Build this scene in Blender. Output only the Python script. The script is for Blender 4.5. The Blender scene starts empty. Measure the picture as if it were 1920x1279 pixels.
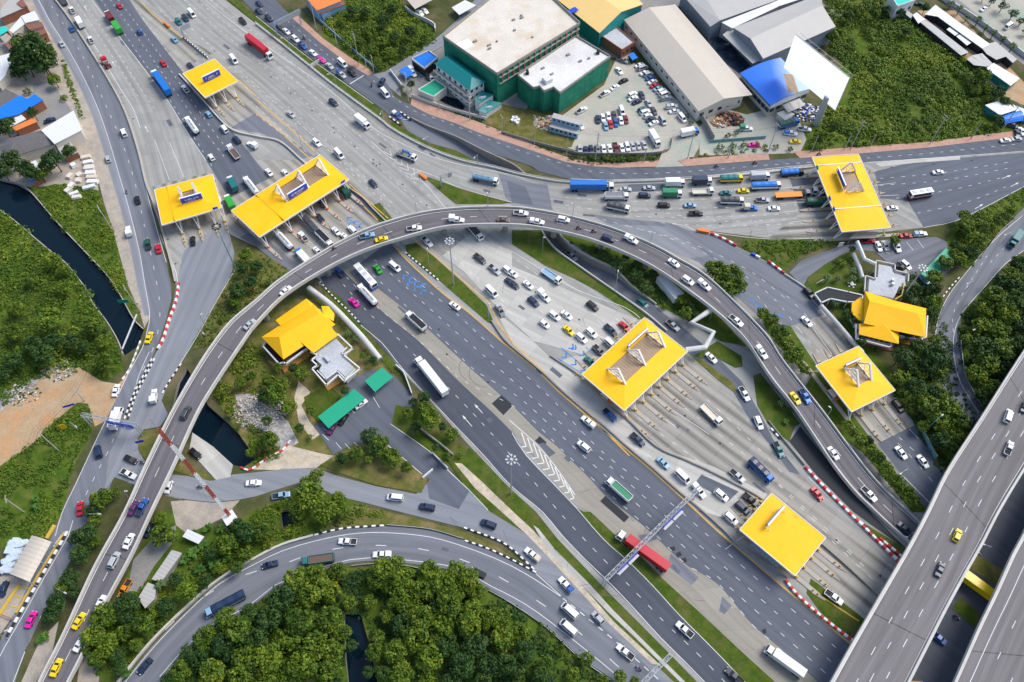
import bpy, bmesh, math, random
import numpy as np
from mathutils import Vector, Matrix
from mathutils.geometry import delaunay_2d_cdt

random.seed(7)
RNG = np.random.default_rng(11)
SC = bpy.context.scene
COL = SC.collection

# ---------------------------------------------------------------- camera
CAMH, CAMY, FPX, CX, CY, NAD = 220.0, -140.0, 1500.0, 960.0, 639.5, (950.0, 1595.0)
DN = Vector((NAD[0] - CX, NAD[1] - CY, FPX)).normalized()
FW = (Vector((0, 0, 1)) - DN * DN.z).normalized()
RT = FW.cross(DN)
if RT.x < 0:
    RT = -RT
cd = bpy.data.cameras.new('camera')
cam = bpy.data.objects.new('camera', cd)
COL.objects.link(cam)
cd.sensor_width = 36.0
cd.lens = FPX / 1920 * 36
cd.clip_start, cd.clip_end = 1.0, 8000.0
def c2w(v):
    return Vector((v.dot(RT), v.dot(FW), -v.dot(DN)))
mx = Matrix((c2w(Vector((1, 0, 0))), c2w(Vector((0, -1, 0))), c2w(Vector((0, 0, -1))))).transposed().to_4x4()
mx.translation = Vector((0, CAMY, CAMH))
cam.matrix_world = mx
SC.camera = cam

# ---------------------------------------------------------------- light
SUN_EL, SUN_AZ = math.radians(52), math.radians(62)      # azimuth clockwise from +Y
w = bpy.data.worlds.new('World')
SC.world = w
w.use_nodes = True
nt = w.node_tree
sky = nt.nodes.new('ShaderNodeTexSky')
sky.sky_type = 'NISHITA'
sky.sun_disc = False
sky.sun_elevation = SUN_EL
sky.sun_rotation = SUN_AZ
sky.dust_density = 2.0
bg = nt.nodes['Background']
nt.links.new(sky.outputs[0], bg.inputs[0])
bg.inputs[1].default_value = 0.12
sl = bpy.data.lights.new('sun', 'SUN')
sl.energy = 1.7
sl.angle = math.radians(30)
sl.color = (1.0, 0.95, 0.87)
so = bpy.data.objects.new('sun', sl)
COL.objects.link(so)
sd = Vector((math.sin(SUN_AZ) * math.cos(SUN_EL), math.cos(SUN_AZ) * math.cos(SUN_EL), math.sin(SUN_EL)))
so.rotation_euler = sd.to_track_quat('Z', 'Y').to_euler()
so.location = (0, 0, 400)
SC.view_settings.view_transform = 'Standard'
SC.view_settings.look = 'None'
SC.view_settings.exposure = 0.78
SC.view_settings.gamma = 1.0

# ---------------------------------------------------------------- helpers
def at(x, y, h=0.0):
    """photo pixel -> the point of the level h that is seen there"""
    r = Vector((x - CX, y - CY, FPX))
    t = (CAMH - h) / r.dot(DN)
    return Vector((r.dot(RT) * t, r.dot(FW) * t + CAMY, h))
CAMXY = Vector((0, CAMY))
def pole_h(b, t):
    B = at(*b).xy - CAMXY
    T = at(*t).xy - CAMXY
    return CAMH * (1 - B.dot(T) / T.dot(T))
def P(s):
    return [tuple(map(float, p.split(','))) for p in s.split()]
def W(s, h=0.0):
    return [at(x, y, h) for x, y in (P(s) if isinstance(s, str) else s)]
def spl(pts, step=2.0):
    """smooth a polyline of Vectors (Catmull-Rom), about one point per step metres"""
    if len(pts) < 3:
        n = max(1, int((pts[1] - pts[0]).length / step))
        return [pts[0].lerp(pts[1], i / n) for i in range(n + 1)]
    out = []
    for i in range(len(pts) - 1):
        p1, p2 = pts[i], pts[i + 1]
        p0 = pts[i - 1] if i else p1 * 2 - p2
        p3 = pts[i + 2] if i + 2 < len(pts) else p2 * 2 - p1
        n = max(1, int((p2 - p1).length / step))
        m1, m2 = (p2 - p0) * .5, (p3 - p1) * .5
        for k in range(n):
            t = k / n
            t2, t3 = t * t, t * t * t
            out.append(p1 * (2 * t3 - 3 * t2 + 1) + m1 * (t3 - 2 * t2 + t) + p2 * (-2 * t3 + 3 * t2) + m2 * (t3 - t2))
    out.append(pts[-1].copy())
    return out
def arc(pts):
    s = [0.0]
    for a, b in zip(pts, pts[1:]):
        s.append(s[-1] + (b - a).length)
    return s
def resample(pts, n):
    s = arc(pts)
    L = s[-1]
    out, j = [], 0
    for i in range(n + 1):
        d = L * i / n
        while j < len(s) - 2 and s[j + 1] < d:
            j += 1
        f = (d - s[j]) / max(1e-9, s[j + 1] - s[j])
        out.append(pts[j].lerp(pts[j + 1], min(1, max(0, f))))
    return out
def perp(pts, i):
    a, b = pts[max(0, i - 1)], pts[min(len(pts) - 1, i + 1)]
    d = (b - a)
    d.z = 0
    d.normalize()
    return Vector((-d.y, d.x, 0))
def tag(o, label=None, cat=None, group=None, kind=None):
    if label: o['label'] = label
    if cat: o['category'] = cat
    if group: o['group'] = group
    if kind: o['kind'] = kind
    return o
def empty(name, loc=(0, 0, 0), rz=0.0, label=None, cat=None, group=None):
    o = bpy.data.objects.new(name, None)
    o.empty_display_size = 0.3
    COL.objects.link(o)
    o.location = loc
    o.rotation_euler = (0, 0, rz)
    return tag(o, label, cat, group)
def link(name, me, parent=None):
    o = bpy.data.objects.new(name, me)
    COL.objects.link(o)
    if parent is not None:
        o.parent = parent
    return o

class MB:
    """collects faces and builds them as ONE mesh object"""
    def __init__(s):
        s.v, s.f, s.m, s.uv = [], [], [], []
    def face(s, pts, m=0, uv=None):
        n = len(s.v)
        s.v.extend([tuple(p) for p in pts])
        s.f.append(tuple(range(n, n + len(pts))))
        s.m.append(m)
        s.uv.append(uv or [(p[0], p[1]) for p in pts])
    def hexa(s, q, m=0):
        """q: 8 points, bottom 4 counter-clockwise then top 4"""
        for idx in ((3, 2, 1, 0), (4, 5, 6, 7), (0, 1, 5, 4), (1, 2, 6, 5), (2, 3, 7, 6), (3, 0, 4, 7)):
            s.face([q[i] for i in idx], m)
    def box(s, c, d, rz=0.0, m=0, top=None):
        x, y, z = d[0] / 2, d[1] / 2, d[2] / 2
        tx, ty = (top if top else (1, 1))
        ca, sa = math.cos(rz), math.sin(rz)
        q = []
        for zz, fx, fy in ((-z, 1, 1), (z, tx, ty)):
            for a, b in ((-x, -y), (x, -y), (x, y), (-x, y)):
                a, b = a * fx, b * fy
                q.append((c[0] + a * ca - b * sa, c[1] + a * sa + b * ca, c[2] + zz))
        s.hexa(q, m)
    def prism(s, poly, z0, z1, m=0, mtop=None, bottom=False):
        if sum(a[0] * b[1] - b[0] * a[1] for a, b in zip(poly, poly[1:] + poly[:1])) < 0:
            poly = poly[::-1]
        n = len(poly)
        for i in range(n):
            a, b = poly[i], poly[(i + 1) % n]
            L = math.hypot(b[0] - a[0], b[1] - a[1])
            s.face([(a[0], a[1], z0), (b[0], b[1], z0), (b[0], b[1], z1), (a[0], a[1], z1)], m, [(0, z0), (L, z0), (L, z1), (0, z1)])
        s.face([(p[0], p[1], z1) for p in poly], m if mtop is None else mtop)
        if bottom:
            s.face([(p[0], p[1], z0) for p in poly[::-1]], m)
    def tube(s, p, q, r, m=0, n=6, r2=None):
        p, q = Vector(p), Vector(q)
        d = (q - p)
        if d.length < 1e-6: return
        d.normalize()
        a = d.orthogonal().normalized()
        b = d.cross(a)
        r2 = r if r2 is None else r2
        A = [p + (a * math.cos(t) + b * math.sin(t)) * r for t in (2 * math.pi * i / n for i in range(n))]
        B = [q + (a * math.cos(t) + b * math.sin(t)) * r2 for t in (2 * math.pi * i / n for i in range(n))]
        for i in range(n):
            j = (i + 1) % n
            s.face([A[i], A[j], B[j], B[i]], m)
        s.face(A[::-1], m)
        s.face(B, m)
    def loft(s, rings, m=0, cap=True):
        for A, B in zip(rings, rings[1:]):
            n = len(A)
            for i in range(n):
                j = (i + 1) % n
                s.face([A[i], A[j], B[j], B[i]], m)
        if cap:
            s.face(rings[0][::-1], m)
            s.face(rings[-1], m)
    def mesh(s, name, mats, smooth=False):
        me = bpy.data.meshes.new(name)
        me.from_pydata(s.v, [], s.f)
        for mt in (mats if isinstance(mats, (list, tuple)) else [mats]):
            me.materials.append(mt)
        me.polygons.foreach_set('material_index', s.m)
        ul = me.uv_layers.new(name='UVMap')
        flat = [c for f in s.uv for p in f for c in p]
        ul.data.foreach_set('uv', flat)
        if smooth:
            me.polygons.foreach_set('use_smooth', [True] * len(s.f))
        me.validate()
        me.update()
        return me
    def build(s, name, mats, parent=None, smooth=False):
        return link(name, s.mesh(name, mats, smooth), parent)
def recalc(me):
    b = bmesh.new()
    b.from_mesh(me)
    bmesh.ops.remove_doubles(b, verts=b.verts, dist=1e-4)
    bmesh.ops.recalc_face_normals(b, faces=b.faces)
    b.to_mesh(me)
    b.free()
    return me
def ordinal(n):
    return ['first', 'second', 'third', 'fourth', 'fifth', 'sixth', 'seventh', 'eighth', 'ninth', 'tenth', 'eleventh', 'twelfth',
            'thirteenth', 'fourteenth', 'fifteenth', 'sixteenth', 'seventeenth', 'eighteenth', 'nineteenth', 'twentieth'][n] if n < 20 else str(n + 1) + 'th'

# ---------------------------------------------------------------- materials
def mk(name):
    m = bpy.data.materials.new(name)
    m.use_nodes = True
    return m, m.node_tree, m.node_tree.nodes['Principled BSDF']
def nd(t, typ, **kw):
    n = t.nodes.new(typ)
    for k, v in kw.items():
        if k.startswith('i_'):
            n.inputs[int(k[2:])].default_value = v
        else:
            setattr(n, k, v)
    return n
def mth(t, op, a, b=None):
    n = t.nodes.new('ShaderNodeMath')
    n.operation = op
    for i, x in enumerate((a, b)):
        if x is None: continue
        if isinstance(x, (int, float)): n.inputs[i].default_value = x
        else: t.links.new(x, n.inputs[i])
    return n.outputs[0]
def noise(t, vec, scale, detail=3.0, rough=.6):
    n = t.nodes.new('ShaderNodeTexNoise')
    n.inputs['Scale'].default_value = scale
    n.inputs['Detail'].default_value = detail
    n.inputs['Roughness'].default_value = rough
    if vec is not None: t.links.new(vec, n.inputs['Vector'])
    return n.outputs[0]
def mapv(t, vec, sc=(1, 1, 1)):
    n = t.nodes.new('ShaderNodeMapping')
    n.inputs['Scale'].default_value = sc
    t.links.new(vec, n.inputs['Vector'])
    return n.outputs[0]
def scalecol(t, col, fac):
    n = t.nodes.new('ShaderNodeVectorMath')
    n.operation = 'SCALE'
    if isinstance(col, tuple): n.inputs[0].default_value = col[:3]
    else: t.links.new(col, n.inputs[0])
    t.links.new(fac, n.inputs['Scale'])
    return n.outputs[0]
def mix(t, fac, a, b):
    n = t.nodes.new('ShaderNodeMix')
    n.data_type = 'RGBA'
    if isinstance(fac, (int, float)): n.inputs[0].default_value = fac
    else: t.links.new(fac, n.inputs[0])
    for i, c in ((6, a), (7, b)):
        if isinstance(c, tuple): n.inputs[i].default_value = (*c[:3], 1)
        else: t.links.new(c, n.inputs[i])
    return n.outputs[2]
def ramp(t, fac, lo, hi):
    n = t.nodes.new('ShaderNodeMapRange')
    n.inputs[1].default_value, n.inputs[2].default_value = lo, hi
    n.clamp = True
    t.links.new(fac, n.inputs[0])
    return n.outputs[0]
def plain(name, col, rough=.7, var=.12, scale=.6, metal=0.0, coat=0.0, spec=.4):
    m, t, b = mk(name)
    g = t.nodes.new('ShaderNodeTexCoord')
    n1 = noise(t, g.outputs['Object'], scale, 4)
    f = mth(t, 'ADD', mth(t, 'MULTIPLY', mth(t, 'SUBTRACT', n1, .5), var * 2), 1.0)
    t.links.new(scalecol(t, col, f), b.inputs['Base Color'])
    b.inputs['Roughness'].default_value = rough
    b.inputs['Metallic'].default_value = metal
    b.inputs['Specular IOR Level'].default_value = spec
    b.inputs['Coat Weight'].default_value = coat
    b.inputs['Coat Roughness'].default_value = .08
    return m
def road(name, col, var=.16, streak=.16, lane=3.3, slab=0.0, fine=.12, stain=.0, rough=.88, joint=0.0):
    """UV in metres: u across the road, v along it"""
    m, t, b = mk(name)
    g = t.nodes.new('ShaderNodeTexCoord')
    uv = g.outputs['UV']
    n1 = noise(t, mapv(t, uv, (.05, .03, 1)), 1.0, 5)
    n2 = noise(t, mapv(t, uv, (.75, .018, 1)), 1.0, 4)
    n3 = noise(t, uv, 2.2, 5, .7)
    n4 = noise(t, mapv(t, uv, (2.2, .05, 1)), 1.0, 2)
    f = mth(t, 'ADD', 1.0, mth(t, 'MULTIPLY', mth(t, 'SUBTRACT', n1, .5), var * 3))
    f = mth(t, 'ADD', f, mth(t, 'MULTIPLY', mth(t, 'SUBTRACT', n2, .5), streak * 3))
    f = mth(t, 'ADD', f, mth(t, 'MULTIPLY', mth(t, 'SUBTRACT', n4, .5), streak * 1.2))
    f = mth(t, 'ADD', f, mth(t, 'MULTIPLY', mth(t, 'SUBTRACT', n3, .5), fine * 2))
    sx = t.nodes.new('ShaderNodeSeparateXYZ')
    t.links.new(uv, sx.inputs[0])
    if slab:
        j = mth(t, 'LESS_THAN', mth(t, 'PINGPONG', sx.outputs[1], slab / 2), .09)
        k = mth(t, 'LESS_THAN', mth(t, 'PINGPONG', sx.outputs[0], lane / 2), .07)
        f = mth(t, 'SUBTRACT', f, mth(t, 'MULTIPLY', mth(t, 'MAXIMUM', j, k), .14))
        # every cast slab has aged a little differently
        cb = t.nodes.new('ShaderNodeCombineXYZ')
        t.links.new(mth(t, 'FLOOR', mth(t, 'DIVIDE', sx.outputs[0], lane)), cb.inputs[0])
        t.links.new(mth(t, 'FLOOR', mth(t, 'DIVIDE', sx.outputs[1], slab)), cb.inputs[1])
        wn = t.nodes.new('ShaderNodeTexWhiteNoise'); wn.noise_dimensions = '2D'
        t.links.new(cb.outputs[0], wn.inputs['Vector'])
        f = mth(t, 'ADD', f, mth(t, 'MULTIPLY', mth(t, 'SUBTRACT', wn.outputs[0], .5), .14))
    if joint:
        j = mth(t, 'LESS_THAN', mth(t, 'PINGPONG', mth(t, 'ADD', sx.outputs[1], joint * .3), joint / 2), .16)
        f = mth(t, 'SUBTRACT', f, mth(t, 'MULTIPLY', j, .45))
    if stain:
        # oil and rubber worn into the middle of each lane
        c = mth(t, 'PINGPONG', mth(t, 'ADD', sx.outputs[0], mth(t, 'MULTIPLY', n1, 1.2)), lane / 2)
        c = ramp(t, c, lane * .12, lane * .42)
        c = mth(t, 'MULTIPLY', c, ramp(t, noise(t, mapv(t, uv, (.25, .012, 1)), 1.0, 2), .3, .62))
        f = mth(t, 'SUBTRACT', f, mth(t, 'MULTIPLY', c, stain))
    f = mth(t, 'MAXIMUM', f, .15)
    t.links.new(scalecol(t, col, f), b.inputs['Base Color'])
    b.inputs['Roughness'].default_value = rough
    b.inputs['Specular IOR Level'].default_value = .3
    return m
def soil(name, a, b2, c, scale=.25, rough=.95):
    """three soil / grass colours mixed in patches, plus fine grain"""
    m, t, b = mk(name)
    g = t.nodes.new('ShaderNodeTexCoord')
    o = g.outputs['Object']
    n1 = ramp(t, noise(t, o, scale, 5), .38, .62)
    n2 = ramp(t, noise(t, mapv(t, o, (1.7, 1.7, 1)), scale * .4, 4), .48, .68)
    n3 = noise(t, o, 1.6, 6, .75)
    cc = mix(t, n2, mix(t, n1, a, b2), c)
    t.links.new(scalecol(t, cc, mth(t, 'ADD', .55, mth(t, 'MULTIPLY', n3, .9))), b.inputs['Base Color'])
    b.inputs['Roughness'].default_value = rough
    b.inputs['Specular IOR Level'].default_value = .15
    return m
def leafy(name, dark, light, yellow, rough=.6):
    """foliage: colour varies by clump (attribute 'tint') and by plant"""
    m, t, b = mk(name)
    a = t.nodes.new('ShaderNodeAttribute')
    a.attribute_name = 'tint'
    oi = t.nodes.new('ShaderNodeObjectInfo')
    f = mth(t, 'ADD', mth(t, 'MULTIPLY', a.outputs['Fac'], .75), mth(t, 'MULTIPLY', oi.outputs['Random'], .3))
    c = mix(t, ramp(t, f, .1, .65), dark, light)
    c = mix(t, ramp(t, f, .62, 1.0), c, yellow)
    t.links.new(c, b.inputs['Base Color'])
    b.inputs['Roughness'].default_value = rough
    b.inputs['Specular IOR Level'].default_value = .25
    b.inputs['Transmission Weight'].default_value = 0.0
    return m
def ribbed(name, col, col2, period=.35, axis=0, rough=.45, var=.1, rust=0.0, rustcol=(.3, .17, .08)):
    """profiled sheet: u along the slope direction"""
    m, t, b = mk(name)
    g = t.nodes.new('ShaderNodeTexCoord')
    sx = t.nodes.new('ShaderNodeSeparateXYZ')
    t.links.new(g.outputs['UV'], sx.inputs[0])
    s = ramp(t, mth(t, 'PINGPONG', sx.outputs[axis], period), 0, period)
    n1 = noise(t, g.outputs['UV'], .18, 5)
    c = mix(t, s, col, col2)
    if rust:
        c = mix(t, mth(t, 'MULTIPLY', ramp(t, noise(t, mapv(t, g.outputs['UV'], (.5, .15, 1)), 1.0, 5), .56, .7), rust), c, rustcol)
    t.links.new(scalecol(t, c, mth(t, 'ADD', 1 - var, mth(t, 'MULTIPLY', n1, var * 2))), b.inputs['Base Color'])
    b.inputs['Roughness'].default_value = rough
    return m

def netmat():
    m, t, b = mk('green_scaffold_net')
    g = t.nodes.new('ShaderNodeTexCoord')
    sx = t.nodes.new('ShaderNodeSeparateXYZ'); t.links.new(g.outputs['UV'], sx.inputs[0])
    n1 = noise(t, mapv(t, g.outputs['UV'], (.5, .12, 1)), 1.0, 5)
    n2 = noise(t, g.outputs['UV'], .15, 3)
    k = mth(t, 'LESS_THAN', mth(t, 'PINGPONG', sx.outputs[1], 1.5), .12)
    k2 = mth(t, 'LESS_THAN', mth(t, 'PINGPONG', sx.outputs[0], 1.4), .06)
    f = mth(t, 'ADD', .45, mth(t, 'MULTIPLY', n1, 1.0))
    f = mth(t, 'MULTIPLY', f, mth(t, 'SUBTRACT', 1.0, mth(t, 'MULTIPLY', mth(t, 'MAXIMUM', k, k2), .3)))
    c = mix(t, ramp(t, n2, .4, .65), (.003, .17, .10), (.012, .24, .14))
    t.links.new(scalecol(t, c, f), b.inputs['Base Color'])
    b.inputs['Roughness'].default_value = .9
    return m
def roofmat(name, col, fade, dirt):
    """painted sheet roof: seams, fading and rain streaks along the slope (object space)"""
    m, t, b = mk(name)
    g = t.nodes.new('ShaderNodeTexCoord')
    o = g.outputs['Object']
    n1 = noise(t, o, .12, 5)
    n2 = noise(t, o, .7, 5, .7)
    n3 = noise(t, mapv(t, o, (.35, .35, 1)), 1.0, 4)
    c = mix(t, mth(t, 'MULTIPLY', ramp(t, n1, .45, .7), .5), col, fade)
    c = mix(t, mth(t, 'MULTIPLY', mth(t, 'MULTIPLY', ramp(t, n3, .60, .74), ramp(t, n2, .42, .62)), .55), c, dirt)
    sx = t.nodes.new('ShaderNodeSeparateXYZ'); t.links.new(g.outputs['UV'], sx.inputs[0])
    f = mth(t, 'ADD', .94, mth(t, 'MULTIPLY', n2, .12))
    t.links.new(scalecol(t, c, f), b.inputs['Base Color'])
    b.inputs['Roughness'].default_value = .6
    b.inputs['Specular IOR Level'].default_value = .3
    return m
M = {}
M['ground'] = soil('ground_soil', (.055, .07, .02), (.10, .10, .045), (.16, .13, .075), .12)
M['grass'] = soil('grass_turf', (.045, .085, .009), (.08, .115, .014), (.12, .115, .035), .3)
M['grass_dry'] = soil('dry_grass', (.085, .11, .02), (.15, .135, .04), (.22, .17, .075), .35)
M['under'] = soil('undergrowth_floor', (.05, .095, .010), (.085, .135, .014), (.13, .14, .03), .3)
M['dirt'] = soil('bare_dirt', (.40, .27, .155), (.44, .33, .21), (.50, .28, .13), .22)
M['sand'] = soil('sandy_path', (.52, .46, .37), (.42, .36, .27), (.60, .50, .36), .5)
M['rubble'] = soil('rubble_ground', (.30, .29, .28), (.45, .44, .43), (.22, .20, .17), .8)
M['dust_pave'] = soil('dusty_pavement', (.36, .32, .27), (.43, .37, .30), (.30, .27, .24), .3)
M['pink'] = soil('pink_brick_paving', (.46, .27, .20), (.50, .31, .23), (.42, .27, .21), .6)
M['yard'] = soil('yard_concrete', (.40, .38, .33), (.46, .43, .36), (.31, .37, .31), .09)
M['yard_grey'] = soil('grey_yard', (.22, .22, .22), (.26, .26, .25), (.30, .28, .25), .15)
M['concrete'] = road('concrete_road', (.32, .318, .295), .15, .17, 3.4, 6.0, stain=.22)
M['concrete_lt'] = road('pale_concrete', (.47, .46, .42), .11, .13, 3.4, 8.0, stain=.14)
M['concrete_st'] = road('oily_concrete', (.35, .335, .298), .14, .16, 3.7, 6.0, stain=.55)
M['concrete_band'] = road('worn_concrete_band', (.30, .28, .235), .18, .12, 3.4, 7.0, fine=.2)
M['asph_dark'] = road('dark_asphalt', (.080, .090, .112), .22, .16, 3.4, stain=.12)
M['asph'] = road('asphalt', (.114, .128, .155), .18, .17, 3.4, stain=.14)
M['asph_mid'] = road('grey_asphalt', (.172, .184, .212), .18, .18, 3.4, stain=.18)
M['asph_lt'] = road('pale_asphalt', (.232, .246, .272), .16, .16, 3.4, stain=.14)
M['asph_new'] = road('fresh_asphalt_patch', (.035, .038, .043), .1, .05, 3.4)
M['deck'] = road('flyover_asphalt', (.148, .140, .150), .12, .24, 3.6, stain=.25, joint=34.0)
M['deck2'] = road('expressway_asphalt', (.190, .180, .180), .12, .26, 3.6, stain=.2, joint=42.0)
M['sack'] = plain('pale_blue_sacks', (.52, .60, .68), .8, .25, .5)
M['white'] = plain('white_paint', (.78, .78, .76), .6, .1, .4)
M['roadwhite'] = plain('road_paint_white', (.66, .66, .64), .8, .2, .5)
M['roadyellow'] = plain('road_paint_yellow', (.68, .38, .05), .8, .15, .5)
M['roadblue'] = plain('road_paint_blue', (.05, .22, .55), .8, .3, .5)
M['kerbblack'] = plain('kerb_paint_black', (.03, .03, .032), .8)
M['kerbred'] = plain('kerb_paint_red', (.55, .05, .06), .8)
M['kerbyel'] = plain('kerb_paint_yellow', (.55, .38, .06), .8)
M['barrier'] = plain('barrier_concrete', (.42, .39, .34), .9, .2, .4)
M['parapet'] = plain('parapet_concrete', (.52, .50, .46), .9, .22, .35)
M['wallconc'] = plain('weathered_concrete', (.30, .28, .25), .9, .35, .25)
M['yellow'] = roofmat('yellow_roof_paint', (.92, .49, .002), (.88, .54, .03), (.42, .27, .05))
M['yellow2'] = roofmat('yellow_tile_roof', (.90, .47, .003), (.87, .50, .02), (.62, .36, .02))
M['fascia'] = plain('white_fascia', (.80, .79, .76), .6, .06)
M['skylight'] = ribbed('brown_skylight_sheet', (.36, .25, .15), (.27, .18, .11), .5, 0, .5, .25)
M['signblue'] = plain('sign_blue', (.01, .06, .50), .5, .05)
M['signgreen'] = plain('sign_green', (.01, .28, .20), .5, .05)
M['steel'] = plain('galvanised_steel', (.42, .44, .46), .5, .15, 1, .3)
M['steelblue'] = plain('painted_steel_blue', (.25, .42, .58), .5, .1)
M['polegreen'] = plain('green_painted_pole', (.16, .30, .30), .5, .1)
M['poleconc'] = plain('pole_concrete', (.42, .40, .36), .9, .12)
M['lampwhite'] = plain('lamp_housing', (.5, .51, .52), .4, .05)
M['black'] = plain('black_rubber', (.015, .015, .017), .8, .1)
M['dark'] = plain('dark_interior', (.02, .02, .025), .8, .1)
M['glass'] = plain('tinted_glass', (.012, .018, .024), .08, .05, spec=.6)
M['housewindow'] = plain('window_glass', (.03, .04, .05), .12, .1, spec=.6)
M['water'] = plain('canal_water', (.003, .011, .019), .10, .3, .05, spec=.22)
M['bark'] = plain('bark', (.10, .075, .05), .95, .3, 2)
M['metalwhite'] = ribbed('white_metal_sheet', (.74, .75, .75), (.62, .63, .64), .5, 0, .5, .08)
M['metalgrey'] = ribbed('grey_metal_sheet', (.46, .45, .42), (.38, .37, .35), .5, 0, .55, .10)
M['metalbeige'] = ribbed('beige_metal_sheet', (.54, .49, .41), (.47, .42, .35), .6, 0, .55, .08)
M['metalrust'] = ribbed('rusty_metal_sheet', (.48, .48, .47), (.38, .38, .37), .5, 0, .6, .2, .8)
M['metalbrown'] = ribbed('brown_metal_sheet', (.27, .10, .07), (.20, .08, .06), .5, 0, .6, .2)
M['metalblue'] = ribbed('blue_metal_sheet', (.005, .20, .78), (.005, .15, .62), .5, 0, .45, .08)
M['metalgreen'] = ribbed('green_metal_sheet', (.006, .36, .20), (.006, .30, .165), .4, 0, .5, .06)
M['metalteal'] = ribbed('teal_roof_tiles', (.004, .22, .22), (.004, .18, .185), .3, 0, .5, .1)
M['metalyel'] = ribbed('pale_yellow_metal_sheet', (.80, .55, .20), (.74, .50, .18), .6, 0, .5, .06)
M['metalorange'] = plain('orange_roof', (.75, .22, .05), .6, .1)
M['metalaqua'] = plain('aqua_roof', (.02, .55, .45), .6, .1)
M['slate'] = plain('dark_grey_roof_tiles', (.13, .125, .125), .85, .3, .5)
M['net'] = netmat()
M['bareconc'] = soil('bare_concrete_roof', (.62, .58, .50), (.68, .63, .56), (.60, .50, .38), .14)
M['whiteroof'] = soil('white_screed_roof', (.66, .65, .63), (.72, .71, .69), (.58, .57, .55), .1)
M['greyroof'] = soil('grey_screed_roof', (.45, .47, .50), (.50, .52, .54), (.40, .42, .44), .2)
M['cream'] = plain('cream_wall', (.62, .58, .50), .8, .1)
M['whitewall'] = plain('white_wall', (.66, .66, .64), .8, .08)
M['brick'] = plain('brown_brick_wall', (.30, .12, .07), .85, .2, 2)
M['ochre'] = plain('ochre_wall', (.48, .25, .06), .85, .15)
M['orange'] = plain('orange_plastic', (.80, .20, .02), .5, .08)
M['leaf'] = leafy('broad_leaves', (.030, .070, .005), (.090, .152, .008), (.20, .225, .015))
M['leaf_y'] = leafy('yellow_green_leaves', (.045, .090, .006), (.105, .172, .010), (.20, .25, .016))
M['leaf_d'] = leafy('dark_leaves', (.015, .045, .009), (.038, .088, .014), (.075, .12, .016))
M['leaf_b'] = leafy('bush_leaves', (.034, .078, .006), (.095, .165, .010), (.23, .26, .018))
M['frond'] = leafy('palm_fronds', (.035, .07, .02), (.07, .12, .035), (.12, .16, .06))
M['banana'] = leafy('banana_leaves', (.03, .085, .010), (.06, .15, .016), (.12, .20, .03))
# ================================================================ THE GROUND
HOLES = {
 'canal_a': W('-160,300 0,335 30,342 55,357 110,420 155,467 200,515 225,552 250,597 270,618 258,650 232,668 222,640 200,602 175,570 160,540 125,495 90,467 25,412 0,395 -160,370'),
 'canal_b': W('322,765 335,715 350,690 372,725 390,760 425,790 445,810 475,852 478,862 457,876 437,872 400,838 362,812 340,790'),
 'canal_c': W('525,958 546,955 551,984 530,992'),
 'canal_d': W('645,1150 676,1150 692,1207 712,1300 655,1300 648,1235'),
 'underpass_in': W('748,219 770,221 805,237 855,256 905,281 960,306 985,326 975,331 935,322 905,308 855,282 805,268 765,246'),
 'underpass_out': W('1012,426 1040,426 1047,440 1065,460 1100,482 1150,507 1185,540 1216,564 1195,577 1172,559 1120,523 1080,496 1042,468 1020,441'),
}
def pip(p, poly):
    x, y, c = p[0], p[1], False
    j = len(poly) - 1
    for i in range(len(poly)):
        a, b = poly[i], poly[j]
        if (a[1] > y) != (b[1] > y) and x < (b[0] - a[0]) * (y - a[1]) / (b[1] - a[1]) + a[0]:
            c = not c
        j = i
    return c
AREAS = []
class ZC: z = 0.0
def build_ground():
    pts, edges = [], []
    def ring(vs):
        n = len(pts)
        pts.extend([Vector((v[0], v[1])) for v in vs])
        edges.extend([(n + i, n + (i + 1) % len(vs)) for i in range(len(vs))])
    S = 3000
    ring([(-S, -S), (S, -S), (S, S), (-S, S)])
    for h in HOLES.values():
        ring(h)
    vs, es, fs, *_ = delaunay_2d_cdt(pts, edges, [], 0, 1e-5)
    mb = MB()
    for f in fs:
        c = sum((vs[i] for i in f), Vector((0, 0))) / len(f)
        if any(pip(c, h) for h in HOLES.values()):
            continue
        mb.face([(vs[i][0], vs[i][1], 0) for i in f])
    tag(mb.build('ground', M['ground']), kind='structure')
    for k, h in HOLES.items():
        ccw = sum(a[0] * b[1] - b[0] * a[1] for a, b in zip(h, h[1:] + h[:1])) > 0
        q = h if ccw else h[::-1]
        mb = MB()
        for i in range(len(q)):
            a, b = q[i], q[(i + 1) % len(q)]
            mb.face([(b[0], b[1], 0), (a[0], a[1], 0), (a[0], a[1], -6), (b[0], b[1], -6)])
        tag(mb.build('canal_bank' if 'canal' in k else 'retaining_wall', M['wallconc']), kind='structure')
        if 'canal' in k:
            mb = MB()
            z = -1.4
            mb.face([(p[0], p[1], z) for p in q])
            tag(mb.build('water', M['water']), kind='structure')
build_ground()

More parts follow.
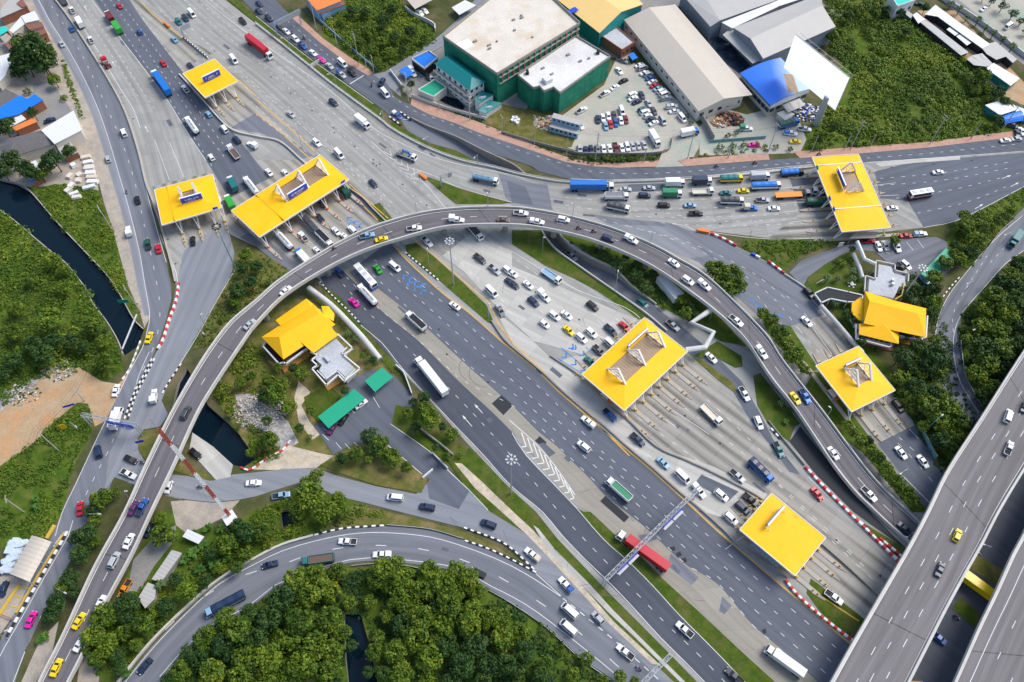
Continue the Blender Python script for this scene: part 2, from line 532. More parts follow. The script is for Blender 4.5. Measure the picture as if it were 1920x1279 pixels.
def inset_dir(a, b):
    d = at(*b) - at(*a)
    return math.atan2(d.y, d.x)
def area(name, s, mat, d=None, smooth=False):
    """a flat sheet on the ground; d = two pixels giving the direction of travel"""
    ZC.z += 0.0015
    pts = W(s)
    if smooth:
        pts = spl(pts + [pts[0]], 2.5)[:-1]
    mb = MB()
    ang = inset_dir(*d) if d else 0
    ca, sa = math.cos(ang), math.sin(ang)
    pl = [(p.x, p.y) for p in pts]
    cut = [v for k, v in HOLES.items() if 'under' in k or name not in ('road', 'highway', 'highway_lane')]
    cut = [h for h in cut if any(pip(q, pl) for q in h) or any(pip(p, h) for p in pl)]
    vv = [Vector(p) for p in pl]
    ee = [(i, (i + 1) % len(pl)) for i in range(len(pl))]
    for h in cut:
        n = len(vv)
        vv += [Vector((q.x, q.y)) for q in h]
        ee += [(n + i, n + (i + 1) % len(h)) for i in range(len(h))]
    vs, es, fs, *_ = delaunay_2d_cdt(vv, ee, [], 0, 1e-5)
    for f in fs:
        c = sum((vs[i] for i in f), Vector((0, 0))) / len(f)
        if not pip(c, pl) or any(pip(c, h) for h in cut):
            continue
        mb.face([(vs[i].x, vs[i].y, ZC.z) for i in f], 0, [(-vs[i].x * sa + vs[i].y * ca, vs[i].x * ca + vs[i].y * sa) for i in f])
    me = mb.mesh(name, M[mat])
    xs, ys = [p.x for p in pts], [p.y for p in pts]
    AREAS.append((min(xs), min(ys), max(xs), max(ys), [(p.x, p.y) for p in pts], ZC.z))
    return tag(link(name, me), kind='structure')
def gz(x, y):
    for a in reversed(AREAS):
        if a[0] <= x <= a[2] and a[1] <= y <= a[3] and pip((x, y), a[4]):
            return a[5]
    return 0.0
def extend(s, d=70.0):
    """carry a road edge on beyond the picture where it leaves it"""
    px, q = P(s), W(s)
    out = lambda p: p[0] < 0 or p[0] > 1920 or p[1] < 0 or p[1] > 1279
    if out(px[0]): q.insert(0, q[0] + (q[0] - q[1]).normalized() * d)
    if out(px[-1]): q.append(q[-1] + (q[-1] - q[-2]).normalized() * d)
    return q
def band(name, left, right, mat, h0=None, n=None, ext=True):
    """a road strip between two edges (pixels, smoothed), UV across / along"""
    ZC.z += 0.0015
    A, B = (spl(extend(left), 2), spl(extend(right), 2)) if ext else (spl(W(left), 2), spl(W(right), 2))
    n = n or int(max(len(A), len(B)) * .8)
    A, B = resample(A, n), resample(B, n)
    mb = MB()
    s = arc([(a + b) / 2 for a, b in zip(A, B)])
    for i in range(n):
        wd = ((A[i] - B[i]).length, (A[i + 1] - B[i + 1]).length)
        mb.face([(B[i].x, B[i].y, ZC.z), (B[i + 1].x, B[i + 1].y, ZC.z), (A[i + 1].x, A[i + 1].y, ZC.z), (A[i].x, A[i].y, ZC.z)],
                0, [(wd[0], s[i]), (wd[1], s[i + 1]), (0, s[i + 1]), (0, s[i])])
    poly = [(p.x, p.y) for p in A] + [(p.x, p.y) for p in B[::-1]]
    xs, ys = [p[0] for p in poly], [p[1] for p in poly]
    AREAS.append((min(xs), min(ys), max(xs), max(ys), poly, ZC.z))
    me = mb.mesh(name, M[mat])
    b = bmesh.new(); b.from_mesh(me)
    for f in b.faces:
        if f.normal.z < 0: f.normal_flip()
    b.to_mesh(me); b.free()
    return tag(link(name, me), kind='structure')

HW = ((300, 100), (560, 330))          # travel directions on the photo
A_D = ((757, 646), (1057, 970))
B_D = ((1010, 502), (1172, 577))
M['tarpyard'] = soil('yard_of_dark_tarpaulins', (.012, .025, .05), (.03, .05, .075), (.08, .09, .10), .35)
# --- land around the roads
area('undergrowth_floor', '0,395 35,420 95,472 130,500 165,548 205,615 228,665 230,700 190,715 150,690 110,690 60,720 0,770', 'under')
area('undergrowth_floor', '57,350 125,345 185,357 212,432 225,480 240,535 262,585 262,600 250,597 225,552 207,527 145,462 100,410', 'under')
area('undergrowth_floor', '1545,-20 1680,-20 1700,30 1800,100 1850,150 1885,210 1900,245 1860,252 1740,266 1595,276 1505,284 1510,250 1560,190 1580,80', 'under')
area('undergrowth_floor', '605,48 660,-10 742,-10 762,20 815,55 815,76 770,105 700,135 655,105 605,70', 'under')
area('undergrowth_floor', '0,872 62,830 112,780 150,755 165,762 175,805 140,872 117,960 95,1000 60,1020 0,1030', 'under')
area('undergrowth_floor', '410,1000 470,960 560,925 640,930 720,965 720,985 590,1003 485,1045 412,1085 282,1205 215,1279 155,1279 250,1050 300,960 340,950', 'under')
area('undergrowth_floor', '465,1143 515,1106 615,1068 767,1057 920,1106 1025,1177 1175,1290 300,1290 350,1220', 'under')
area('undergrowth_floor', '1752,640 1770,600 1785,640 1790,700 1830,780 1850,800 1790,900 1770,905 1700,790 1670,735 1690,690', 'under')
area('undergrowth_floor', '1930,470 1845,545 1802,590 1790,640 1800,690 1845,790 1930,650', 'under')
area('grass_verge', '400,640 480,560 600,560 690,650 760,740 790,790 840,870 800,900 700,900 600,880 480,882 455,876 478,862 440,800 370,700', 'grass_dry')
area('yard_dirt', '0,0 50,0 82,37 107,100 130,145 150,205 170,270 180,320 185,357 120,345 60,352 0,335', 'dust_pave')
area('yard_grey', '62,158 95,150 122,190 140,215 120,225 75,240 60,215', 'yard_grey')
area('dust_pavement', '50,0 82,37 107,100 130,145 150,205 170,270 180,320 195,380 212,432 225,480 240,535 262,585 271,615 281,595 272,535 260,465 240,385 221,320 207,272 185,207 160,152 130,96 97,45 72,-5', 'dust_pave', ((130, 96), (240, 385)))
area('dirt_track', '-40,800 0,772 60,722 110,692 150,690 190,715 222,720 240,702 205,785 178,800 165,757 145,755 112,782 62,832 0,874 -40,890', 'dirt')
area('rubble', '150,690 110,690 60,722 0,772 0,745 50,715 100,685 130,680', 'rubble')
area('rubble', '440,740 470,738 540,790 560,830 530,850 500,812 455,782', 'rubble')
area('dirt_yard', '470,880 540,835 600,850 625,855 592,878 530,882', 'sand')
area('dirt_track', '560,715 582,735 565,760 580,790 600,815 585,825 560,790 552,745', 'sand')
area('dirt_yard', '320,940 350,938 400,943 450,938 420,970 390,985 350,1000 330,985', 'dust_pave')
area('dirt_yard', '250,1050 290,1005 330,985 330,1010 290,1060 255,1120 235,1125', 'yard_grey')
area('dirt_yard', '75,1200 110,1165 95,1240 60,1290 35,1290', 'dust_pave')
area('dirt_yard', '150,1235 190,1220 185,1279 145,1279', 'dust_pave')
area('dirt_yard', '0,1080 40,1060 70,1090 0,1190', 'dust_pave')
# --- town blocks at the top
area('side_street', '686,142 722,135 742,122 812,76 830,62 860,35 890,0 930,-40 960,-40 900,20 850,62 838,82 800,104 765,128 748,145 752,182 728,162', 'asph_lt', ((700, 145), (820, 70)))
area('yard', '740,130 765,128 838,82 960,140 990,200 960,250 905,228 830,203 772,186 748,165', 'yard_grey')
area('car_park', '1047,222 1132,160 1157,107 1130,60 1170,40 1190,120 1272,190 1312,240 1310,277 1272,279 1262,259 1240,287 1100,289 1060,276 1085,240', 'yard')
area('car_park', '1040,30 1130,60 1160,110 1100,100', 'yard_grey')
area('yard_drive', '1262,257 1312,240 1310,278 1290,312 1230,314 1240,290', 'yard')
area('yard', '1310,240 1345,200 1400,215 1440,205 1500,230 1512,262 1500,287 1440,289 1312,292', 'yard')
area('yard', '1180,0 1440,-60 1580,30 1440,120 1420,190 1240,60', 'yard_grey')
area('yard', '1282,10 1332,50 1350,38 1374,54 1356,66 1412,120 1386,138 1330,98 1262,14', 'tarpyard')
area('car_park', '1770,-20 1930,-20 1930,110 1850,70', 'yard')
area('lane', '1785,-10 1930,105 1930,130 1770,5', 'yard_grey')
area('grass_verge', '940,195 985,205 1050,222 1085,240 1072,276 1022,280 960,252 905,230', 'grass_dry')
area('yard', '1720,20 1790,20 1925,160 1925,200 1880,180 1800,100', 'dirt')
band('road_shoulder', '58,-5 82,45 113,96 144,152 169,207 191,272 205,320 224,385 244,465 258,535 271,592', '74,-5 99,45 132,96 162,152 187,207 209,272 223,320 242,385 262,465 274,535 283,590', 'asph_lt')
# --- the left frontage road, its branch and the junction
area('road', '72,-5 97,45 130,96 160,152 185,207 207,272 221,320 240,385 260,465 272,535 281,590 276,620 268,650 240,702 220,745 200,785 175,837 140,912 117,960 100,1000 60,1085 20,1165 -20,1240 -20,1290 25,1290 47,1222 75,1160 130,1055 182,962 207,912 215,890 222,830 236,785 250,742 268,707 285,672 298,640 310,605 322,560 320,530 312,492 300,450 282,385 266,320 255,275 240,230 220,185 190,132 160,82 130,37 104,-5', 'asph_mid', ((160, 100), (260, 420)))
area('road', '300,425 312,450 322,500 330,535 318,602 305,640 287,672 270,707 252,742 238,785 205,850 196,920 215,895 250,907 300,927 340,937 350,893 320,890 300,880 272,866 260,845 258,822 270,805 300,800 315,777 303,752 317,715 337,685 362,640 385,600 410,555 435,512 440,475 428,430 420,410', 'asph_lt', ((400, 500), (330, 660)))
# --- the main highway: one concrete sheet, asphalt over it
area('highway', '102,-8 132,37 162,82 195,135 225,188 245,235 262,290 275,345 290,385 307,440 322,495 330,535 345,470 420,415 432,440 480,462 517,492 545,508 570,515 597,522 620,545 680,607 707,640 762,705 815,762 870,825 952,912 1005,960 1045,1010 1130,1100 1212,1182 1318,1290 1930,1290 1930,900 1830,960 1800,930 1785,895 1752,860 1717,800 1705,780 1670,732 1640,690 1602,640 1565,600 1540,570 1510,542 1472,515 1440,492 1380,462 1330,437 1318,433 1335,434 1440,447 1572,446 1640,437 1732,427 1790,415 1840,392 1930,346 1930,284 1715,298 1625,304 1525,315 1440,325 1335,335 1245,340 1185,342 1070,344 985,331 930,317 870,304 815,285 767,262 730,240 712,225 630,165 582,127 530,85 480,45 412,-8', 'concrete', ((500, 150), (760, 330)))
band('highway_lane', '104,-8 132,37 162,82 195,135 225,188 245,235 262,290 272,335 285,385', '172,-8 225,70 275,135 312,185 337,225 362,265 387,302 415,350', 'concrete')
band('highway_lane', '264,-8 342,70 447,152 535,233 650,340 730,412', '412,-8 480,47 582,128 700,232 780,318 838,384', 'concrete')
band('highway_lane', '712,226 767,263 870,305 985,332 1070,345 1185,343 1335,336 1525,316', '742,268 792,322 905,366 960,381 1107,402 1250,420 1440,446 1560,446', 'concrete')
area('highway_lane', '283,380 277,352 400,322 415,410 320,430 300,420', 'concrete_st', ((290, 280), (325, 440)))
area('highway_lane', '440,385 480,300 560,300 600,290 655,340 730,415 640,480 560,520 517,492 480,462 440,435 425,415', 'concrete_st', ((560, 380), (660, 470)))
band('highway_lane', '172,-8 225,70 275,135 312,185 337,225 362,265 387,302 430,372', '238,-8 262,30 300,80 337,128 380,180 430,240 470,290 505,335', 'asph')
area('highway_lane', '238,-8 262,30 300,80 340,130 400,100 342,68 275,10 262,-8', 'concrete_st', HW)
area('highway_lane', '395,195 430,235 480,255 525,265 562,297 585,290 530,235 480,185 447,155', 'concrete_st', HW)
area('highway_lane', '432,240 480,212 530,252 588,293 560,299 522,265 495,252', 'asph_mid', HW)
area('highway_lane', '640,360 660,350 692,382 730,412 716,420 690,402', 'asph_dark', HW)
area('highway_lane', '480,430 560,500 590,520 560,520 517,492 480,462 450,445', 'asph_mid', HW)
area('highway_lane', '590,440 640,420 700,425 690,450 620,490', 'concrete_st', HW)
# approach C to the far toll roof
area('highway_lane', '935,326 968,334 1002,344 1026,345 1036,394 985,387 960,380 948,372', 'asph_mid', ((950, 340), (1200, 380)))
area('highway_lane', '950,340 985,350 1000,385 960,380', 'asph', ((950, 340), (1200, 380)))
area('highway_lane', '1177,346 1245,344 1242,358 1180,360', 'asph', ((1000, 370), (1400, 370)))
area('highway_lane', '1107,402 1185,412 1247,417 1260,420 1292,432 1330,440 1380,463 1440,493 1472,516 1510,543 1540,571 1546,590 1482,612 1450,605 1415,587 1370,547 1310,492 1280,480 1220,454 1147,425', 'asph_mid', ((1300, 450), (1480, 560)))
area('highway_lane', '1130,420 1250,425 1285,445 1330,480 1290,485 1220,454', 'asph_lt', ((1300, 450), (1480, 560)))
area('highway_lane', '1440,345 1540,318 1575,435 1560,447 1440,447 1500,400 1490,370', 'concrete_st', ((1300, 380), (1520, 370)))
area('highway_lane', '1480,333 1530,322 1560,395 1500,398', 'asph', ((1300, 380), (1520, 370)))  # shadow and dirt before the toll roof, laid as a darker patch
area('highway_lane', '1640,322 1715,303 1930,286 1930,346 1840,392 1790,415 1732,427 1702,377 1650,372', 'asph', ((1660, 380), (1900, 310)))
area('highway_lane', '1500,610 1545,590 1605,645 1670,735 1705,782 1715,797 1645,832 1560,720', 'concrete_st', ((1520, 600), (1640, 740)))
area('highway_lane', '1645,832 1715,797 1775,895 1830,955 1745,960 1705,940 1690,890', 'asph', ((1680, 820), (1760, 920)))
# carriageway A (dark) and A2 beside it
A1L = '600,520 620,548 680,609 707,642 755,694 805,749 855,802 905,854 957,912 1017,962 1100,1054 1185,1139 1285,1244 1330,1290'
A1R = '640,505 672,537 712,580 785,640 855,710 925,775 960,810 985,852 1042,912 1080,952 1130,1010 1177,1052 1225,1100 1275,1155 1335,1215 1408,1290'
band('highway_lane', A1L, A1R, 'asph_dark')
A2R = '730,452 767,492 830,550 880,587 940,640 960,656 1010,697 1045,732 1097,777 1120,797 1167,837 1210,872 1260,917 1307,960 1350,1000 1440,1077 1515,1140 1595,1210 1682,1290'
A2L = '668,500 702,535 752,575 805,620 830,643 870,680 937,740 965,765 1010,810 1042,835 1072,865 1105,897 1132,927 1160,950 1205,985 1228,1006 1260,1037 1290,1062 1346,1096 1407,1168 1451,1206 1515,1262 1545,1290'
band('highway_lane', A2R, A2L, 'asph')
band('highway_band', A2L, '640,505 672,537 712,580 785,640 855,710 925,775 960,810 990,840 1030,890 1075,945 1107,960 1160,1010 1200,1042 1242,1085 1310,1147 1385,1217 1440,1267 1465,1290', 'concrete_band', ext=False)
for s, mt in (('1258,1038 1310,1083 1296,1098 1250,1060', 'asph_mid'), ('1354,1118 1372,1136 1358,1152 1348,1146', 'asph_mid'), ('922,757 940,741 962,760 944,779', 'asph_new'),
              ('1003,827 1012,818 1025,830 1018,840', 'asph_new'), ('1125,940 1135,930 1180,970 1170,980', 'asph_new'), ('1213,1010 1225,998 1232,1004 1222,1015', 'asph_new'),
              ('1196,1004 1228,1000 1240,1008 1206,1020', 'asph_mid'), ('1255,1027 1264,1024 1267,1032 1258,1034', 'asph_new'), ('1267,1038 1275,1034 1279,1042 1270,1045', 'asph_new'), ('1277,1048 1285,1045 1289,1053 1280,1056', 'asph_new'),
              ('1010,833 1020,830 1042,850 1030,857', 'asph'), ('1428,1182 1435,1178 1437,1187 1431,1189', 'asph_new'), ('1113,603 1124,597 1131,604 1120,610', 'asph_mid')):
    area('road_patch', s, mt, A_D)
area('highway_lane', '1047,680 1075,668 1130,668 1095,702 1085,706', 'concrete_lt', B_D)
area('highway_lane', '962,646 1047,732 1120,797 1210,872 1300,955 1370,975 1395,985 1440,925 1340,875 1240,842 1170,782 1092,704 1030,670 1000,640 930,585', 'concrete_lt', B_D)
area('highway_lane', '1170,770 1290,660 1340,715 1400,790 1440,830 1500,885 1545,940 1575,970 1660,1052 1720,1090 1640,1120 1540,1010 1440,928 1340,876 1240,842', 'concrete_st', ((1230, 740), (1430, 890)))
area('highway_lane', '1495,1080 1548,1010 1640,1090 1700,1140 1640,1170 1590,1170', 'concrete_st', ((1500, 1060), (1620, 1160)))
area('highway_lane', '1315,890 1385,922 1366,940 1302,907', 'asph', B_D)
area('highway_lane', '960,500 1010,520 1172,590 1240,612 1215,600 1195,602 1140,640 1090,665 1000,640 930,575 870,510 830,480 880,440 960,470', 'concrete_lt', B_D)
area('road', '1216,562 1240,585 1290,622 1340,665 1390,715 1425,775 1450,825 1500,890 1480,885 1440,830 1405,785 1375,735 1320,690 1290,662 1250,630 1196,577', 'asph', ((1240, 600), (1420, 780)))
# beyond / under the expressway
area('highway_lane', '1595,1290 1680,1150 1760,1040 1830,955 1930,860 1930,1290', 'asph_dark', ((1600, 1150), (1720, 1260)))
# loop ramp and service road
LRU = '212,1300 240,1268 290,1207 362,1135 418,1087 485,1047 535,1022 592,1005 656,991 720,987 805,995 872,1014 917,1030 960,1049 1005,1074 1060,1120 1125,1170 1190,1225 1250,1290'
LRD = '285,1300 300,1279 350,1220 397,1178 465,1143 515,1104 540,1102 615,1066 655,1056 695,1052 767,1057 855,1072 920,1106 960,1132 1025,1175 1085,1230 1145,1272 1165,1290'
area('road', '240,905 285,890 320,890 350,893 400,902 437,890 480,886 530,880 592,877 630,892 705,912 780,927 805,903 812,852 842,882 880,920 915,957 960,985 985,1000 1027,1042 1085,1100 1135,1152 1185,1207 1230,1247 1275,1290 1160,1290 1100,1190 1005,1076 960,1032 930,1012 870,990 805,974 730,955 680,942 630,930 600,916 560,906 530,915 480,931 450,937 400,942 350,937 305,927', 'asph_lt', ((700, 930), (900, 990)))
band('road', LRU, LRD, 'asph_mid')
area('pavement_slab', '362,806 400,838 437,872 432,895 405,900 355,845', 'concrete_lt', ((360, 830), (410, 890)))
area('parking_lot', '652,712 700,692 740,705 772,742 776,760 733,795 812,852 842,884 880,922 860,955 805,935 800,905 808,903 727,835 665,832 625,853 590,800 600,790 640,765', 'asph', ((800, 870), (660, 740)))
# right: toll office yard and ramp
area('parking_lot', '1480,512 1500,490 1540,475 1575,462 1640,452 1690,448 1755,445 1778,455 1776,475 1790,500 1740,540 1690,540 1672,500 1640,472 1600,468 1575,480 1545,497 1515,520 1505,538', 'asph_mid', ((1500, 500), (1600, 460)))
area('road', '1930,380 1877,432 1865,450 1815,507 1775,560 1757,607 1750,640 1758,700 1775,745 1810,790 1850,830 1930,900 1930,840 1870,795 1845,770 1825,740 1807,697 1798,650 1802,590 1840,545 1885,495 1930,462', 'asph_mid', ((1880, 450), (1780, 620)))
# the top frontage road and its pavements
area('road', '445,-10 480,27 517,57 585,110 655,160 697,190 725,212 735,222 748,222 770,221 805,237 855,256 905,281 930,290 960,300 997,312 1010,322 1070,337 1185,339 1335,330 1440,318 1522,310 1625,304 1715,298 1930,284 1930,255 1865,262 1740,277 1625,287 1490,297 1440,301 1285,312 1210,315 1160,315 1110,312 1060,304 1010,287 960,270 905,252 855,232 805,215 770,197 740,182 728,160 700,140 685,140 655,122 600,80 550,35 507,-10', 'asph', ((560, 60), (900, 270)))
area('pavement', '543,30 560,30 605,72 655,107 702,137 690,142 655,122 600,80', 'pink')
area('pavement', '770,197 805,215 855,232 905,252 960,270 1010,287 1060,304 1110,312 1160,315 1230,313 1238,301 1160,306 1110,305 1072,298 1022,281 960,254 905,232 830,205 772,184', 'pink')
area('pavement', '1270,301 1350,293 1440,288 1443,300 1285,312', 'pink')
area('pavement', '1487,285 1595,277 1740,267 1860,251 1905,246 1930,243 1930,255 1865,262 1740,277 1625,287 1500,297', 'pink')
area('concrete_strip', '1240,341 1440,319 1522,311 1525,316 1440,326 1335,336', 'concrete_lt', ((1240, 340), (1440, 320)))
area('concrete_strip', '1640,306 1715,299 1800,293 1800,300 1715,306 1650,314', 'concrete_lt', ((1240, 340), (1440, 320)))
# verges, medians and islands
area('grass_verge', '445,0 480,32 517,62 585,114 592,117 582,126 530,84 480,44 430,2', 'grass')
area('grass_verge', '602,122 655,163 697,193 718,214 712,224 630,164 592,128', 'grass')
area('grass_verge', '735,228 765,248 805,270 855,284 905,310 975,331 1045,340 1068,342 985,330 930,316 870,303 815,284 767,261 732,240', 'grass')
area('grass_verge', '760,460 780,456 812,480 870,532 912,572 927,607 915,605 822,525 762,475', 'grass')
area('grass_verge', '695,387 712,380 735,410 725,418 712,416', 'grass')
area('grass_verge', '795,332 835,367 855,383 930,383 962,381 905,366 855,351 805,333', 'grass')
area('grass_verge', '960,432 1015,432 1042,468 1080,497 1120,524 1172,560 1215,596 1197,600 1180,586 1120,546 1077,523 1022,498 960,458', 'grass')
area('grass_verge', '1095,960 1107,960 1160,1010 1200,1042 1242,1085 1310,1147 1385,1217 1465,1290 1408,1290 1335,1215 1275,1155 1225,1100 1177,1052 1130,1010 1080,952', 'grass')
area('grass_verge', '842,868 880,840 945,905 1005,962 1045,1012 1130,1102 1212,1184 1316,1290 1275,1290 1230,1247 1185,1207 1135,1152 1085,1100 1027,1042 985,1000 915,957 875,917', 'grass')
area('dirt_track', '852,868 862,866 905,905 960,958 1000,995 1080,1085 1150,1165 1230,1240 1240,1248 1222,1245 1140,1168 1070,1090 990,1005 935,955 890,915', 'sand')
area('concrete_drain', '1000,985 1010,992 1040,1030 1100,1090 1150,1145 1200,1195 1285,1279 1275,1279 1190,1195 1140,1148 1090,1096 1030,1038', 'concrete_lt', A_D)
area('grass_verge', '640,945 720,958 800,978 870,998 925,1022 1000,1066 960,1046 917,1028 872,1012 805,993 720,984 656,988 600,1000', 'grass_dry')
area('grass_verge', '258,828 266,810 300,803 320,850 305,880 280,868 262,850', 'grass_dry')
area('grass_verge', '340,865 400,895 395,902 350,891 325,882', 'grass_dry')
area('grass_verge', '440,475 470,462 545,508 500,555 440,610 385,650 362,655 385,605 410,558 435,515', 'grass_dry')
area('grass_verge', '600,530 640,560 700,640 755,700 745,705 690,650 620,580', 'grass')
area('grass_verge', '1412,705 1425,700 1500,795 1490,800 1480,828 1462,815 1440,795 1420,760', 'grass')
area('wasteland', '1480,828 1500,800 1540,850 1590,910 1640,970 1700,1030 1670,1010 1600,960 1530,890', 'asph_new')
area('grass_verge', '1625,985 1700,1030 1690,1060 1650,1020', 'grass')
area('grass_verge', '1520,1085 1600,1145 1625,1165 1600,1205 1540,1150 1512,1112', 'grass')
area('grass_verge', '1785,1140 1800,1120 1860,1170 1840,1190', 'grass')
area('grass_verge', '1822,1035 1900,1080 1880,1105 1815,1065', 'grass_dry')
area('grass_verge', '1300,668 1345,640 1390,668 1392,688 1378,690 1345,672 1310,672', 'grass')
area('grass_verge', '1300,672 1318,676 1350,700 1375,718 1382,740 1345,712', 'grass_dry')
area('grass_verge', '1395,446 1440,449 1560,449 1575,455 1500,480 1470,508 1440,490 1390,462', 'grass')
area('grass_verge', '1515,521 1545,499 1577,481 1602,470 1625,530 1620,560 1560,540 1530,550 1508,540', 'grass')
area('grass_verge', '1545,560 1600,570 1602,620 1640,660 1660,690 1690,720 1668,728 1620,660', 'under')
area('grass_verge', '1790,418 1842,394 1925,352 1930,375 1877,428 1815,505 1790,495 1778,470 1775,450', 'under')
area('grass_verge', '742,760 776,765 800,775 845,822 890,855 880,870 842,868 800,845 735,797', 'grass')
area('garden_plot', '570,745 615,720 655,760 625,785 600,795 578,772', 'grass')
area('grass_verge', '640,850 665,833 727,836 792,890 800,905 790,925 705,910 640,888 600,872', 'grass_dry')
area('grass_verge', '1490,760 1530,690 1600,780 1720,940 1740,960 1710,960 1620,850', 'under')
area('undergrowth_floor', '1040,425 1120,440 1200,475 1280,530 1345,590 1400,650 1350,640 1290,602 1225,568 1150,507 1050,440', 'under')
area('grass_verge', '1420,580 1450,605 1482,612 1540,700 1525,710 1480,670 1440,625', 'under')

# ---------------------------------------------------------------- underpass floors
def ramp_floor(left, right, zs):
    A, B = spl(W(left), 2), spl(W(right), 2)
    n = 40
    A, B = resample(A, n), resample(B, n)
    mb = MB()
    s = arc(A)
    for i in range(n):
        def z(k):
            t = k / n * (len(zs) - 1)
            j = min(int(t), len(zs) - 2)
            return zs[j] + (zs[j + 1] - zs[j]) * (t - j)
        mb.face([(B[i].x, B[i].y, z(i)), (B[i + 1].x, B[i + 1].y, z(i + 1)), (A[i + 1].x, A[i + 1].y, z(i + 1)), (A[i].x, A[i].y, z(i))][::-1],
                0, [(0, s[i]), (0, s[i + 1]), (7, s[i + 1]), (7, s[i])])
    tag(mb.build('underpass_road', M['asph_mid']), kind='structure')
ramp_floor('738,224 765,246 805,268 855,282 905,310 935,326 985,345', '752,214 770,221 805,237 855,256 905,281 960,306 1000,330', [.06, -.6, -2, -3.4, -4.4, -5.2])
ramp_floor('1000,420 1020,441 1042,468 1080,496 1120,523 1172,559 1200,580', '1036,415 1047,440 1065,460 1100,482 1150,507 1185,540 1222,568', [-5.2, -4.6, -3.6, -2.4, -1.2, .06])

# ================================================================ PAINT
def lines_obj(name, mat, build):
    mb = MB()
    build(mb)
    tag(mb.build(name, M[mat]), kind='structure')
def seg_quad(mb, a, b, w, ez=.006, za=None, zb=None):
    d = b - a; d.z = 0
    if d.length < 1e-6: return
    d.normalize()
    n = Vector((-d.y, d.x, 0)) * (w / 2)
    za = (max(gz(a.x + n.x, a.y + n.y), gz(a.x - n.x, a.y - n.y), gz(a.x, a.y)) + ez) if za is None else za
    zb = (max(gz(b.x + n.x, b.y + n.y), gz(b.x - n.x, b.y - n.y), gz(b.x, b.y)) + ez) if zb is None else zb
    z = max(za, zb)
    mb.face([(a.x - n.x, a.y - n.y, z), (b.x - n.x, b.y - n.y, z), (b.x + n.x, b.y + n.y, z), (a.x + n.x, a.y + n.y, z)])
def solid(mb, s, w=.2, step=3):
    p = spl(W(s), step)
    for a, b in zip(p, p[1:]):
        seg_quad(mb, a, b, w)
def dashed(mb, s, w=.16, on=1.5, off=2.6, start=0.0):
    p = spl(W(s), 1.0)
    L = arc(p)[-1]
    n = int(L / .25)
    q = resample(p, max(2, n))
    per, st = on + off, L / max(2, n)
    i = 0
    while True:
        a = int((start + i * per) / st); b = int((start + i * per + on) / st)
        if b >= len(q): break
        seg_quad(mb, q[a], q[b], w)
        i += 1
WHITE = MB()
for s in ('72,0 97,45 130,96 160,152 185,207 207,272 221,320 240,385 260,465 272,535 281,590 276,620 268,650 240,702 220,745',
          '200,785 175,837 140,912 117,960 104,1005', '104,0 130,37 160,82 190,132 220,185 240,230 255,275 266,320 282,385 300,450 312,492',
          '137,976 128,1005 85,1080 40,1160 8,1215 -10,1250', '128,1000 115,1003 100,1025', '47,1222 75,1160 75,1162', '25,1279 47,1222 77,1155',
          '125,0 150,42 185,98 225,165 250,205 263,240', '172,0 225,70 275,135 312,185 337,225 362,265 387,302',
          '182,962 172,982', '597,530 620,551 680,613 715,642 755,692 805,747 855,800 905,852 957,910 1017,960 1052,1002 1100,1052 1142,1092 1185,1137 1235,1192 1285,1242 1330,1288',
          '960,812 985,852 1042,912 1080,952 1130,1010 1177,1052 1225,1100 1275,1155 1335,1215 1405,1288',
          '522,102 615,167 700,240 755,270 805,292 855,307 905,317 960,328 985,335', '1070,346 1185,345 1300,338',
          '385,0 440,45 522,102', '695,264 730,295 765,314 787,320 770,330 792,340 837,392',
          '787,320 820,332 855,350 905,365 960,380', '960,472 1010,502 1085,545 1172,577 1200,597',
          '1260,420 1285,423 1307,435', '1307,433 1335,436 1440,448 1572,446', '1732,427 1790,415 1840,392 1920,350',
          '1920,402 1865,450 1815,507 1775,560 1757,607 1753,640', '1920,470 1885,495 1840,545 1802,590 1787,640 1795,702 1810,735 1835,775',
          '480,30 517,60 585,113 655,163 700,195', '735,222 780,226', '1070,336 1185,338 1335,329 1440,317 1522,309', '1625,305 1715,299 1920,284',
          '235,1279 290,1212 355,1145 412,1095 480,1057 530,1033 590,1015 655,1002 720,999 805,1007 872,1026 930,1048 960,1062 1005,1088 1050,1118',
          '300,1269 350,1212 397,1172 465,1137 515,1098 560,1080 615,1060 655,1050 695,1046 767,1051 855,1065 922,1100 960,1119 1010,1150 1100,1220 1145,1257 1170,1279',
          '1005,1076 1052,1118', '440,508 410,558 385,603 362,643 330,695', '300,440 316,478 330,510 334,532',
          '732,795 812,852 840,882 880,920 915,957', '727,835 792,890', '1705,805 1722,823', '1690,890 1745,945', '1512,552 1530,570 1548,592',
          '1516,895 1600,975 1700,1060', '1440,1075 1440,1075', '1555,518 1530,532', '250,742 262,700 280,660',
          '1240,780 1268,802', '1745,960 1790,1000 1840,1040'):
    if len(P(s)) > 1 and P(s)[0] != P(s)[1]:
        solid(WHITE, s, .18)
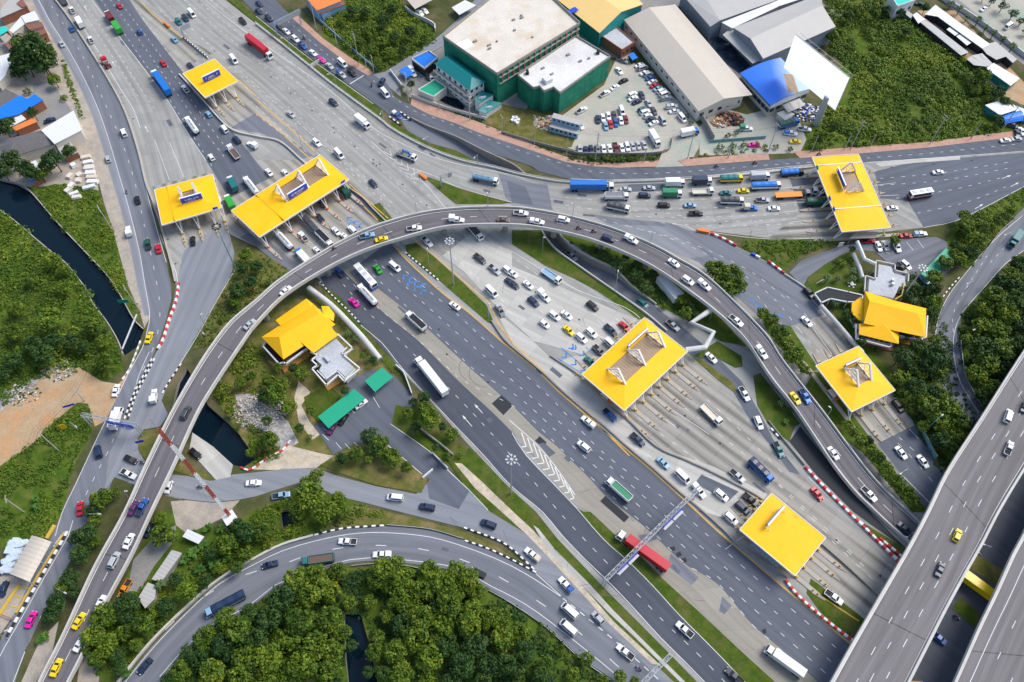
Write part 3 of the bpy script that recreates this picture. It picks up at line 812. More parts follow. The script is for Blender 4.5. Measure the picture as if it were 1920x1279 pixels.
# lane dashes
for s in ('222,800 205,842 185,880 160,930 140,970',
          '140,0 200,90 265,190', '155,0 215,90 290,205', '190,0 255,95 330,205 400,315', '207,0 275,95 360,215 425,300', '222,0 290,90 385,225 445,305',
          '255,15 320,105 350,140', '300,20 360,75', '318,10 400,95', '395,110 520,215 640,330', '430,125 560,230 680,345 760,410', '345,0 470,105 600,215 745,345 820,400',
          '368,0 500,105 640,225 780,345 830,392', '395,0 520,95 660,215 760,290', '330,30 400,90 520,195 690,345', '540,200 640,290 740,385',
          '470,190 540,255', '480,215 580,290', '645,375 690,410',
          '671,490 722,537 747,561 842,647 890,694 972,745 1052,817 1137,894 1207,957 1263,1008 1301,1042 1421,1149 1442,1168 1551,1265',
          '702,487 754,532 780,556 835,605 862,629 892,654 968,720 1047,790 1132,864 1220,943 1295,1009 1334,1042 1435,1131 1456,1150 1564,1246',
          '732,484 798,541 852,585 909,638 955,677 970,691 1032,746 1131,849 1254,941 1311,990 1330,1007 1428,1094 1449,1112 1579,1225',
          '650,520 700,570 775,630 830,680 870,715 977,771 1055,845 1124,910 1177,956 1232,1006 1286,1058 1346,1094 1407,1168 1450,1206 1515,1265',
          '644,534 694,590 719,607 757,646 854,741 925,817 997,899 1057,970 1123,1040 1194,1113 1249,1170 1309,1227 1360,1280',
          '870,440 960,505 1050,575 1110,640', '840,440 930,510 1010,580 1060,620', '905,440 1000,510 1090,570 1160,625', '810,445 900,530 980,610', '850,480 905,530 960,580',
          '1060,370 1150,378 1260,375 1400,372 1500,368', '1060,385 1150,396 1260,392 1400,388 1500,384', '1060,357 1180,362 1330,358 1480,350', '1150,405 1280,408 1420,404 1500,400', '1240,418 1360,424 1520,418',
          '1250,400 1350,415 1500,410', '1130,412 1250,445 1350,490 1440,550 1500,620', '1180,425 1290,455 1400,505 1480,565',
          '1650,335 1760,325 1900,303', '1650,348 1770,338 1905,313', '1680,372 1790,355 1910,325', '1720,400 1810,380 1900,345',
          '700,152 770,205 830,227 900,255 960,278 1030,300 1110,322 1200,326 1320,320 1440,310 1520,305', '1625,297 1740,288 1915,270', '540,40 600,92 650,132',
          '480,8 540,60 600,105 655,145',
          '1175,770 1240,815 1330,880', '1245,735 1330,800 1430,880', '1270,700 1370,790 1480,900', '1420,870 1500,945 1600,1040', '1440,890 1540,990 1640,1080', '1560,1015 1660,1110',
          '1640,1180 1640,1181',
          '1665,812 1720,870 1770,930', '1685,820 1730,860', '1475,555 1540,620', '1420,555 1490,640', '1500,620 1560,690',
          '1850,480 1790,580 1790,640', '1915,430 1850,500', '1275,895 1340,930 1380,965', '1190,840 1260,880'):
    if P(s)[0][0] != 1640 or len(P(s)) > 2:
        dashed(WHITE, s, .15, 1.4, 2.8)
dashed(WHITE, '97,12 125,55 160,115 195,190 230,270 255,350 270,420 290,510 300,580 292,640 270,690 245,745', .17, 1.7, 5.2)
for s in ('240,1250 300,1190 370,1128 450,1082 530,1058 600,1035 690,1023 790,1030 880,1055 960,1096 1040,1150 1120,1215 1190,1279',):
    dashed(WHITE, s, .2, 3.0, 9.0)
dashed(WHITE, '1055,1122 1100,1158 1160,1208 1240,1279', .25, 1.5, 1.5)
# toll lane approach lines
for s in ('455,330 480,355', '520,345 540,360', '567,440 590,462', '598,430 640,470', '560,415 585,432',
          '1440,340 1502,330', '1455,355 1520,347', '1462,382 1508,379', '1470,398 1520,393', '1480,417 1530,412', '1478,434 1520,431',
          '1640,348 1680,343', '1640,368 1685,366', '1225,745 1330,815', '1120,600 1140,622', '1155,598 1182,618', '1105,612 1130,636', '1480,640 1500,665', '1520,610 1560,665', '1415,990 1360,1030', '290,262 318,338', '318,268 345,332'):
    solid(WHITE, s, .15)
# arrows and gore chevrons
def chevron(mb, c, ang, size, w=.45):
    for sg in (-1, 1):
        d = Vector((math.cos(ang), math.sin(ang), 0)); n = Vector((-d.y, d.x, 0))
        seg_quad(mb, c, c - d * size + n * sg * size, w)
def arrow(mb, px, q):
    a, b = at(*px), at(*q)
    d = (b - a).normalized(); n = Vector((-d.y, d.x, 0))
    seg_quad(mb, a, b, .2)
    z = gz(b.x, b.y) + .007
    t = b + d * 1.5
    mb.face([(b.x + n.x * .4, b.y + n.y * .4, z), (b.x - n.x * .4, b.y - n.y * .4, z), (t.x, t.y, z)])
g0, g1 = spl(W('962,815 985,848 1042,908 1078,948'), 1), spl(W('955,790 1000,830 1040,875 1075,925'), 1)
g0, g1 = resample(g0, 12), resample(g1, 12)
for i in range(2, 12):
    hw = (g0[i] - g1[i]).length / 2
    d = (g0[i] - g0[i - 1]).normalized()
    m = (g0[i] + g1[i]) / 2 + d * hw * 1.1
    seg_quad(WHITE, g0[i].lerp(m, .08), m, .34); seg_quad(WHITE, g1[i].lerp(m, .08), m, .34)
solid(WHITE, '955,788 1000,828 1040,873 1078,928', .22)
g0, g1 = resample(spl(W('700,264 735,300 780,345'), 1), 8), resample(spl(W('712,266 750,298 800,330'), 1), 8)
for i in range(2, 8):
    m = (g0[i] + g1[i]) / 2 + (g0[i] - g0[i - 1]) * .9
    seg_quad(WHITE, g0[i], m, .2); seg_quad(WHITE, g1[i], m, .2)
for a, b in (((905, 775), (895, 764)), ((885, 800), (872, 785)), ((1878, 335), (1890, 331)), ((1895, 350), (1905, 345)), ((1828, 392), (1838, 386)), ((405, 195), (400, 188)), ((217, 125), (212, 118)), ((278, 248), (274, 240)), ((163, 20), (160, 14))):
    arrow(WHITE, a, b)
# parking bays and stop line
for s in ('605,815 617,826', '630,830 640,842', '647,832 656,842', '664,830 671,836', '605,803 620,813', '700,745 712,765', '1700,455 1712,470', '1720,450 1732,466', '660,770 665,775', '678,752 684,758', '1655,470 1668,476'):
    solid(WHITE, s, .15)
solid(WHITE, '656,158 682,142', .4)
tag(WHITE.build('road_markings', M['roadwhite']), kind='structure')
YEL = MB()
for s in ('655,345 692,379 728,410', '737,460 767,492 830,550 880,587 940,640 960,656 1010,697 1045,732 1097,777 1120,797 1167,837 1210,872 1260,917 1307,960 1350,1000 1440,1077 1515,1140 1600,1213',
          '775,447 830,492 892,547 915,566 932,601 957,638 1007,684 1040,720', '266,5 290,30 345,74', '480,186 535,233 590,284', '447,150 480,180', '1386,965 1440,1005', '1500,1092 1545,1122 1610,1165', '480,212 530,252 580,297', '643,348 680,385 708,413',
          '1095,772 1130,805 1180,855', '1700,1278 1730,1279'):
    solid(YEL, s, .35)
tag(YEL.build('road_markings_yellow', M['roadyellow']), kind='structure')
BLU = MB()
ang = math.atan2((at(760, 520) - at(800, 555)).y, (at(760, 520) - at(800, 555)).x)
for c in ((757, 517), (768, 521), (778, 528), (790, 533), (765, 530), (778, 538), (790, 545), (652, 408), (665, 415), (675, 420), (655, 418), (668, 426)):
    chevron(BLU, at(*c), ang, 1.2, .5)
ang = math.atan2((at(1120, 690) - at(1070, 655)).y, (at(1120, 690) - at(1070, 655)).x)
for c in ((1080, 655), (1095, 667), (1062, 670), (1080, 684), (1098, 695), (1075, 653)):
    chevron(BLU, at(*c), ang, 1.2, .5)
for s in ('1052,652 1095,688', '1098,652 1112,664', '1045,672 1090,700', '1092,690 1104,698'):
    solid(BLU, s, .3)
for c in ((1388, 548), (1410, 560), (1425, 572), (1465, 590), (1470, 612)):
    chevron(BLU, at(*c), 1.2, 1.1, .5)
tag(BLU.build('road_markings_blue', M['roadblue']), kind='structure')
MAN = MB()
for x, y in ((838, 665), (915, 717), (823, 618), (1275, 706), (1234, 742), (1200, 775), (1284, 780), (1350, 832), (1402, 877), (1568, 1013), (1650, 1080), (402, 96), (443, 116), (290, 120), (262, 88), (508, 145), (545, 175), (585, 208), (625, 240), (665, 275), (700, 300), (712, 308),
             (1230, 402), (1350, 420), (1078, 472), (755, 346), (800, 385), (627, 249), (700, 307), (706, 311), (228, 178), (250, 223), (185, 100), (315, 449), (329, 495), (1822, 302), (1750, 308), (1672, 314), (347, 185), (380, 220), (410, 256), (1004, 548), (1086, 600)):
    p = at(x, y)
    z = gz(p.x, p.y) + .008
    MAN.face([(p.x +   .36 * math.cos(t), p.y + .36 * math.sin(t), z) for t in (k * math.pi / 4 for k in range(8))])
tag(MAN.build('road_manholes', M['asph_new']), kind='structure')

SK = MB()
r_ = random.Random(4)
for (x, y, R, a0, a1) in ((918, 700, 6.5, .3, 4.6), (905, 690, 7.5, 2.2, 4.0)):
    c = at(x, y)
    pts = [Vector((c.x + R * math.cos(a0 + (a1 - a0) * i / 24), c.y + .8 * R * math.sin(a0 + (a1 - a0) * i / 24), 0)) for i in range(25)]
    for a, b in zip(pts, pts[1:]): seg_quad(SK, a, b, .14, .004)
tag(SK.build('road_skid_marks', M['asph_dark']), kind='structure')
# crack seals and small repairs, scattered along the carriageways
SE = MB()
LN = ['140,20 260,220', '200,10 360,260', '300,10 700,330', '400,20 830,330', '720,250 1040,370 1500,380', '700,520 1000,790 1400,1180', '760,500 1100,790 1500,1140', '640,560 900,820 1250,1190', '880,470 1120,640', '1200,760 1500,1000', '430,520 330,700 230,820', '600,900 900,985 1150,1200', '330,1170 620,1040 900,1080']
for s in LN:
    q = spl(W(s), 3.0)
    for i in range(3, len(q) - 3):
        if r_.random() < .38:
            d = (q[i + 1] - q[i]).normalized(); n = Vector((-d.y, d.x, 0))
            p = q[i] + n * r_.uniform(-7, 7)
            if r_.random() < .7:
                e = p + (d * r_.uniform(-1, 1) + n * r_.uniform(-.6, .6)).normalized() * r_.uniform(1.2, 5)
                m_ = (p + e) / 2 + n * r_.uniform(-.3, .3)
                seg_quad(SE, p, m_, .11, .003); seg_quad(SE, m_, e, .11, .003)
            else:
                seg_quad(SE, p, p + d * r_.uniform(1.0, 4.5), r_.uniform(.7, 1.6), .003)
tag(SE.build('road_repairs', M['asph']), kind='structure')
# ================================================================ KERBS, BARRIERS, WALLS
def stripes(name, label, s, wd=.45, h=.35, cols=('white', 'kerbblack'), seg=1.0, cat='kerb', group=None, z0=0.0):
    p = spl(W(s), .5)
    n = max(2, int(arc(p)[-1] / seg))
    q = resample(p, n)
    mb = MB()
    for i in range(n):
        a, b = q[i], q[i + 1]
        na, nb = perp(q, i) * (wd / 2), perp(q, i + 1) * (wd / 2)
        za, zt = z0, z0 + h + gz(a.x, a.y)
        mb.hexa([(a.x - na.x, a.y - na.y, za), (b.x - nb.x, b.y - nb.y, za), (b.x + nb.x, b.y + nb.y, za), (a.x + na.x, a.y + na.y, za),
                 (a.x - na.x, a.y - na.y, zt), (b.x - nb.x, b.y - nb.y, zt), (b.x + nb.x, b.y + nb.y, zt), (a.x + na.x, a.y + na.y, zt)], i % 2)
    return tag(mb.build(name, [M[c] for c in cols]), label, cat, group)
def wall(name, label, s, wd=.3, h=.9, mat='barrier', cat='barrier', rail=None, group=None, zb=-.02):
    q = spl(W(s), 2.0)
    mb = MB()
    for i in range(len(q) - 1):
        a, b = q[i], q[i + 1]
        na, nb = perp(q, i) * (wd / 2), perp(q, i + 1) * (wd / 2)
        mb.hexa([(a.x - na.x, a.y - na.y, zb), (b.x - nb.x, b.y - nb.y, zb), (b.x + nb.x, b.y + nb.y, zb), (a.x + na.x, a.y + na.y, zb),
                 (a.x - na.x, a.y - na.y, h), (b.x - nb.x, b.y - nb.y, h), (b.x + nb.x, b.y + nb.y, h), (a.x + na.x, a.y + na.y, h)])
    o = mb.build(name, M[mat])
    if rail:
        r = MB()
        for i in range(len(q) - 1):
            for k in (.45, .9):
                r.tube((q[i].x, q[i].y, h + k), (q[i + 1].x, q[i + 1].y, h + k), .05, n=4)
            r.tube((q[i].x, q[i].y, h), (q[i].x, q[i].y, h + .95), .05, n=4)
        r.build('railing', M[rail], o)
    return tag(o, label, cat, group)
stripes('barrier', 'red and white plastic barrier curving between the two lanes beside the canal bridge', '336,532 331,565 318,602 307,637 297,655', .6, .9, ('kerbred', 'white'), 1.3, 'barrier')
stripes('kerb', 'black and white kerb of the narrow median at the sign gantry, canal side', '285,673 268,707 250,742 238,775 234,786', .35, .35)
stripes('kerb', 'black and white kerb of the narrow median at the sign gantry, flyover side', '290,673 273,707 255,742 244,775 240,787', .35, .35)
stripes('kerb', 'pale and brown striped kerb where the frontage road crosses the dark canal', '264,640 252,672 242,695 230,712', .4, .5, ('white', 'dust_pave'), 1.1)
stripes('kerb', 'black and white kerb at the outer bend beside the canal under the flyover', '340,682 328,700 317,717 305,738', .35, .35)
stripes('kerb', 'black and white kerb along the long grass median below the flyover', '760,474 785,495 822,526', .4, .4, seg=.9)
stripes('kerb', 'black and white kerb beside the covered walkway below the flyover', '600,528 620,552 655,585 677,609', .35, .35, seg=.9)
stripes('kerb', 'black and white kerb on the outside crest of the loop ramp', '590,1004 620,996 655,990 720,986', .45, .45, seg=1.1)
stripes('kerb', 'black and white kerb of the pointed island, loop ramp side', '872,1014 917,1030 960,1050 1005,1074', .4, .4, seg=1.0)
stripes('kerb', 'black and white kerb of the pointed island, service road side', '870,990 930,1012 960,1030 1001,1068', .4, .4, seg=1.0)
stripes('barrier', 'red and white barrier below the plain toll roof next to the yellow line', '1472,1088 1487,1108 1515,1136 1560,1173 1601,1204', .6, .8, ('kerbred', 'white'), 1.0, 'barrier')
stripes('barrier', 'long red and white barrier running under the edge of the wide expressway', '1509,876 1540,910 1587,958 1640,1010 1686,1056', .6, .8, ('kerbred', 'white'), 1.2, 'barrier')
stripes('barrier', 'short red and white barrier behind the long one at the expressway edge', '1648,1010 1692,1047', .6, .8, ('kerbred', 'white'), 1.2, 'barrier')
stripes('kerb', 'short black and white kerb on the grass beside the dark wasteland', '1445,804 1463,824', .45, .5)
stripes('kerb', 'short black and white kerb between the red barrier and the wasteland', '1609,977 1626,990', .45, .5)
stripes('kerb', 'black and white kerb at the underpass entrance on the brick pavement side', '751,212 771,226', .45, .6)
stripes('kerb', 'black and white kerb at the underpass entrance on the grass side', '730,220 752,236', .45, .6)
stripes('kerb', 'long black and white kerb of the weigh station island beside the road', '127,997 110,1027 80,1078 45,1139 12,1196', .7, .4, seg=1.3)
stripes('kerb', 'yellow and white kerb of the weigh station island beside the weighing lane', '122,998 105,1026 72,1080 31,1150', .5, .4, ('kerbyel', 'kerbyel'), 1.3)
stripes('kerb', 'yellow kerb at the entrance of the curved weigh station shed', '103,985 88,1010', 1.0, .4, ('kerbyel', 'kerbyel'), 1.3)
stripes('kerb', 'yellow and white kerb leaving the curved weigh station shed', '37,1097 18,1125 -5,1160', .9, .4, ('kerbyel', 'kerbyel'), 1.3)
stripes('kerb', 'black and white kerb on the inner bend of the tree lined ramp', '1798,521 1780,541 1765,561', .35, .4)
stripes('barrier', 'red and white barrier along the split towards the small square toll roof', '1332,439 1356,449 1380,462', .6, .9, ('kerbred', 'white'), 1.3, 'barrier')
stripes('barrier', 'short red and white barrier at the exit of the parking lane', '1440,491 1470,514', .6, .9, ('kerbred', 'white'), 1.3, 'barrier')
stripes('barrier', 'blue and white barrier on the bend above the planted island', '1408,477 1424,485', .6, .9, ('signblue', 'white'), 1.3, 'barrier')
stripes('barrier', 'row of fat orange crash drums at the split before the far toll roof', '1307,433 1329,437', 1.2, 1.0, ('orange', 'orange'), 1.1, 'crash barrier')
stripes('barrier', 'orange crash drums at the tip of the small grass island', '787,328 800,338', .9, .9, ('orange', 'orange'), 1.1, 'crash barrier')
stripes('barrier', 'orange plastic barrier on the sandy strip above the topmost toll roof', '309,44 318,53', .8, .9, ('orange', 'orange'), 1.1, 'crash barrier')
stripes('barrier', 'black and white railing above the topmost toll roof', '343,71 366,90 391,111', .3, .9, ('white', 'kerbblack'), .9, 'barrier')
stripes('kerb', 'red and white kerb at the gravel pile beside the black canal', '452,877 468,882 490,868 505,857 530,845 545,826', .5, .5, ('kerbred', 'white'), 1.2)
wall('barrier_wall', 'long sandy concrete barrier between the frontage road and the highway', '104,0 132,37 162,82 195,135 225,188 245,235 262,290 275,345 290,385 307,440 322,495 330,530', .6, .85)
wall('parapet_wall', 'concrete parapet with white railing along the highway and the far ramp', '480,46 530,85 582,127 630,165 712,225 730,240 767,262 815,285 870,304 930,317 985,331 1070,344 1185,342 1245,340 1335,335 1440,325 1525,315', .35, .8, 'parapet', rail='white')
wall('barrier_wall', 'white curved concrete barrier after the topmost toll roof', '337,141 375,182 430,241 480,257 525,267 565,301 600,332', .5, .9, 'parapet')
wall('barrier_wall', 'dark low barrier between the wide toll plaza and the pale carriageway', '640,344 680,372 695,388 725,418', .4, .9)
wall('barrier_wall', 'long low barrier beside the yellow line of the dark carriageway', '922,603 946,638 968,658 1018,700 1055,735 1108,780 1133,800 1178,840 1223,878 1270,920 1318,960 1360,998 1393,1030 1476,1083', .45, .8, 'wallconc')
wall('barrier_wall', 'low wall between the bypass lane and the central toll plaza', '1032,668 1090,708 1135,753 1175,786 1230,838 1285,863 1335,886 1415,928 1445,950', .45, .8, 'wallconc')
wall('barrier_wall', 'dark low wall below the plain toll roof towards the expressway', '1540,1020 1580,1055 1640,1110 1680,1145', .5, .8, 'wallconc')
wall('barrier_wall', 'concrete wall top along the grass side of the lower underpass road', '1016,434 1020,442 1042,469 1080,497 1120,525 1172,561 1215,592 1250,622', .4, .9, 'parapet')
wall('barrier_wall', 'concrete wall top along the tree side of the lower underpass road', '1042,428 1049,440 1067,460 1101,481 1151,506 1186,539 1230,572', .4, .9, 'barrier')
wall('barrier_wall', 'weathered concrete wall top beside the underpass entrance road', '772,223 806,239 856,258 906,283 961,309 985,328', .4, .7, 'wallconc')
wall('parapet_wall', 'cream concrete parapet on the outside of the loop ramp near the banana trees', '215,1290 282,1207 355,1135 412,1087 480,1047 530,1022 588,1005', .6, .9, 'parapet')
wall('guard_rail', 'steel guard rail on the crest of the loop ramp', '725,985 805,993 868,1011', .12, .7, 'steel', 'guard rail')
wall('guard_rail', 'steel guard rail between the loop ramp and the dense forest', '660,1062 700,1058 767,1062 790,1068', .12, .7, 'steel', 'guard rail')
wall('guard_rail', 'steel guard rail on the lower inner bend of the loop ramp', '917,1108 960,1133 1025,1178 1085,1233 1145,1276', .12, .7, 'steel', 'guard rail')
wall('fence', 'green mesh fence beside the exit below the small square toll roof', '1718,797 1752,861', .15, 2.2, 'polegreen', 'fence')
wall('guard_rail', 'dark guard rail beside the road passing the oval lawn', '1440,790 1472,830 1508,873', .2, .8, 'wallconc', 'guard rail')
wall('barrier_wall', 'white low wall along the bend above the small square toll roof', '1470,515 1510,542 1540,569', .35, .8, 'parapet')
wall('fence', 'low dark fence along the outer side of the tree lined ramp', '1930,395 1877,433 1838,485', .2, 1.0, 'wallconc', 'fence')
wall('guard_rail', 'grey guard rail on the outer bend of the tree lined ramp', '1800,640 1807,697 1826,741 1848,775', .15, .8, 'steel', 'guard rail')
wall('wall', 'white boundary wall at the corner of the carport yard', '743,688 757,700 773,741', .3, 1.6, 'whitewall', 'wall')
wall('wall', 'white entrance wall between the parking lot and the service road', '811,851 840,880', .3, 1.2, 'whitewall', 'wall')
wall('gate', 'white sliding gate at the parking lot exit', '793,898 812,882', .25, 1.4, 'white', 'gate')
wall('wall', 'mossy grey wall in the bushes beside the dark carriageway', '782,800 800,815 830,838 850,855', .4, 1.5, 'wallconc', 'wall')
wall('wall', 'grey wall of the car park along the pink brick pavement', '940,250 1005,270 1062,284 1100,291 1240,288 1262,258', .2, 1.4, 'wallconc', 'wall')
wall('wall', 'high grey concrete wall between the car park and the beige warehouse', '1165,45 1232,123 1308,217 1337,265', .3, 3.0, 'wallconc', 'wall')
wall('wall', 'cream garden wall below the teal roofed house', '772,182 830,203 912,226', .3, 1.6, 'cream', 'wall')
wall('wall', 'white wall with a red plant bed at the side street corner', '732,135 755,165', .3, 1.6, 'whitewall', 'wall')
wall('wall', 'pale curved wall around the yard beside the wooded lot', '760,18 775,30 800,42 816,52 816,60', .4, 2.0, 'whitewall', 'wall')
wall('wall', 'white wall behind the palms along the top corner sheds', '1757,-5 1830,40 1925,112', .4, 2.0, 'whitewall', 'wall')
wall('wall', 'blue painted site wall between the brick pavement and the wooded lot', '585,25 615,55 655,90 690,120 706,132', .2, 1.6, 'steelblue', 'wall')
wall('wall', 'hoarding between the grass and the fenced wooded lot', '330,-10 560,-10', .2, 1.5, 'wallconc', 'wall') if False else None
wall('wall', 'pale low wall across the grass strip beside the jammed road', '582,128 600,116', .3, 1.6, 'parapet', 'wall')
wall('crosswall', 'green fence in front of the salvage yard', '1330,268 1435,260', .15, 1.5, 'polegreen', 'fence')

# ================================================================ DECKS
class Deck:
    def __init__(s, outer, inner, hs, n):
        A = [at(x, y, h + .9) for x, y, h in outer]
        B = [at(x, y, h + hs) for x, y, h in inner]
        for P_, L in ((A, outer), (B, inner)):
            for p, l in zip(P_, L): p.z = l[2]
        s.A, s.B = resample(spl(A, 2), n), resample(spl(B, 2), n)
        for a, b in zip(s.A, s.B):
            a.z = b.z = (a.z + b.z) / 2
        s.n = n
        s.mid = [(a + b) / 2 for a, b in zip(s.A, s.B)]
    def height(s, p):
        best = min(range(s.n + 1), key=lambda i: (s.mid[i].x - p.x) ** 2 + (s.mid[i].y - p.y) ** 2)
        return s.A[best].z
    def on(s, x, y, dz=.7):
        h = 6.0
        for _ in range(5):
            p = at(x, y, h + dz)
            h = s.height(p)
        p.z = h
        return p
    def build(s, name, label, cat, mat, dashes, wid=.45, thick=1.2, pillars=(), wallm='parapet', solid_in=(), dl=(2.7, 7.4)):
        A, B, n = s.A, s.B, s.n
        root = empty(name, (0, 0, 0), 0, label, cat)
        road_, slab, pa, pb, mk_ = MB(), MB(), MB(), MB(), MB()
        sarc = arc(s.mid)
        for i in range(n):
            a, b, c, d = A[i], A[i + 1], B[i + 1], B[i]
            w0, w1 = (a - d).length, (b - c).length
            road_.face([(d.x, d.y, d.z), (c.x, c.y, c.z), (b.x, b.y, b.z), (a.x, a.y, a.z)] if s.flip() else [(a.x, a.y, a.z), (b.x, b.y, b.z), (c.x, c.y, c.z), (d.x, d.y, d.z)],
                       0, [(w0, sarc[i]), (w1, sarc[i + 1]), (0, sarc[i + 1]), (0, sarc[i])] if s.flip() else [(0, sarc[i]), (0, sarc[i + 1]), (w1, sarc[i + 1]), (w0, sarc[i])])
            v = lambda p, q, f, z: (p.x + (q.x - p.x) * f, p.y + (q.y - p.y) * f, p.z + z)
            slab.hexa([v(a, d, .12, -thick), v(b, c, .12, -thick), v(b, c, .88, -thick), v(a, d, .88, -thick), v(a, d, 0, -.03), v(b, c, 0, -.03), v(b, c, 1, -.03), v(a, d, 1, -.03)])
            f0, f1 = wid / w0, wid / w1
            pa.hexa([v(a, d, -.004, -.6), v(b, c, -.004, -.6), v(b, c, f1, -.6), v(a, d, f0, -.6), v(a, d, -.004, .9), v(b, c, -.004, .9), v(b, c, f1, .9), v(a, d, f0, .9)])
            pb.hexa([v(d, a, -.004, -.6), v(c, b, -.004, -.6), v(c, b, f1, -.6), v(d, a, f0, -.6), v(d, a, -.004, .9), v(c, b, -.004, .9), v(c, b, f1, .9), v(d, a, f0, .9)])
        road_.build('road_surface', M[mat], root)
        recalc(slab.build('deck', M['wallconc'], root).data)
        for q in (pa, pb):
            recalc(q.build('parapet', M[wallm], root).data)
        def paint(frac, dash, w=.17):
            pts = [a.lerp(b, frac) for a, b in zip(A, B)]
            L = arc(pts)[-1]
            N = int(L / .5)
            q = resample(pts, N)
            for i in range(N):
                if dash and (i * .5) % (dl[0] + dl[1]) > dl[0]: continue
                seg_quad(mk_, q[i], q[i + 1], w, 0, q[i].z + .008, q[i + 1].z + .008)
        w = (A[n // 2] - B[n // 2]).length
        paint((wid + .5) / w, False, .2); paint(1 - (wid + .5) / w, False, .2)
        for f in dashes: paint(f, True)
        for f in solid_in: paint(f, False)
        mk_.build('lane_markings', M['roadwhite'], root)
        for i in pillars:
            m = s.mid[i]
            p = MB()
            p.tube((m.x, m.y, -.05), (m.x, m.y, m.z - thick - .9), 1.0, n=12)
            d = (A[i] - B[i]); d.z = 0; L = d.length * .62
            p.box((m.x, m.y, m.z - thick - .46), (L, 1.6, .9), math.atan2(d.y, d.x))
            p.build('pillar', M['wallconc'], root)
        return root
    def flip(s):
        a, b, d = s.A[0], s.A[1], s.B[0]
        return (b - a).cross(d - a).z < 0
def P3(t):
    return [tuple(map(float, p.split(','))) for p in t.split()]
FO = Deck(P3('-30,1490,.9 20,1390,1.8 70,1279,2.8 117,1185,3.8 175,1060,4.9 230,960,5.8 270,872,6.5 322,767,7.1 370,685,7.3 400,640,7.4 432,600,7.5 480,560,7.5 517,527,7.5 572,490,7.5 630,455,7.5 680,430,7.5 730,412,7.5 792,396,7.5 867,387,7.5 960,386,7.5 1022,394,7.5 1080,406,7.5 1147,425,7.5 1220,454,7.4 1272,482,7.1 1322,512,6.7 1385,570,5.9 1440,627,5.2 1465,667,4.6 1510,725,3.6 1547,772,2.8 1595,837,1.8 1647,902,1.0 1705,958,.4 1760,1010,.2'),
          P3('40,1490,.9 85,1390,1.8 135,1279,2.8 157,1237,3.2 202,1137,4.2 252,1043,5 290,960,5.8 326,885,6.4 371,785,7 401,732,7.3 462,640,7.5 480,616,7.5 532,562,7.5 605,514,7.5 680,477,7.5 755,452,7.5 830,432,7.5 895,427,7.5 960,427,7.5 1017,433,7.5 1100,452,7.5 1172,480,7.4 1235,513,7.2 1310,566,6.6 1360,607,6 1397,644,5.4 1440,710,4.6 1485,767,3.6 1515,811,2.9 1560,878,1.9 1600,928,1.2 1632,959,.8 1665,990,.5 1705,1025,.3 1760,1075,.2'), -1.1, 190)
FO.build('flyover', 'curved two lane concrete flyover arching over the whole toll plaza', 'flyover', 'deck', (.5,), .45, 1.2, pillars=[30, 42, 54, 66, 78, 90, 98, 108, 116, 124, 132, 140])
X1 = Deck([(2180, 300, 10), (2020, 510, 10), (1920, 657, 10), (1840, 782, 10), (1777, 880, 10), (1740, 956, 10), (1702, 1027, 10), (1647, 1122, 10), (1595, 1212, 10), (1560, 1275, 10), (1500, 1380, 10), (1435, 1500, 10)],
          [(2200, 450, 10), (2030, 705, 10), (1920, 880, 10), (1872, 960, 10), (1840, 1022, 10), (1810, 1075, 10), (1772, 1145, 10), (1740, 1208, 10), (1705, 1277, 10), (1650, 1385, 10), (1590, 1500, 10)], -.2, 90)
X1.build('expressway_bridge', 'wide elevated expressway with cream parapets and lane dashes crossing the corner', 'expressway', 'deck2', (.335, .5, .69), .6, 1.6, pillars=[20, 45], dl=(2.4, 7.2))
X2 = Deck([(2200, 540, 10), (2010, 825, 10), (1920, 1000, 10), (1900, 1037, 10), (1865, 1115, 10), (1835, 1177, 10), (1792, 1275, 10), (1740, 1390, 10), (1690, 1500, 10)],
          [(2360, 540, 10), (2170, 825, 10), (2095, 1000, 10), (2060, 1050, 10), (2020, 1130, 10), (1985, 1200, 10), (1935, 1300, 10), (1890, 1390, 10), (1830, 1520, 10)], -.2, 90)
X2.build('expressway_bridge', 'second elevated expressway cut off by the corner of the picture', 'expressway', 'deck2', (.4, .68), .6, 1.6, pillars=[30], solid_in=(.2,), dl=(2.4, 7.2))

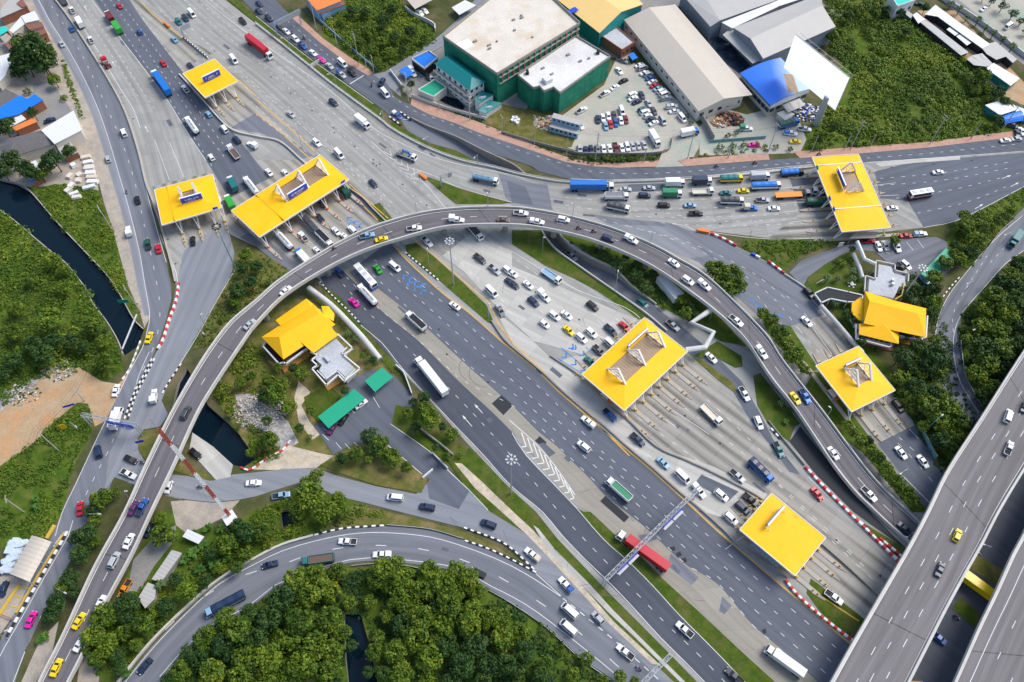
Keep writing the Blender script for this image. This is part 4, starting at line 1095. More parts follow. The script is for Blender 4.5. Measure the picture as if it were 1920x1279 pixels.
# ================================================================ TOLL ROOFS
def V3(p, z): return Vector((p.x, p.y, z))
def lettering(mb, o, ux, uz, w, h, seed):
    """rows of white letter shapes on a board (too small in the photograph to be read)"""
    r = random.Random(seed)
    x = .0
    while x < w:
        lw = r.uniform(.22, .42) * h
        if r.random() < .82:
            a = o + ux * x
            up = uz * (h * r.uniform(.7, 1.0))
            mb.face([a, a + ux * lw * .3, a + ux * lw * .3 + up, a + up])
            mb.face([a + ux * lw * .3 + up * .75, a + ux * lw + up * .75, a + ux * lw + up, a + ux * lw * .3 + up])
            mb.face([a + ux * lw * .7, a + ux * lw, a + ux * lw + up * .75, a + ux * lw * .7 + up * .75])
        x += lw * 1.35
def canopy(label, c, h, sky_, trusses, th, sign, seams=(), cols=(), booths=(), bv=(-.35, 1.35), colbase='kerbyel', roofm='yellow', small=(), far=False, flipsign=1):
    """c: four pixel corners (u along 0-1, v along 0-3); sky_: u0,u1,v0,v1; trusses: u list; sign: (u0,u1,v)"""
    q = [at(x, y, h) for x, y in c]
    def uv(u, v, z=h):
        p = q[0] * ((1 - u) * (1 - v)) + q[1] * (u * (1 - v)) + q[2] * (u * v) + q[3] * ((1 - u) * v)
        return Vector((p.x, p.y, z))
    U, V = (q[1] - q[0]).normalized(), (q[3] - q[0]).normalized()
    LU, LV = (q[1] - q[0]).length, (q[3] - q[0]).length
    ctr = uv(.5, .5, 0)
    root = empty('toll_roof', ctr, 0, label, 'toll roof')
    inv = Matrix.Translation(-ctr)
    def done(mb, name, mats, par=root):
        mb.v = [tuple(inv @ Vector(p)) for p in mb.v]
        o = mb.build(name, mats, par)
        recalc(o.data)
        return o
    rise = .75 if sky_ else .12
    u0, u1, v0, v1 = sky_ if sky_ else (.35, .65, .45, .55)
    ht = h + rise
    roof = MB()
    O = [uv(.006, .008), uv(.994, .008), uv(.994, .992), uv(.006, .992)]
    I = [uv(u0, v0, ht), uv(u1, v0, ht), uv(u1, v1, ht), uv(u0, v1, ht)]
    for i in range(4):
        j = (i + 1) % 4
        roof.face([O[i], O[j], I[j], I[i]])
    if not sky_: roof.face(I)
    B = [V3(p, h - .45) for p in O]
    roof.face(B[::-1])
    for i in range(4):
        j = (i + 1) % 4
        roof.face([B[i], B[j], O[j], O[i]])
    done(roof, 'roof', M[roofm])
    fa = MB()
    for i in range(4):
        a, b = q[i], q[(i + 1) % 4]
        d = (b - a).normalized()
        n = Vector((d.y, -d.x, 0))
        if (a + n - ctr).xy.length < (a - ctr).xy.length and (b + n - ctr).xy.length < (b - ctr).xy.length: n = -n
        m_ = (a + b) / 2
        fa.box((m_.x, m_.y, h - .18), ((b - a).length + .0, .16, .55), math.atan2(d.y, d.x))
    done(fa, 'fascia', M['fascia'])
    if sky_:
        s_ = MB()
        e = [uv(u0, v0, ht - .25), uv(u1, v0, ht - .25), uv(u1, v1, ht - .25), uv(u0, v1, ht - .25)]
        w_, l_ = (u1 - u0) * LU, (v1 - v0) * LV
        s_.face(e, 0, [(0, 0), (w_, 0), (w_, l_), (0, l_)])
        done(s_, 'skylight', M['skylight'])
    for u in seams:
        f = MB()
        a, b = uv(u, .01), uv(u, .99)
        d = (b - a)
        zz = .02 + rise * (min(u / u0, 1) if u < u0 else min((1 - u) / (1 - u1), 1)) if sky_ else .3
        f.box(((a.x + b.x) / 2, (a.y + b.y) / 2, h + zz * .5), (d.length, .28, .9 * zz + .25), math.atan2(d.y, d.x))
        done(f, 'flashing', M['fascia'] if far else M['yellow2'])
    for u in trusses:
        t = MB()
        f, b = uv(u, v1 + .02, ht - .1), uv(u, v0 - .02, ht - .1)
        ap = (f + b) / 2; ap.z = ht + th
        def bar(p, r, wd):
            d = (r - p); L = d.length; d.normalize()
            n1 = U * wd / 2
            n2 = d.cross(U).normalized() * wd / 2
            t.hexa([p - n1 - n2, p + n1 - n2, p + n1 + n2, p - n1 + n2, r - n1 - n2, r + n1 - n2, r + n1 + n2, r - n1 + n2])
        bar(f, ap, .6); bar(b, ap, .42); bar(f, b, .2)
        for k in (.33, .62):
            bar(f.lerp(ap, k), b.lerp(ap, k), .15)
            bar(f.lerp(ap, k), f.lerp(b, .5), .13)
            bar(b.lerp(ap, k), f.lerp(b, .5), .13)
        done(t, 'truss', M['fascia'])
    if sign:
        su0, su1, sv, sh = sign
        a, b = uv(su0, sv, ht + .35), uv(su1, sv, ht + .35)
        d = (b - a); L = d.length; d.normalize()
        g = MB()
        g.box(((a.x + b.x) / 2, (a.y + b.y) / 2, ht + .35 + sh / 2), (L, .25, sh), math.atan2(d.y, d.x))
        sb = done(g, 'sign_board', M['signblue'])
        n = Vector((d.y, -d.x, 0)) * flipsign
        if flipsign < 0: a, d = b, -d
        lt = MB()
        off = n * .14
        lettering(lt, a + d * L * .14 + Vector((0, 0, sh * .42)) + off, d, Vector((0, 0, 1)), L * .72, sh * .30, int(L * 100))
        lettering(lt, a + d * L * .25 + Vector((0, 0, sh * .16)) + off, d, Vector((0, 0, 1)), L * .45, sh * .14, int(L * 77))
        lt.v = [tuple(inv @ Vector(p)) for p in lt.v]
        lt.build('lettering', M['white'], sb)
        fr = MB()
        for e in (uv(su0, sv, 0), uv(su1, sv, 0)):
            fr.tube((e.x - n.x * .4, e.y - n.y * .4, ht - .3), (e.x - n.x * .4, e.y - n.y * .4, ht + sh + .3), .12)
            fr.tube((e.x - n.x * 1.6, e.y - n.y * 1.6, ht - .3), (e.x - n.x * .4, e.y - n.y * .4, ht + sh * .9), .09)
        m_ = (uv(su0, sv, 0) + uv(su1, sv, 0)) / 2 - n * .35
        fr.box((m_.x, m_.y, ht + sh + .4), (L + .3, .5, .12), math.atan2(d.y, d.x))
        done(fr, 'sign_frame', M['fascia'])
    for (u, v, mt) in small:
        a = uv(u, v, h + .5)
        g = MB()
        g.box((a.x, a.y, a.z), (1.8, .16, 1.1), math.atan2(U.y, U.x))
        done(g, 'lane_sign', M[mt])
    for u in booths:
        # columns: a white V on each end of the island
        for v in (.06, .94):
            k = MB()
            sgn = 1 if v > .5 else -1
            foot = uv(u, v + sgn * .10, .35)
            for du in (-.9, .9):
                top = uv(u, v - sgn * .05, h - .5) + U * du
                k.tube(foot, top, .17, n=6)
            k.build('v_column', M['fascia'], root).data.transform(inv)
            kb = MB()
            kb.tube(uv(u, v + sgn * .10, .05), uv(u, v + sgn * .10, .95), .5, n=10, r2=.42)
            kb.build('column_base', M[colbase], root).data.transform(inv)
    return uv, U, V, LU, LV, root
def booth(uv, U, V, u, v0, v1, label, group, tip='kerbyel'):
    c = uv(u, .5, 0)
    ang = math.atan2(V.y, V.x)
    r = empty('toll_booth', c, ang, label, 'toll booth', group)
    L0, L1 = (uv(u, v0, 0) - c).dot(V), (uv(u, v1, 0) - c).dot(V)
    m = MB()
    m.box(((L0 + L1) / 2, 0, .13), (L1 - L0, 1.3, .26))
    m.build('island', M['barrier'], r)
    for s, e in ((-1, L0), (1, L1)):
        t = MB()
        t.prism([(e, -.65), (e + s * 2.6, -.12), (e + s * 2.6, .12), (e, .65)], .0, .3)
        t.build('island_nose', M['dust_pave'], r)
    for x in (L0 + 1.2, L1 - 1.2, L1 + .3):
        b = MB(); b.tube((x, 0, .2), (x, 0, 1.15), .22, n=8, r2=.2); b.build('bollard', M[tip], r)
    k = MB(); k.box((0, 0, .75), (2.6, 1.15, 1.1)); kc = k.build('cabin', M['cream'], r)
    k = MB(); k.box((0, 0, 1.75), (2.56, 1.11, .9)); k.build('window', M['housewindow'], kc)
    k = MB(); k.box((0, 0, 2.29), (2.9, 1.4, .18)); k.build('cabin_roof', M['white'], kc)
    return r
def plaza(label, short, booths, bspan, tip='kerbyel', **kw):
    uv, U, V, LU, LV, root = canopy(label, booths=booths, **kw)
    for i, u in enumerate(booths):
        booth(uv, U, V, u, bspan[0], bspan[1], ordinal(i) + ' toll booth on its island under the ' + short, 'toll booths on their islands', tip)
    return uv
plaza('topmost small square toll roof, plain yellow with one blue sign', 'topmost small square toll roof', (.2, .5, .8), (-.15, 1.25), c=[(342.3, 138.1), (402.2, 110.1), (446.7, 151.9), (384.1, 183.2)], h=6.5, sky_=None, trusses=(), th=0, sign=(.27, .77, .60, 2.4))
plaza('yellow toll roof beside the frontage road with a pale seam and small skylight', 'yellow toll roof beside the frontage road', (.24, .53, .80, .97), (-.15, 1.25), c=[(289.4, 355.7), (398.7, 326.6), (415.6, 389.9), (303.5, 422.3)], h=6.5, sky_=(.44, .66, .32, .58), trusses=(.43, .67), th=5.0, sign=(.40, .75, .66, 2.4), seams=(.22,), small=((.9, .99, 'signblue'),))
plaza('longest toll roof beside the flyover with three trusses and a wide skylight', 'longest toll roof beside the flyover', (.04, .17, .30, .44, .56, .70, .84, .96), (-.2, 1.35), tip='orange', colbase='orange', c=[(433.1, 395.1), (600.2, 290), (655.3, 336.3), (486.3, 445)], h=6.5, sky_=(.42, .88, .22, .617), trusses=(.418, .66, .882), th=5.6, sign=(.44, .645, .66, 2.6), seams=(.27,), small=((.93, .99, 'signblue'),))
plaza('central toll roof with three white trusses over a brown skylight', 'central toll roof', (.06, .19, .32, .45, .58, .71, .84, .96), (-.25, 1.45), c=[(1091.1, 702.1), (1208.5, 595.2), (1289.4, 659), (1170.6, 770.4)], h=6.5, sky_=(.225, .855, .27, .655), trusses=(.225, .54, .855), th=4.6, sign=(.55, .85, .23, 2.0), flipsign=-1)
plaza('plain yellow toll roof without skylight nearest the wide expressway', 'plain toll roof nearest the expressway', (.2, .45, .7, .92), (-.2, 1.4), c=[(1386.6, 993), (1446.8, 924.6), (1548.7, 1008), (1490.6, 1079.8)], h=6.5, sky_=None, trusses=(), th=0, sign=(.366, .861, .25, 2.2), flipsign=-1)
plaza('small square toll roof with two trusses between the trees', 'small square toll roof between the trees', (.08, .36, .62, .9), (-.2, 1.45), c=[(1529.4, 685.7), (1609.7, 648.8), (1678.9, 732), (1596.8, 772.5)], h=6.5, sky_=(.42, .71, .3, .65), trusses=(.413, .713), th=4.6, sign=(.40, .73, .26, 2.0), flipsign=-1)
plaza('stained far toll roof in three sections at the end of the truck queue', 'stained far toll roof', (.10, .25, .40, .55, .70, .83, .95), (-.35, 1.3), c=[(1522.6, 294.6), (1578.5, 434.9), (1670.2, 427.6), (1609.7, 288.6)], h=6.5, sky_=(.25, .525, .40, .74), trusses=(.254, .522), th=4.6, sign=(.255, .50, .355, 2.4), seams=(.13, .72), far=True, flipsign=-1, small=((.16, .01, 'signgreen'), (.58, .01, 'signblue'), (.72, .01, 'signblue')))

# ================================================================ SIGN GANTRIES, MASTS, LAMPS, POLES
def gantry(name, label, ends, h, signs=(), posts=(), mat='steel', sh=2.2, back=False):
    a, b = at(*ends[0], h), at(*ends[1], h)
    c = (a + b) / 2; c.z = 0
    root = empty(name, c, 0, label, 'sign gantry')
    inv = Matrix.Translation(-c)
    d = (b - a); L = d.length; d.normalize()
    n = Vector((-d.y, d.x, 0))
    t = MB()
    for k in (-.5, .5):
        for z in (0, .9):
            t.tube(a + n * k + Vector((0, 0, z)), b + n * k + Vector((0, 0, z)), .09, n=4)
    N = max(3, int(L / 1.8))
    for i in range(N + 1):
        p = a + d * (L * i / N)
        t.tube(p + n * .5, p - n * .5, .05, n=4)
        t.tube(p + n * .5 + Vector((0, 0, .9)), p - n * .5 + Vector((0, 0, .9)), .05, n=4)
        if i < N:
            q = a + d * (L * (i + 1) / N)
            t.tube(p + n * .5, q - n * .5, .05, n=4); t.tube(p + n * .5, q + n * .5 + Vector((0, 0, .9)), .05, n=4)
            t.tube(p - n * .5 + Vector((0, 0, .9)), q + n * .5 + Vector((0, 0, .9)), .05, n=4)
    t.build('truss', M[mat], root).data.transform(inv)
    for p in posts:
        g = at(*p)
        f = min(1, max(0, (g - a).dot(d) / L)) if True else 0
        top = a + d * (L * f)
        k = MB()
        for s in (-.45, .45):
            k.tube((top.x + n.x * s, top.y + n.y * s, 0), (top.x + n.x * s, top.y + n.y * s, h + .9), .13, n=6)
        for i in range(5):
            z = (h) * i / 5
            k.tube((top.x - n.x * .45, top.y - n.y * .45, z), (top.x + n.x * .45, top.y + n.y * .45, z + h / 5), .05, n=4)
        k.build('post', M[mat], root).data.transform(inv)
    for (p, q) in signs:
        A, B = at(*p, h), at(*q, h)
        A, B = a + d * (A - a).dot(d), a + d * (B - a).dot(d)
        m = (A + B) / 2
        ln = (B - A).length
        k = MB()
        fy = -1 if n.y > 0 else 1
        off = n * (.75 * fy)
        k.box((m.x + off.x, m.y + off.y, h + .4), (ln, .14, sh), math.atan2(d.y, d.x))
        sb = k.build('sign_board', M['steel' if back else 'signblue'], root)
        sb.data.transform(inv)
        if not back:
            lt = MB()
            o = n * (.83 * fy)
            a0 = A if (B - A).dot(Vector((1, 0, 0))) > 0 else B
            ux = (B - A).normalized() * (1 if (B - A).x > 0 else -1)
            lettering(lt, a0 + ux * .3 + o + Vector((0, 0, .6)), ux, Vector((0, 0, 1)), ln - .8, .5, int(ln * 90))
            lettering(lt, a0 + ux * .3 + o + Vector((0, 0, -.3)), ux, Vector((0, 0, 1)), ln - 1.2, .4, int(ln * 50))
            lt.build('lettering', M['white'], sb).data.transform(inv)
            wk = MB()
            cc = Vector((m.x, m.y, 0)) + n * (1.25 * fy)
            wk.box((cc.x, cc.y, h - .75), (ln, .7, .08), math.atan2(d.y, d.x))
            wk.build('walkway', M['lampwhite'], sb).data.transform(inv)
    return root
gantry('sign_gantry', 'steel sign gantry with blue boards over the road junction', ((155, 779), (258, 799)), 6.0, [((203, 790), (216, 792)), ((218, 792), (234, 795)), ((236, 795), (252, 798))], [(165, 803), (268, 816)])
gantry('sign_gantry', 'long steel gantry with two rows of blue boards over the dark carriageways', ((1135, 1088), (1312, 914)), 6.2, [((1154, 1069), (1172, 1052)), ((1174, 1050), (1192, 1033)), ((1240, 985), (1256, 969)), ((1258, 967), (1275, 951))], [(1136, 1117), (1199, 1056), (1307, 943)])
gantry('sign_gantry', 'bare steel truss gantry at the lower picture edge over the merging roads', ((1205, 1281), (1257, 1229)), 6.2, [], [(1260, 1250)])
gantry('sign_gantry', 'grey backed sign gantry over the jammed road at the top', ((514, 46), (563, 21)), 6.0, [((518, 44), (560, 23))], [(517, 70), (567, 47)], back=True, mat='steelblue')
gantry('sign_gantry', 'small pale gantry sign above the topmost toll roof', ((339, 54), (356, 46)), 5.0, [((341, 53), (355, 47))], [(345, 73)], back=True)
gantry('sign_gantry', 'small sign mast with a pale board on the grass island before the ramp', ((826, 333), (846, 325)), 5.0, [((838, 328), (845, 325))], [(834, 360)], back=True)

def high_mast(b, t, label, mat='steel'):
    h = pole_h(b, t)
    p = at(*b)
    r = empty('light_mast', p, 0, label, 'light mast', 'tall floodlight masts')
    m = MB(); m.tube((0, 0, 0), (0, 0, h), .26, n=8, r2=.12); m.build('pole', M[mat], r)
    m = MB(); m.tube((0, 0, h - .3), (0, 0, h + .4), .5, n=10, r2=.35)
    m.build('ring_head', M['lampwhite'], r)
    for k in range(8):
        a = k * math.pi / 4
        l = MB()
        l.tube((0, 0, h), (1.1 * math.cos(a), 1.1 * math.sin(a), h), .06, n=4)
        l.box((1.3 * math.cos(a), 1.3 * math.sin(a), h), (.55, .5, .35), a)
        l.build('floodlight', M['lampwhite' if mat != 'polegreen' else 'dark'], r)
high_mast((850.5, 533.8), (843, 452.5), 'tall floodlight mast on the long grass median below the flyover')
high_mast((444.5, 508.8), (406.8, 424.5), 'tall green floodlight mast below the toll roof beside the frontage road', 'polegreen')
high_mast((958, 926), (959.5, 862), 'tall floodlight mast with a white head beside the arrow marked carriageway')
high_mast((1687.5, 563.8), (1732, 503.8), 'tall floodlight mast behind the toll office with the grey terrace')

def lamp(b, hd, label, z=0.0, mat='steel', group='street lamps'):
    """single arm lamp: base pixel, head pixel"""
    h = min(9.0, max(6.0, pole_h(b, hd)))
    B = at(*b, z)
    Hd = at(*hd, z + h)
    d = (Hd - B); d.z = 0
    L = min(d.length, 3.0)
    ang = math.atan2(d.y, d.x)
    r = empty('street_lamp', B, ang, label, 'street lamp', group)
    m = MB(); m.tube((0, 0, 0), (0, 0, h - .6), .11, n=6, r2=.08); m.tube((0, 0, h - .6), (L, 0, h), .06, n=5); m.build('pole', M[mat], r)
    m = MB(); m.box((L + .25, 0, h + .02), (.95, .42, .2), 0, 0, (.8, .7)); m.build('lamp_head', M['lampwhite'], r)
FOH = lambda x, y: FO.on(x, y, 0).z
LAMPS = [((544, 92), (529, 71), 'on the grass strip beside the jammed road, nearest the sign gantry'), ((631, 161), (616, 139), 'on the grass strip opposite the pedestrian stop line'), ((720, 227), (713, 213), 'at the underpass entrance kerb'),
 ((805, 275), (795, 260), 'on the verge beside the open underpass road'), ((896, 310), (890, 295), 'on the verge where the underpass dives below the ramp'), ((567, 277), (553, 227), 'thin, beside the yellow line above the longest toll roof'),
 ((722, 407), (715, 370), 'thin, on the pale shoulder beside the longest toll roof'), ((805, 500), (801, 467), 'thin, on the upper end of the long grass median'), ((916, 597), (916, 570), 'at the lower tip of the long grass median'),
 ((1152, 550), (1159, 509), 'on the grass above the central toll plaza'), ((1017, 472), (1019, 445), 'green pole, beside the underpass exit below the flyover'), ((1399, 460), (1417, 411), 'double head, on the planted island before the far toll roof'),
 ((1339, 525), (1345, 505), 'white head in front of the large roadside tree'), ((1510, 465), (1522, 431), 'thin, on the hedge bed before the far toll roof'), ((1880, 455), (1864, 451), 'upper one on the inner side of the tree lined ramp'),
 ((1811, 545), (1794, 542), 'beside the striped kerb of the tree lined ramp'), ((1875, 530), (1857, 522), 'among the trees outside the ramp, upper one'), ((1824, 631), (1810, 625), 'among the trees outside the ramp, lower one'),
 ((146, 806), (156, 811), 'in the bushes beside the junction gantry'), ((245, 936), (234, 921), 'in the tree beside the flyover near the junction'), ((1547, 785), (1557, 764), 'in the gap between flyover and small square toll roof'),
 ((1687, 893), (1672, 901), 'in the hedge row beside the lower exit'), ((1826, 788), (1842, 781), 'hanging over the parapet of the wide expressway'), ((123, 1114), (137, 1119), 'beside the flyover foot near the two yellow taxis'),
 ((1705, 1021), (1700, 1007), 'under the expressway edge beside the flyover end'), ((1840, 1037), (1846, 1021), 'between the two expressways'), ((386, 612), (376, 590), 'beside the white line below the floodlight mast'), ((380, 634), (390, 632), 'lower one beside the white line below the floodlight mast'),
 ((1730, 813), (1766, 779), 'green, leaning from the mesh fence of the lower exit'), ((16, 1198), (9, 1183), 'beside the long striped kerb of the weigh station'), ((182, 976), (191, 964), 'beside the junction road near the red car')]
for b, h, t in LAMPS:
    lamp(b, h, 'street lamp ' + t, 0, 'polegreen' if 'green' in t else 'steel')
for x, y, hx, hy, t in ((781, 398, 780, 381, 'above the longest toll roof'), (915, 386, 914, 361, 'at its highest point'), (1074, 404, 1074, 381, 'before the two motorbikes'), (1220, 453, 1219, 434, 'above the underpass trees')):
    lamp((x, y), (hx, hy), 'street lamp on the outer flyover parapet ' + t, FOH(x, y + 8) + .85)

def upole(b, t, label, arms=2, lampy=False):
    h = min(14, max(6, pole_h(b, t)))
    p = at(*b)
    r = empty('utility_pole', p, .5, label, 'utility pole', 'concrete utility poles')
    m = MB(); m.tube((0, 0, 0), (0, 0, h), .2, n=6, r2=.13); m.build('pole', M['poleconc'], r)
    for k in range(arms):
        c = MB()
        z = h - .4 - k * 1.5
        c.box((0, 0, z), (.14, 2.6, .14))
        for y in (-1.15, -.5, .5, 1.15): c.tube((0, y, z), (0, y, z + .3), .06, n=5)
        c.build('crossarm', M['poleconc'], r)
    return Vector((p.x, p.y, h))
UP = [((672, 114), (656, 40), 'tall, at the brick pavement beside the wooded lot', 3), ((632, 85), (625, 54), 'short, on the brick pavement nearest the sign gantry', 1), ((594, 57), (580, 0), 'tall, beside the blue site wall at the top', 2), ((687, 127), (682, 102), 'short, near the side street corner', 0), ((701, 136), (697, 104), 'at the very corner of the side street', 1),
 ((766, 190), (756, 74), 'tall, at the gate of the blue carport', 2), ((881, 226), (877, 156), 'in front of the teal roofed house', 2), ((941, 250), (941, 217), 'beside the lawn with white rings', 1), ((824, 205), (824, 180), 'with a round white sign before the garden wall', 0),
 ((1002, 271), (1006, 200), 'in front of the green netted building site', 3), ((1062, 291), (1064, 260), 'short, between the blue container and the pavement', 0), ((1116, 301), (1121, 234), 'between the bottom row of the car park and the pavement', 3), ((1207, 304), (1211, 277), 'short, at the hedge end near the car park gate', 0), ((1289, 297), (1306, 240), 'leaning, at the gate between car park and salvage yard', 2), ((1365, 296), (1372, 266), 'short, below the green fence of the salvage yard', 0),
 ((1440, 285), (1462, 232), 'leaning, at the open yard beside the blue curved hall', 1), ((1521, 285), (1534, 255), 'thin, at the pavement beside the billboard', 0), ((1584, 279), (1595, 250), 'thin, next to the tall leaning pole above the far toll roof', 0), ((1595, 279), (1626, 209), 'tall leaning, above the far toll roof', 2), ((1632, 274), (1642, 254), 'short, beside the white frame at the overgrown field', 0), ((1744, 269), (1782, 200), 'tall leaning, in the middle of the overgrown field edge', 2), ((1820, 261), (1837, 232), 'thin, at the overgrown field near the blue awning', 0), ((1877, 247), (1920, 185), 'tall leaning, beside the blue awning', 2),
 ((159, 752), (137, 731), 'dark, at the mouth of the orange dirt track', 2), ((110, 845), (56, 797), 'long leaning, on the grass below the dirt track', 2), ((45, 960), (12, 932), 'in the bushes near the lower picture edge of the meadow', 1), ((210, 430), (182, 387), 'leaning, between canal meadow and frontage pavement', 2), ((264, 585), (217, 517), 'long leaning, where canal and frontage pavement meet', 1)]
TOPS = [upole(b, t, 'utility pole ' + l, a) for b, t, l, a in UP]
def cables(label, idx):
    mb = MB()
    for i, j in zip(idx, idx[1:]):
        a, b = TOPS[i] if isinstance(i, int) else i, TOPS[j] if isinstance(j, int) else j
        d = (b - a); d.z = 0; d.normalize(); n = Vector((-d.y, d.x, 0))
        for k, dz in ((-1, -.2), (0, -.2), (1, -.2), (.3, -1.8)):
            pp = None
            for s in range(9):
                t = s / 8
                p = a.lerp(b, t) + n * k + Vector((0, 0, dz - 3.2 * t * (1 - t)))
                if pp is not None: mb.tube(pp, p, .022, n=3)
                pp = p
    tag(mb.build('power_cables', M['black']), label, 'power cables', 'overhead power cables')
cables('overhead cables along the brick pavement in front of the teal house', [2, 0, 5, 6, 9, 11])
cables('overhead cables from the car park gate across the overgrown field', [11, 13, 15, 18, 20, 22])
cables('overhead cables across the dirt track and the canal end', [24, 23, 27])
cables('overhead cables across the meadow below the dirt track', [25, 24])

# telecom mast, red and white, guyed
def telecom():
    b, t = (430, 966), (287, 797)
    h = pole_h(b, t)
    p = at(*b, 3.0)
    r = empty('radio_mast', (p.x, p.y, 0), .3, 'slender red and white lattice radio mast rising over the flyover', 'radio mast')
    N, R = 7, .45
    for k in range(N):
        m = MB()
        z0, z1 = h * k / N, h * (k + 1) / N
        C = [(R * math.cos(a), R * math.sin(a)) for a in (0, 2.094, 4.189)]
        for c in C: m.tube((*c, z0), (*c, z1), .10, n=5)
        S = 5
        for s in range(S):
            za, zb = z0 + (z1 - z0) * s / S, z0 + (z1 - z0) * (s + 1) / S
            for i in range(3):
                j = (i + 1) % 3
                m.tube((*C[i], za), (*C[j], zb), .06, n=4); m.tube((*C[j], za), (*C[i], zb), .06, n=4); m.tube((*C[i], za), (*C[j], za), .06, n=4)
        m.build('mast_section', M['mastred' if k % 2 == 0 else 'white'], r)
    m = MB(); m.tube((0, 0, h), (0, 0, h + 5), .08, n=5); m.build('antenna', M['steel'], r)
    for k in range(3):
        a = k * 2.094 + .5
        m = MB()
        for z in (.5, .8): m.tube((0, 0, h * z), (7 * math.cos(a), 7 * math.sin(a), 0), .02, n=3)
        m.build('guy_wire', M['steel'], r)
M['mastred'] = plain('mast_red_paint', (.40, .08, .05), .7, .1)
telecom()

# covered walkways
M['tuberoof'] = plain('dusty_white_vault', (.55, .545, .52), .7, .22, .5)
def walkway(label, s, wd, h, mat='white', closed=True):
    q = spl(W(s, h), 3) if len(P(s)) > 2 and closed else W(s, h)
    root = empty('covered_walkway', (0, 0, 0), 0, label, 'covered walkway')
    mb, pm = MB(), MB()
    prof = [(math.cos(a), math.sin(a)) for a in (math.pi * k / 8 for k in range(9))]
    rings = []
    for i in range(len(q)):
        n = perp(q, i)
        rings.append([(q[i].x + n.x * c * wd / 2, q[i].y + n.y * c * wd / 2, h - .5 + s_ * .9) for c, s_ in prof])
    mb.loft(rings, 0, True)
    recalc(mb.build('roof', M[mat], root).data)
    for i in range(0, len(q), 2 if len(q) > 6 else 1):
        n = perp(q, i)
        for s_ in (-1, 1):
            pm.tube((q[i].x + n.x * s_ * wd * .45, q[i].y + n.y * s_ * wd * .45, 0), (q[i].x + n.x * s_ * wd * .45, q[i].y + n.y * s_ * wd * .45, h - .4), .09, n=5)
    pm.build('posts', M['steel'], root)
    return root
walkway('white vaulted walkway roof between the yellow roofed office and the dark carriageway', '578,538 620,570 650,600 680,632 712,672', 1.9, 2.9, 'tuberoof')
walkway('white zigzag footbridge roof joining the central toll roof to the flyover side', '1333,580 1297,604 1338,622 1322,650 1286,655', 1.9, 5.6, 'tuberoof', closed=False)
walkway('long white walkway roof along the lanes to the small square toll roof', '1540,572 1570,605 1600,640 1618,660', 1.5, 2.6, 'tuberoof')
walkway('thin white walkway roof from the parking yard to the far toll roof', '1608,452 1622,485 1642,494', 1.2, 4.5, closed=False)
walkway('short white canopy on the garden lawn beside the grey terrace', '1601,475 1612,500 1618,520', 1.5, 2.4, 'tuberoof')

for k, e in (('0,395 25,412 90,467 125,495 160,540 175,570 200,602 222,640 230,664', 'meadow'), ('0,335 30,342 55,357 110,420 155,467 200,515 225,552 250,597 269,617', 'frontage')):
    wall('canal_edge', 'narrow concrete edge of the dark canal, ' + e + ' side', k, .28, .22, 'barrier', 'canal edge')
# ================================================================ BUILDINGS
class Bld:
    """one building: parts are given in world positions and hung on an Empty at its foot"""
    def __init__(s, name, label, cat, px, h=0.0, group=None):
        c = sum((at(x, y, h) for x, y in px), Vector()) / len(px)
        s.c = Vector((c.x, c.y, 0))
        s.root = empty(name, s.c, 0, label, cat, group)
        s.inv = Matrix.Translation(-s.c)
    def part(s, name, mb, mats, par=None):
        o = mb.build(name, mats, par or s.root)
        o.data.transform(s.inv)
        return o
def faceuv(mb, pts, m=0):
    """u runs along the first edge, v up the slope: ribs of sheet roofs run up and down"""
    a, b = pts[0], pts[1]
    d = (b - a).normalized()
    n = (b - a).cross(pts[2] - a)
    if n.z < 0:
        n = -n
    n.normalize()
    e = n.cross(d)
    uv = [((p - a).dot(d), (p - a).dot(e)) for p in pts]
    nn = (pts[1] - pts[0]).cross(pts[2] - pts[1])
    if nn.z < 0: pts, uv = pts[::-1], uv[::-1]
    mb.face(pts, m, uv)
def slab(mb, pts, th, m=0):
    faceuv(mb, pts, m)
    q = [p - Vector((0, 0, th)) for p in pts]
    n = len(pts)
    for i in range(n):
        j = (i + 1) % n
        mb.face([q[i], q[j], pts[j], pts[i]], m)
    mb.face(q[::-1], m)
def winrow(B, a, b, z, n, w, h, par, mat='housewindow', name='window', off=.05):
    d = (b - a); d.z = 0
    L = d.length
    d.normalize()
    nn = Vector((d.y, -d.x, 0))
    ctr = B.c
    if (Vector((a.x, a.y, 0)) + nn - ctr).length < (Vector((a.x, a.y, 0)) - ctr).length: nn = -nn
    for i in range(n):
        p = Vector((a.x, a.y, 0)) + d * (L * (i + .5) / n) + nn * .02
        k = MB()
        k.box((p.x, p.y, z), (w, .12, h), math.atan2(d.y, d.x))
        B.part(name, k, M[mat], par)
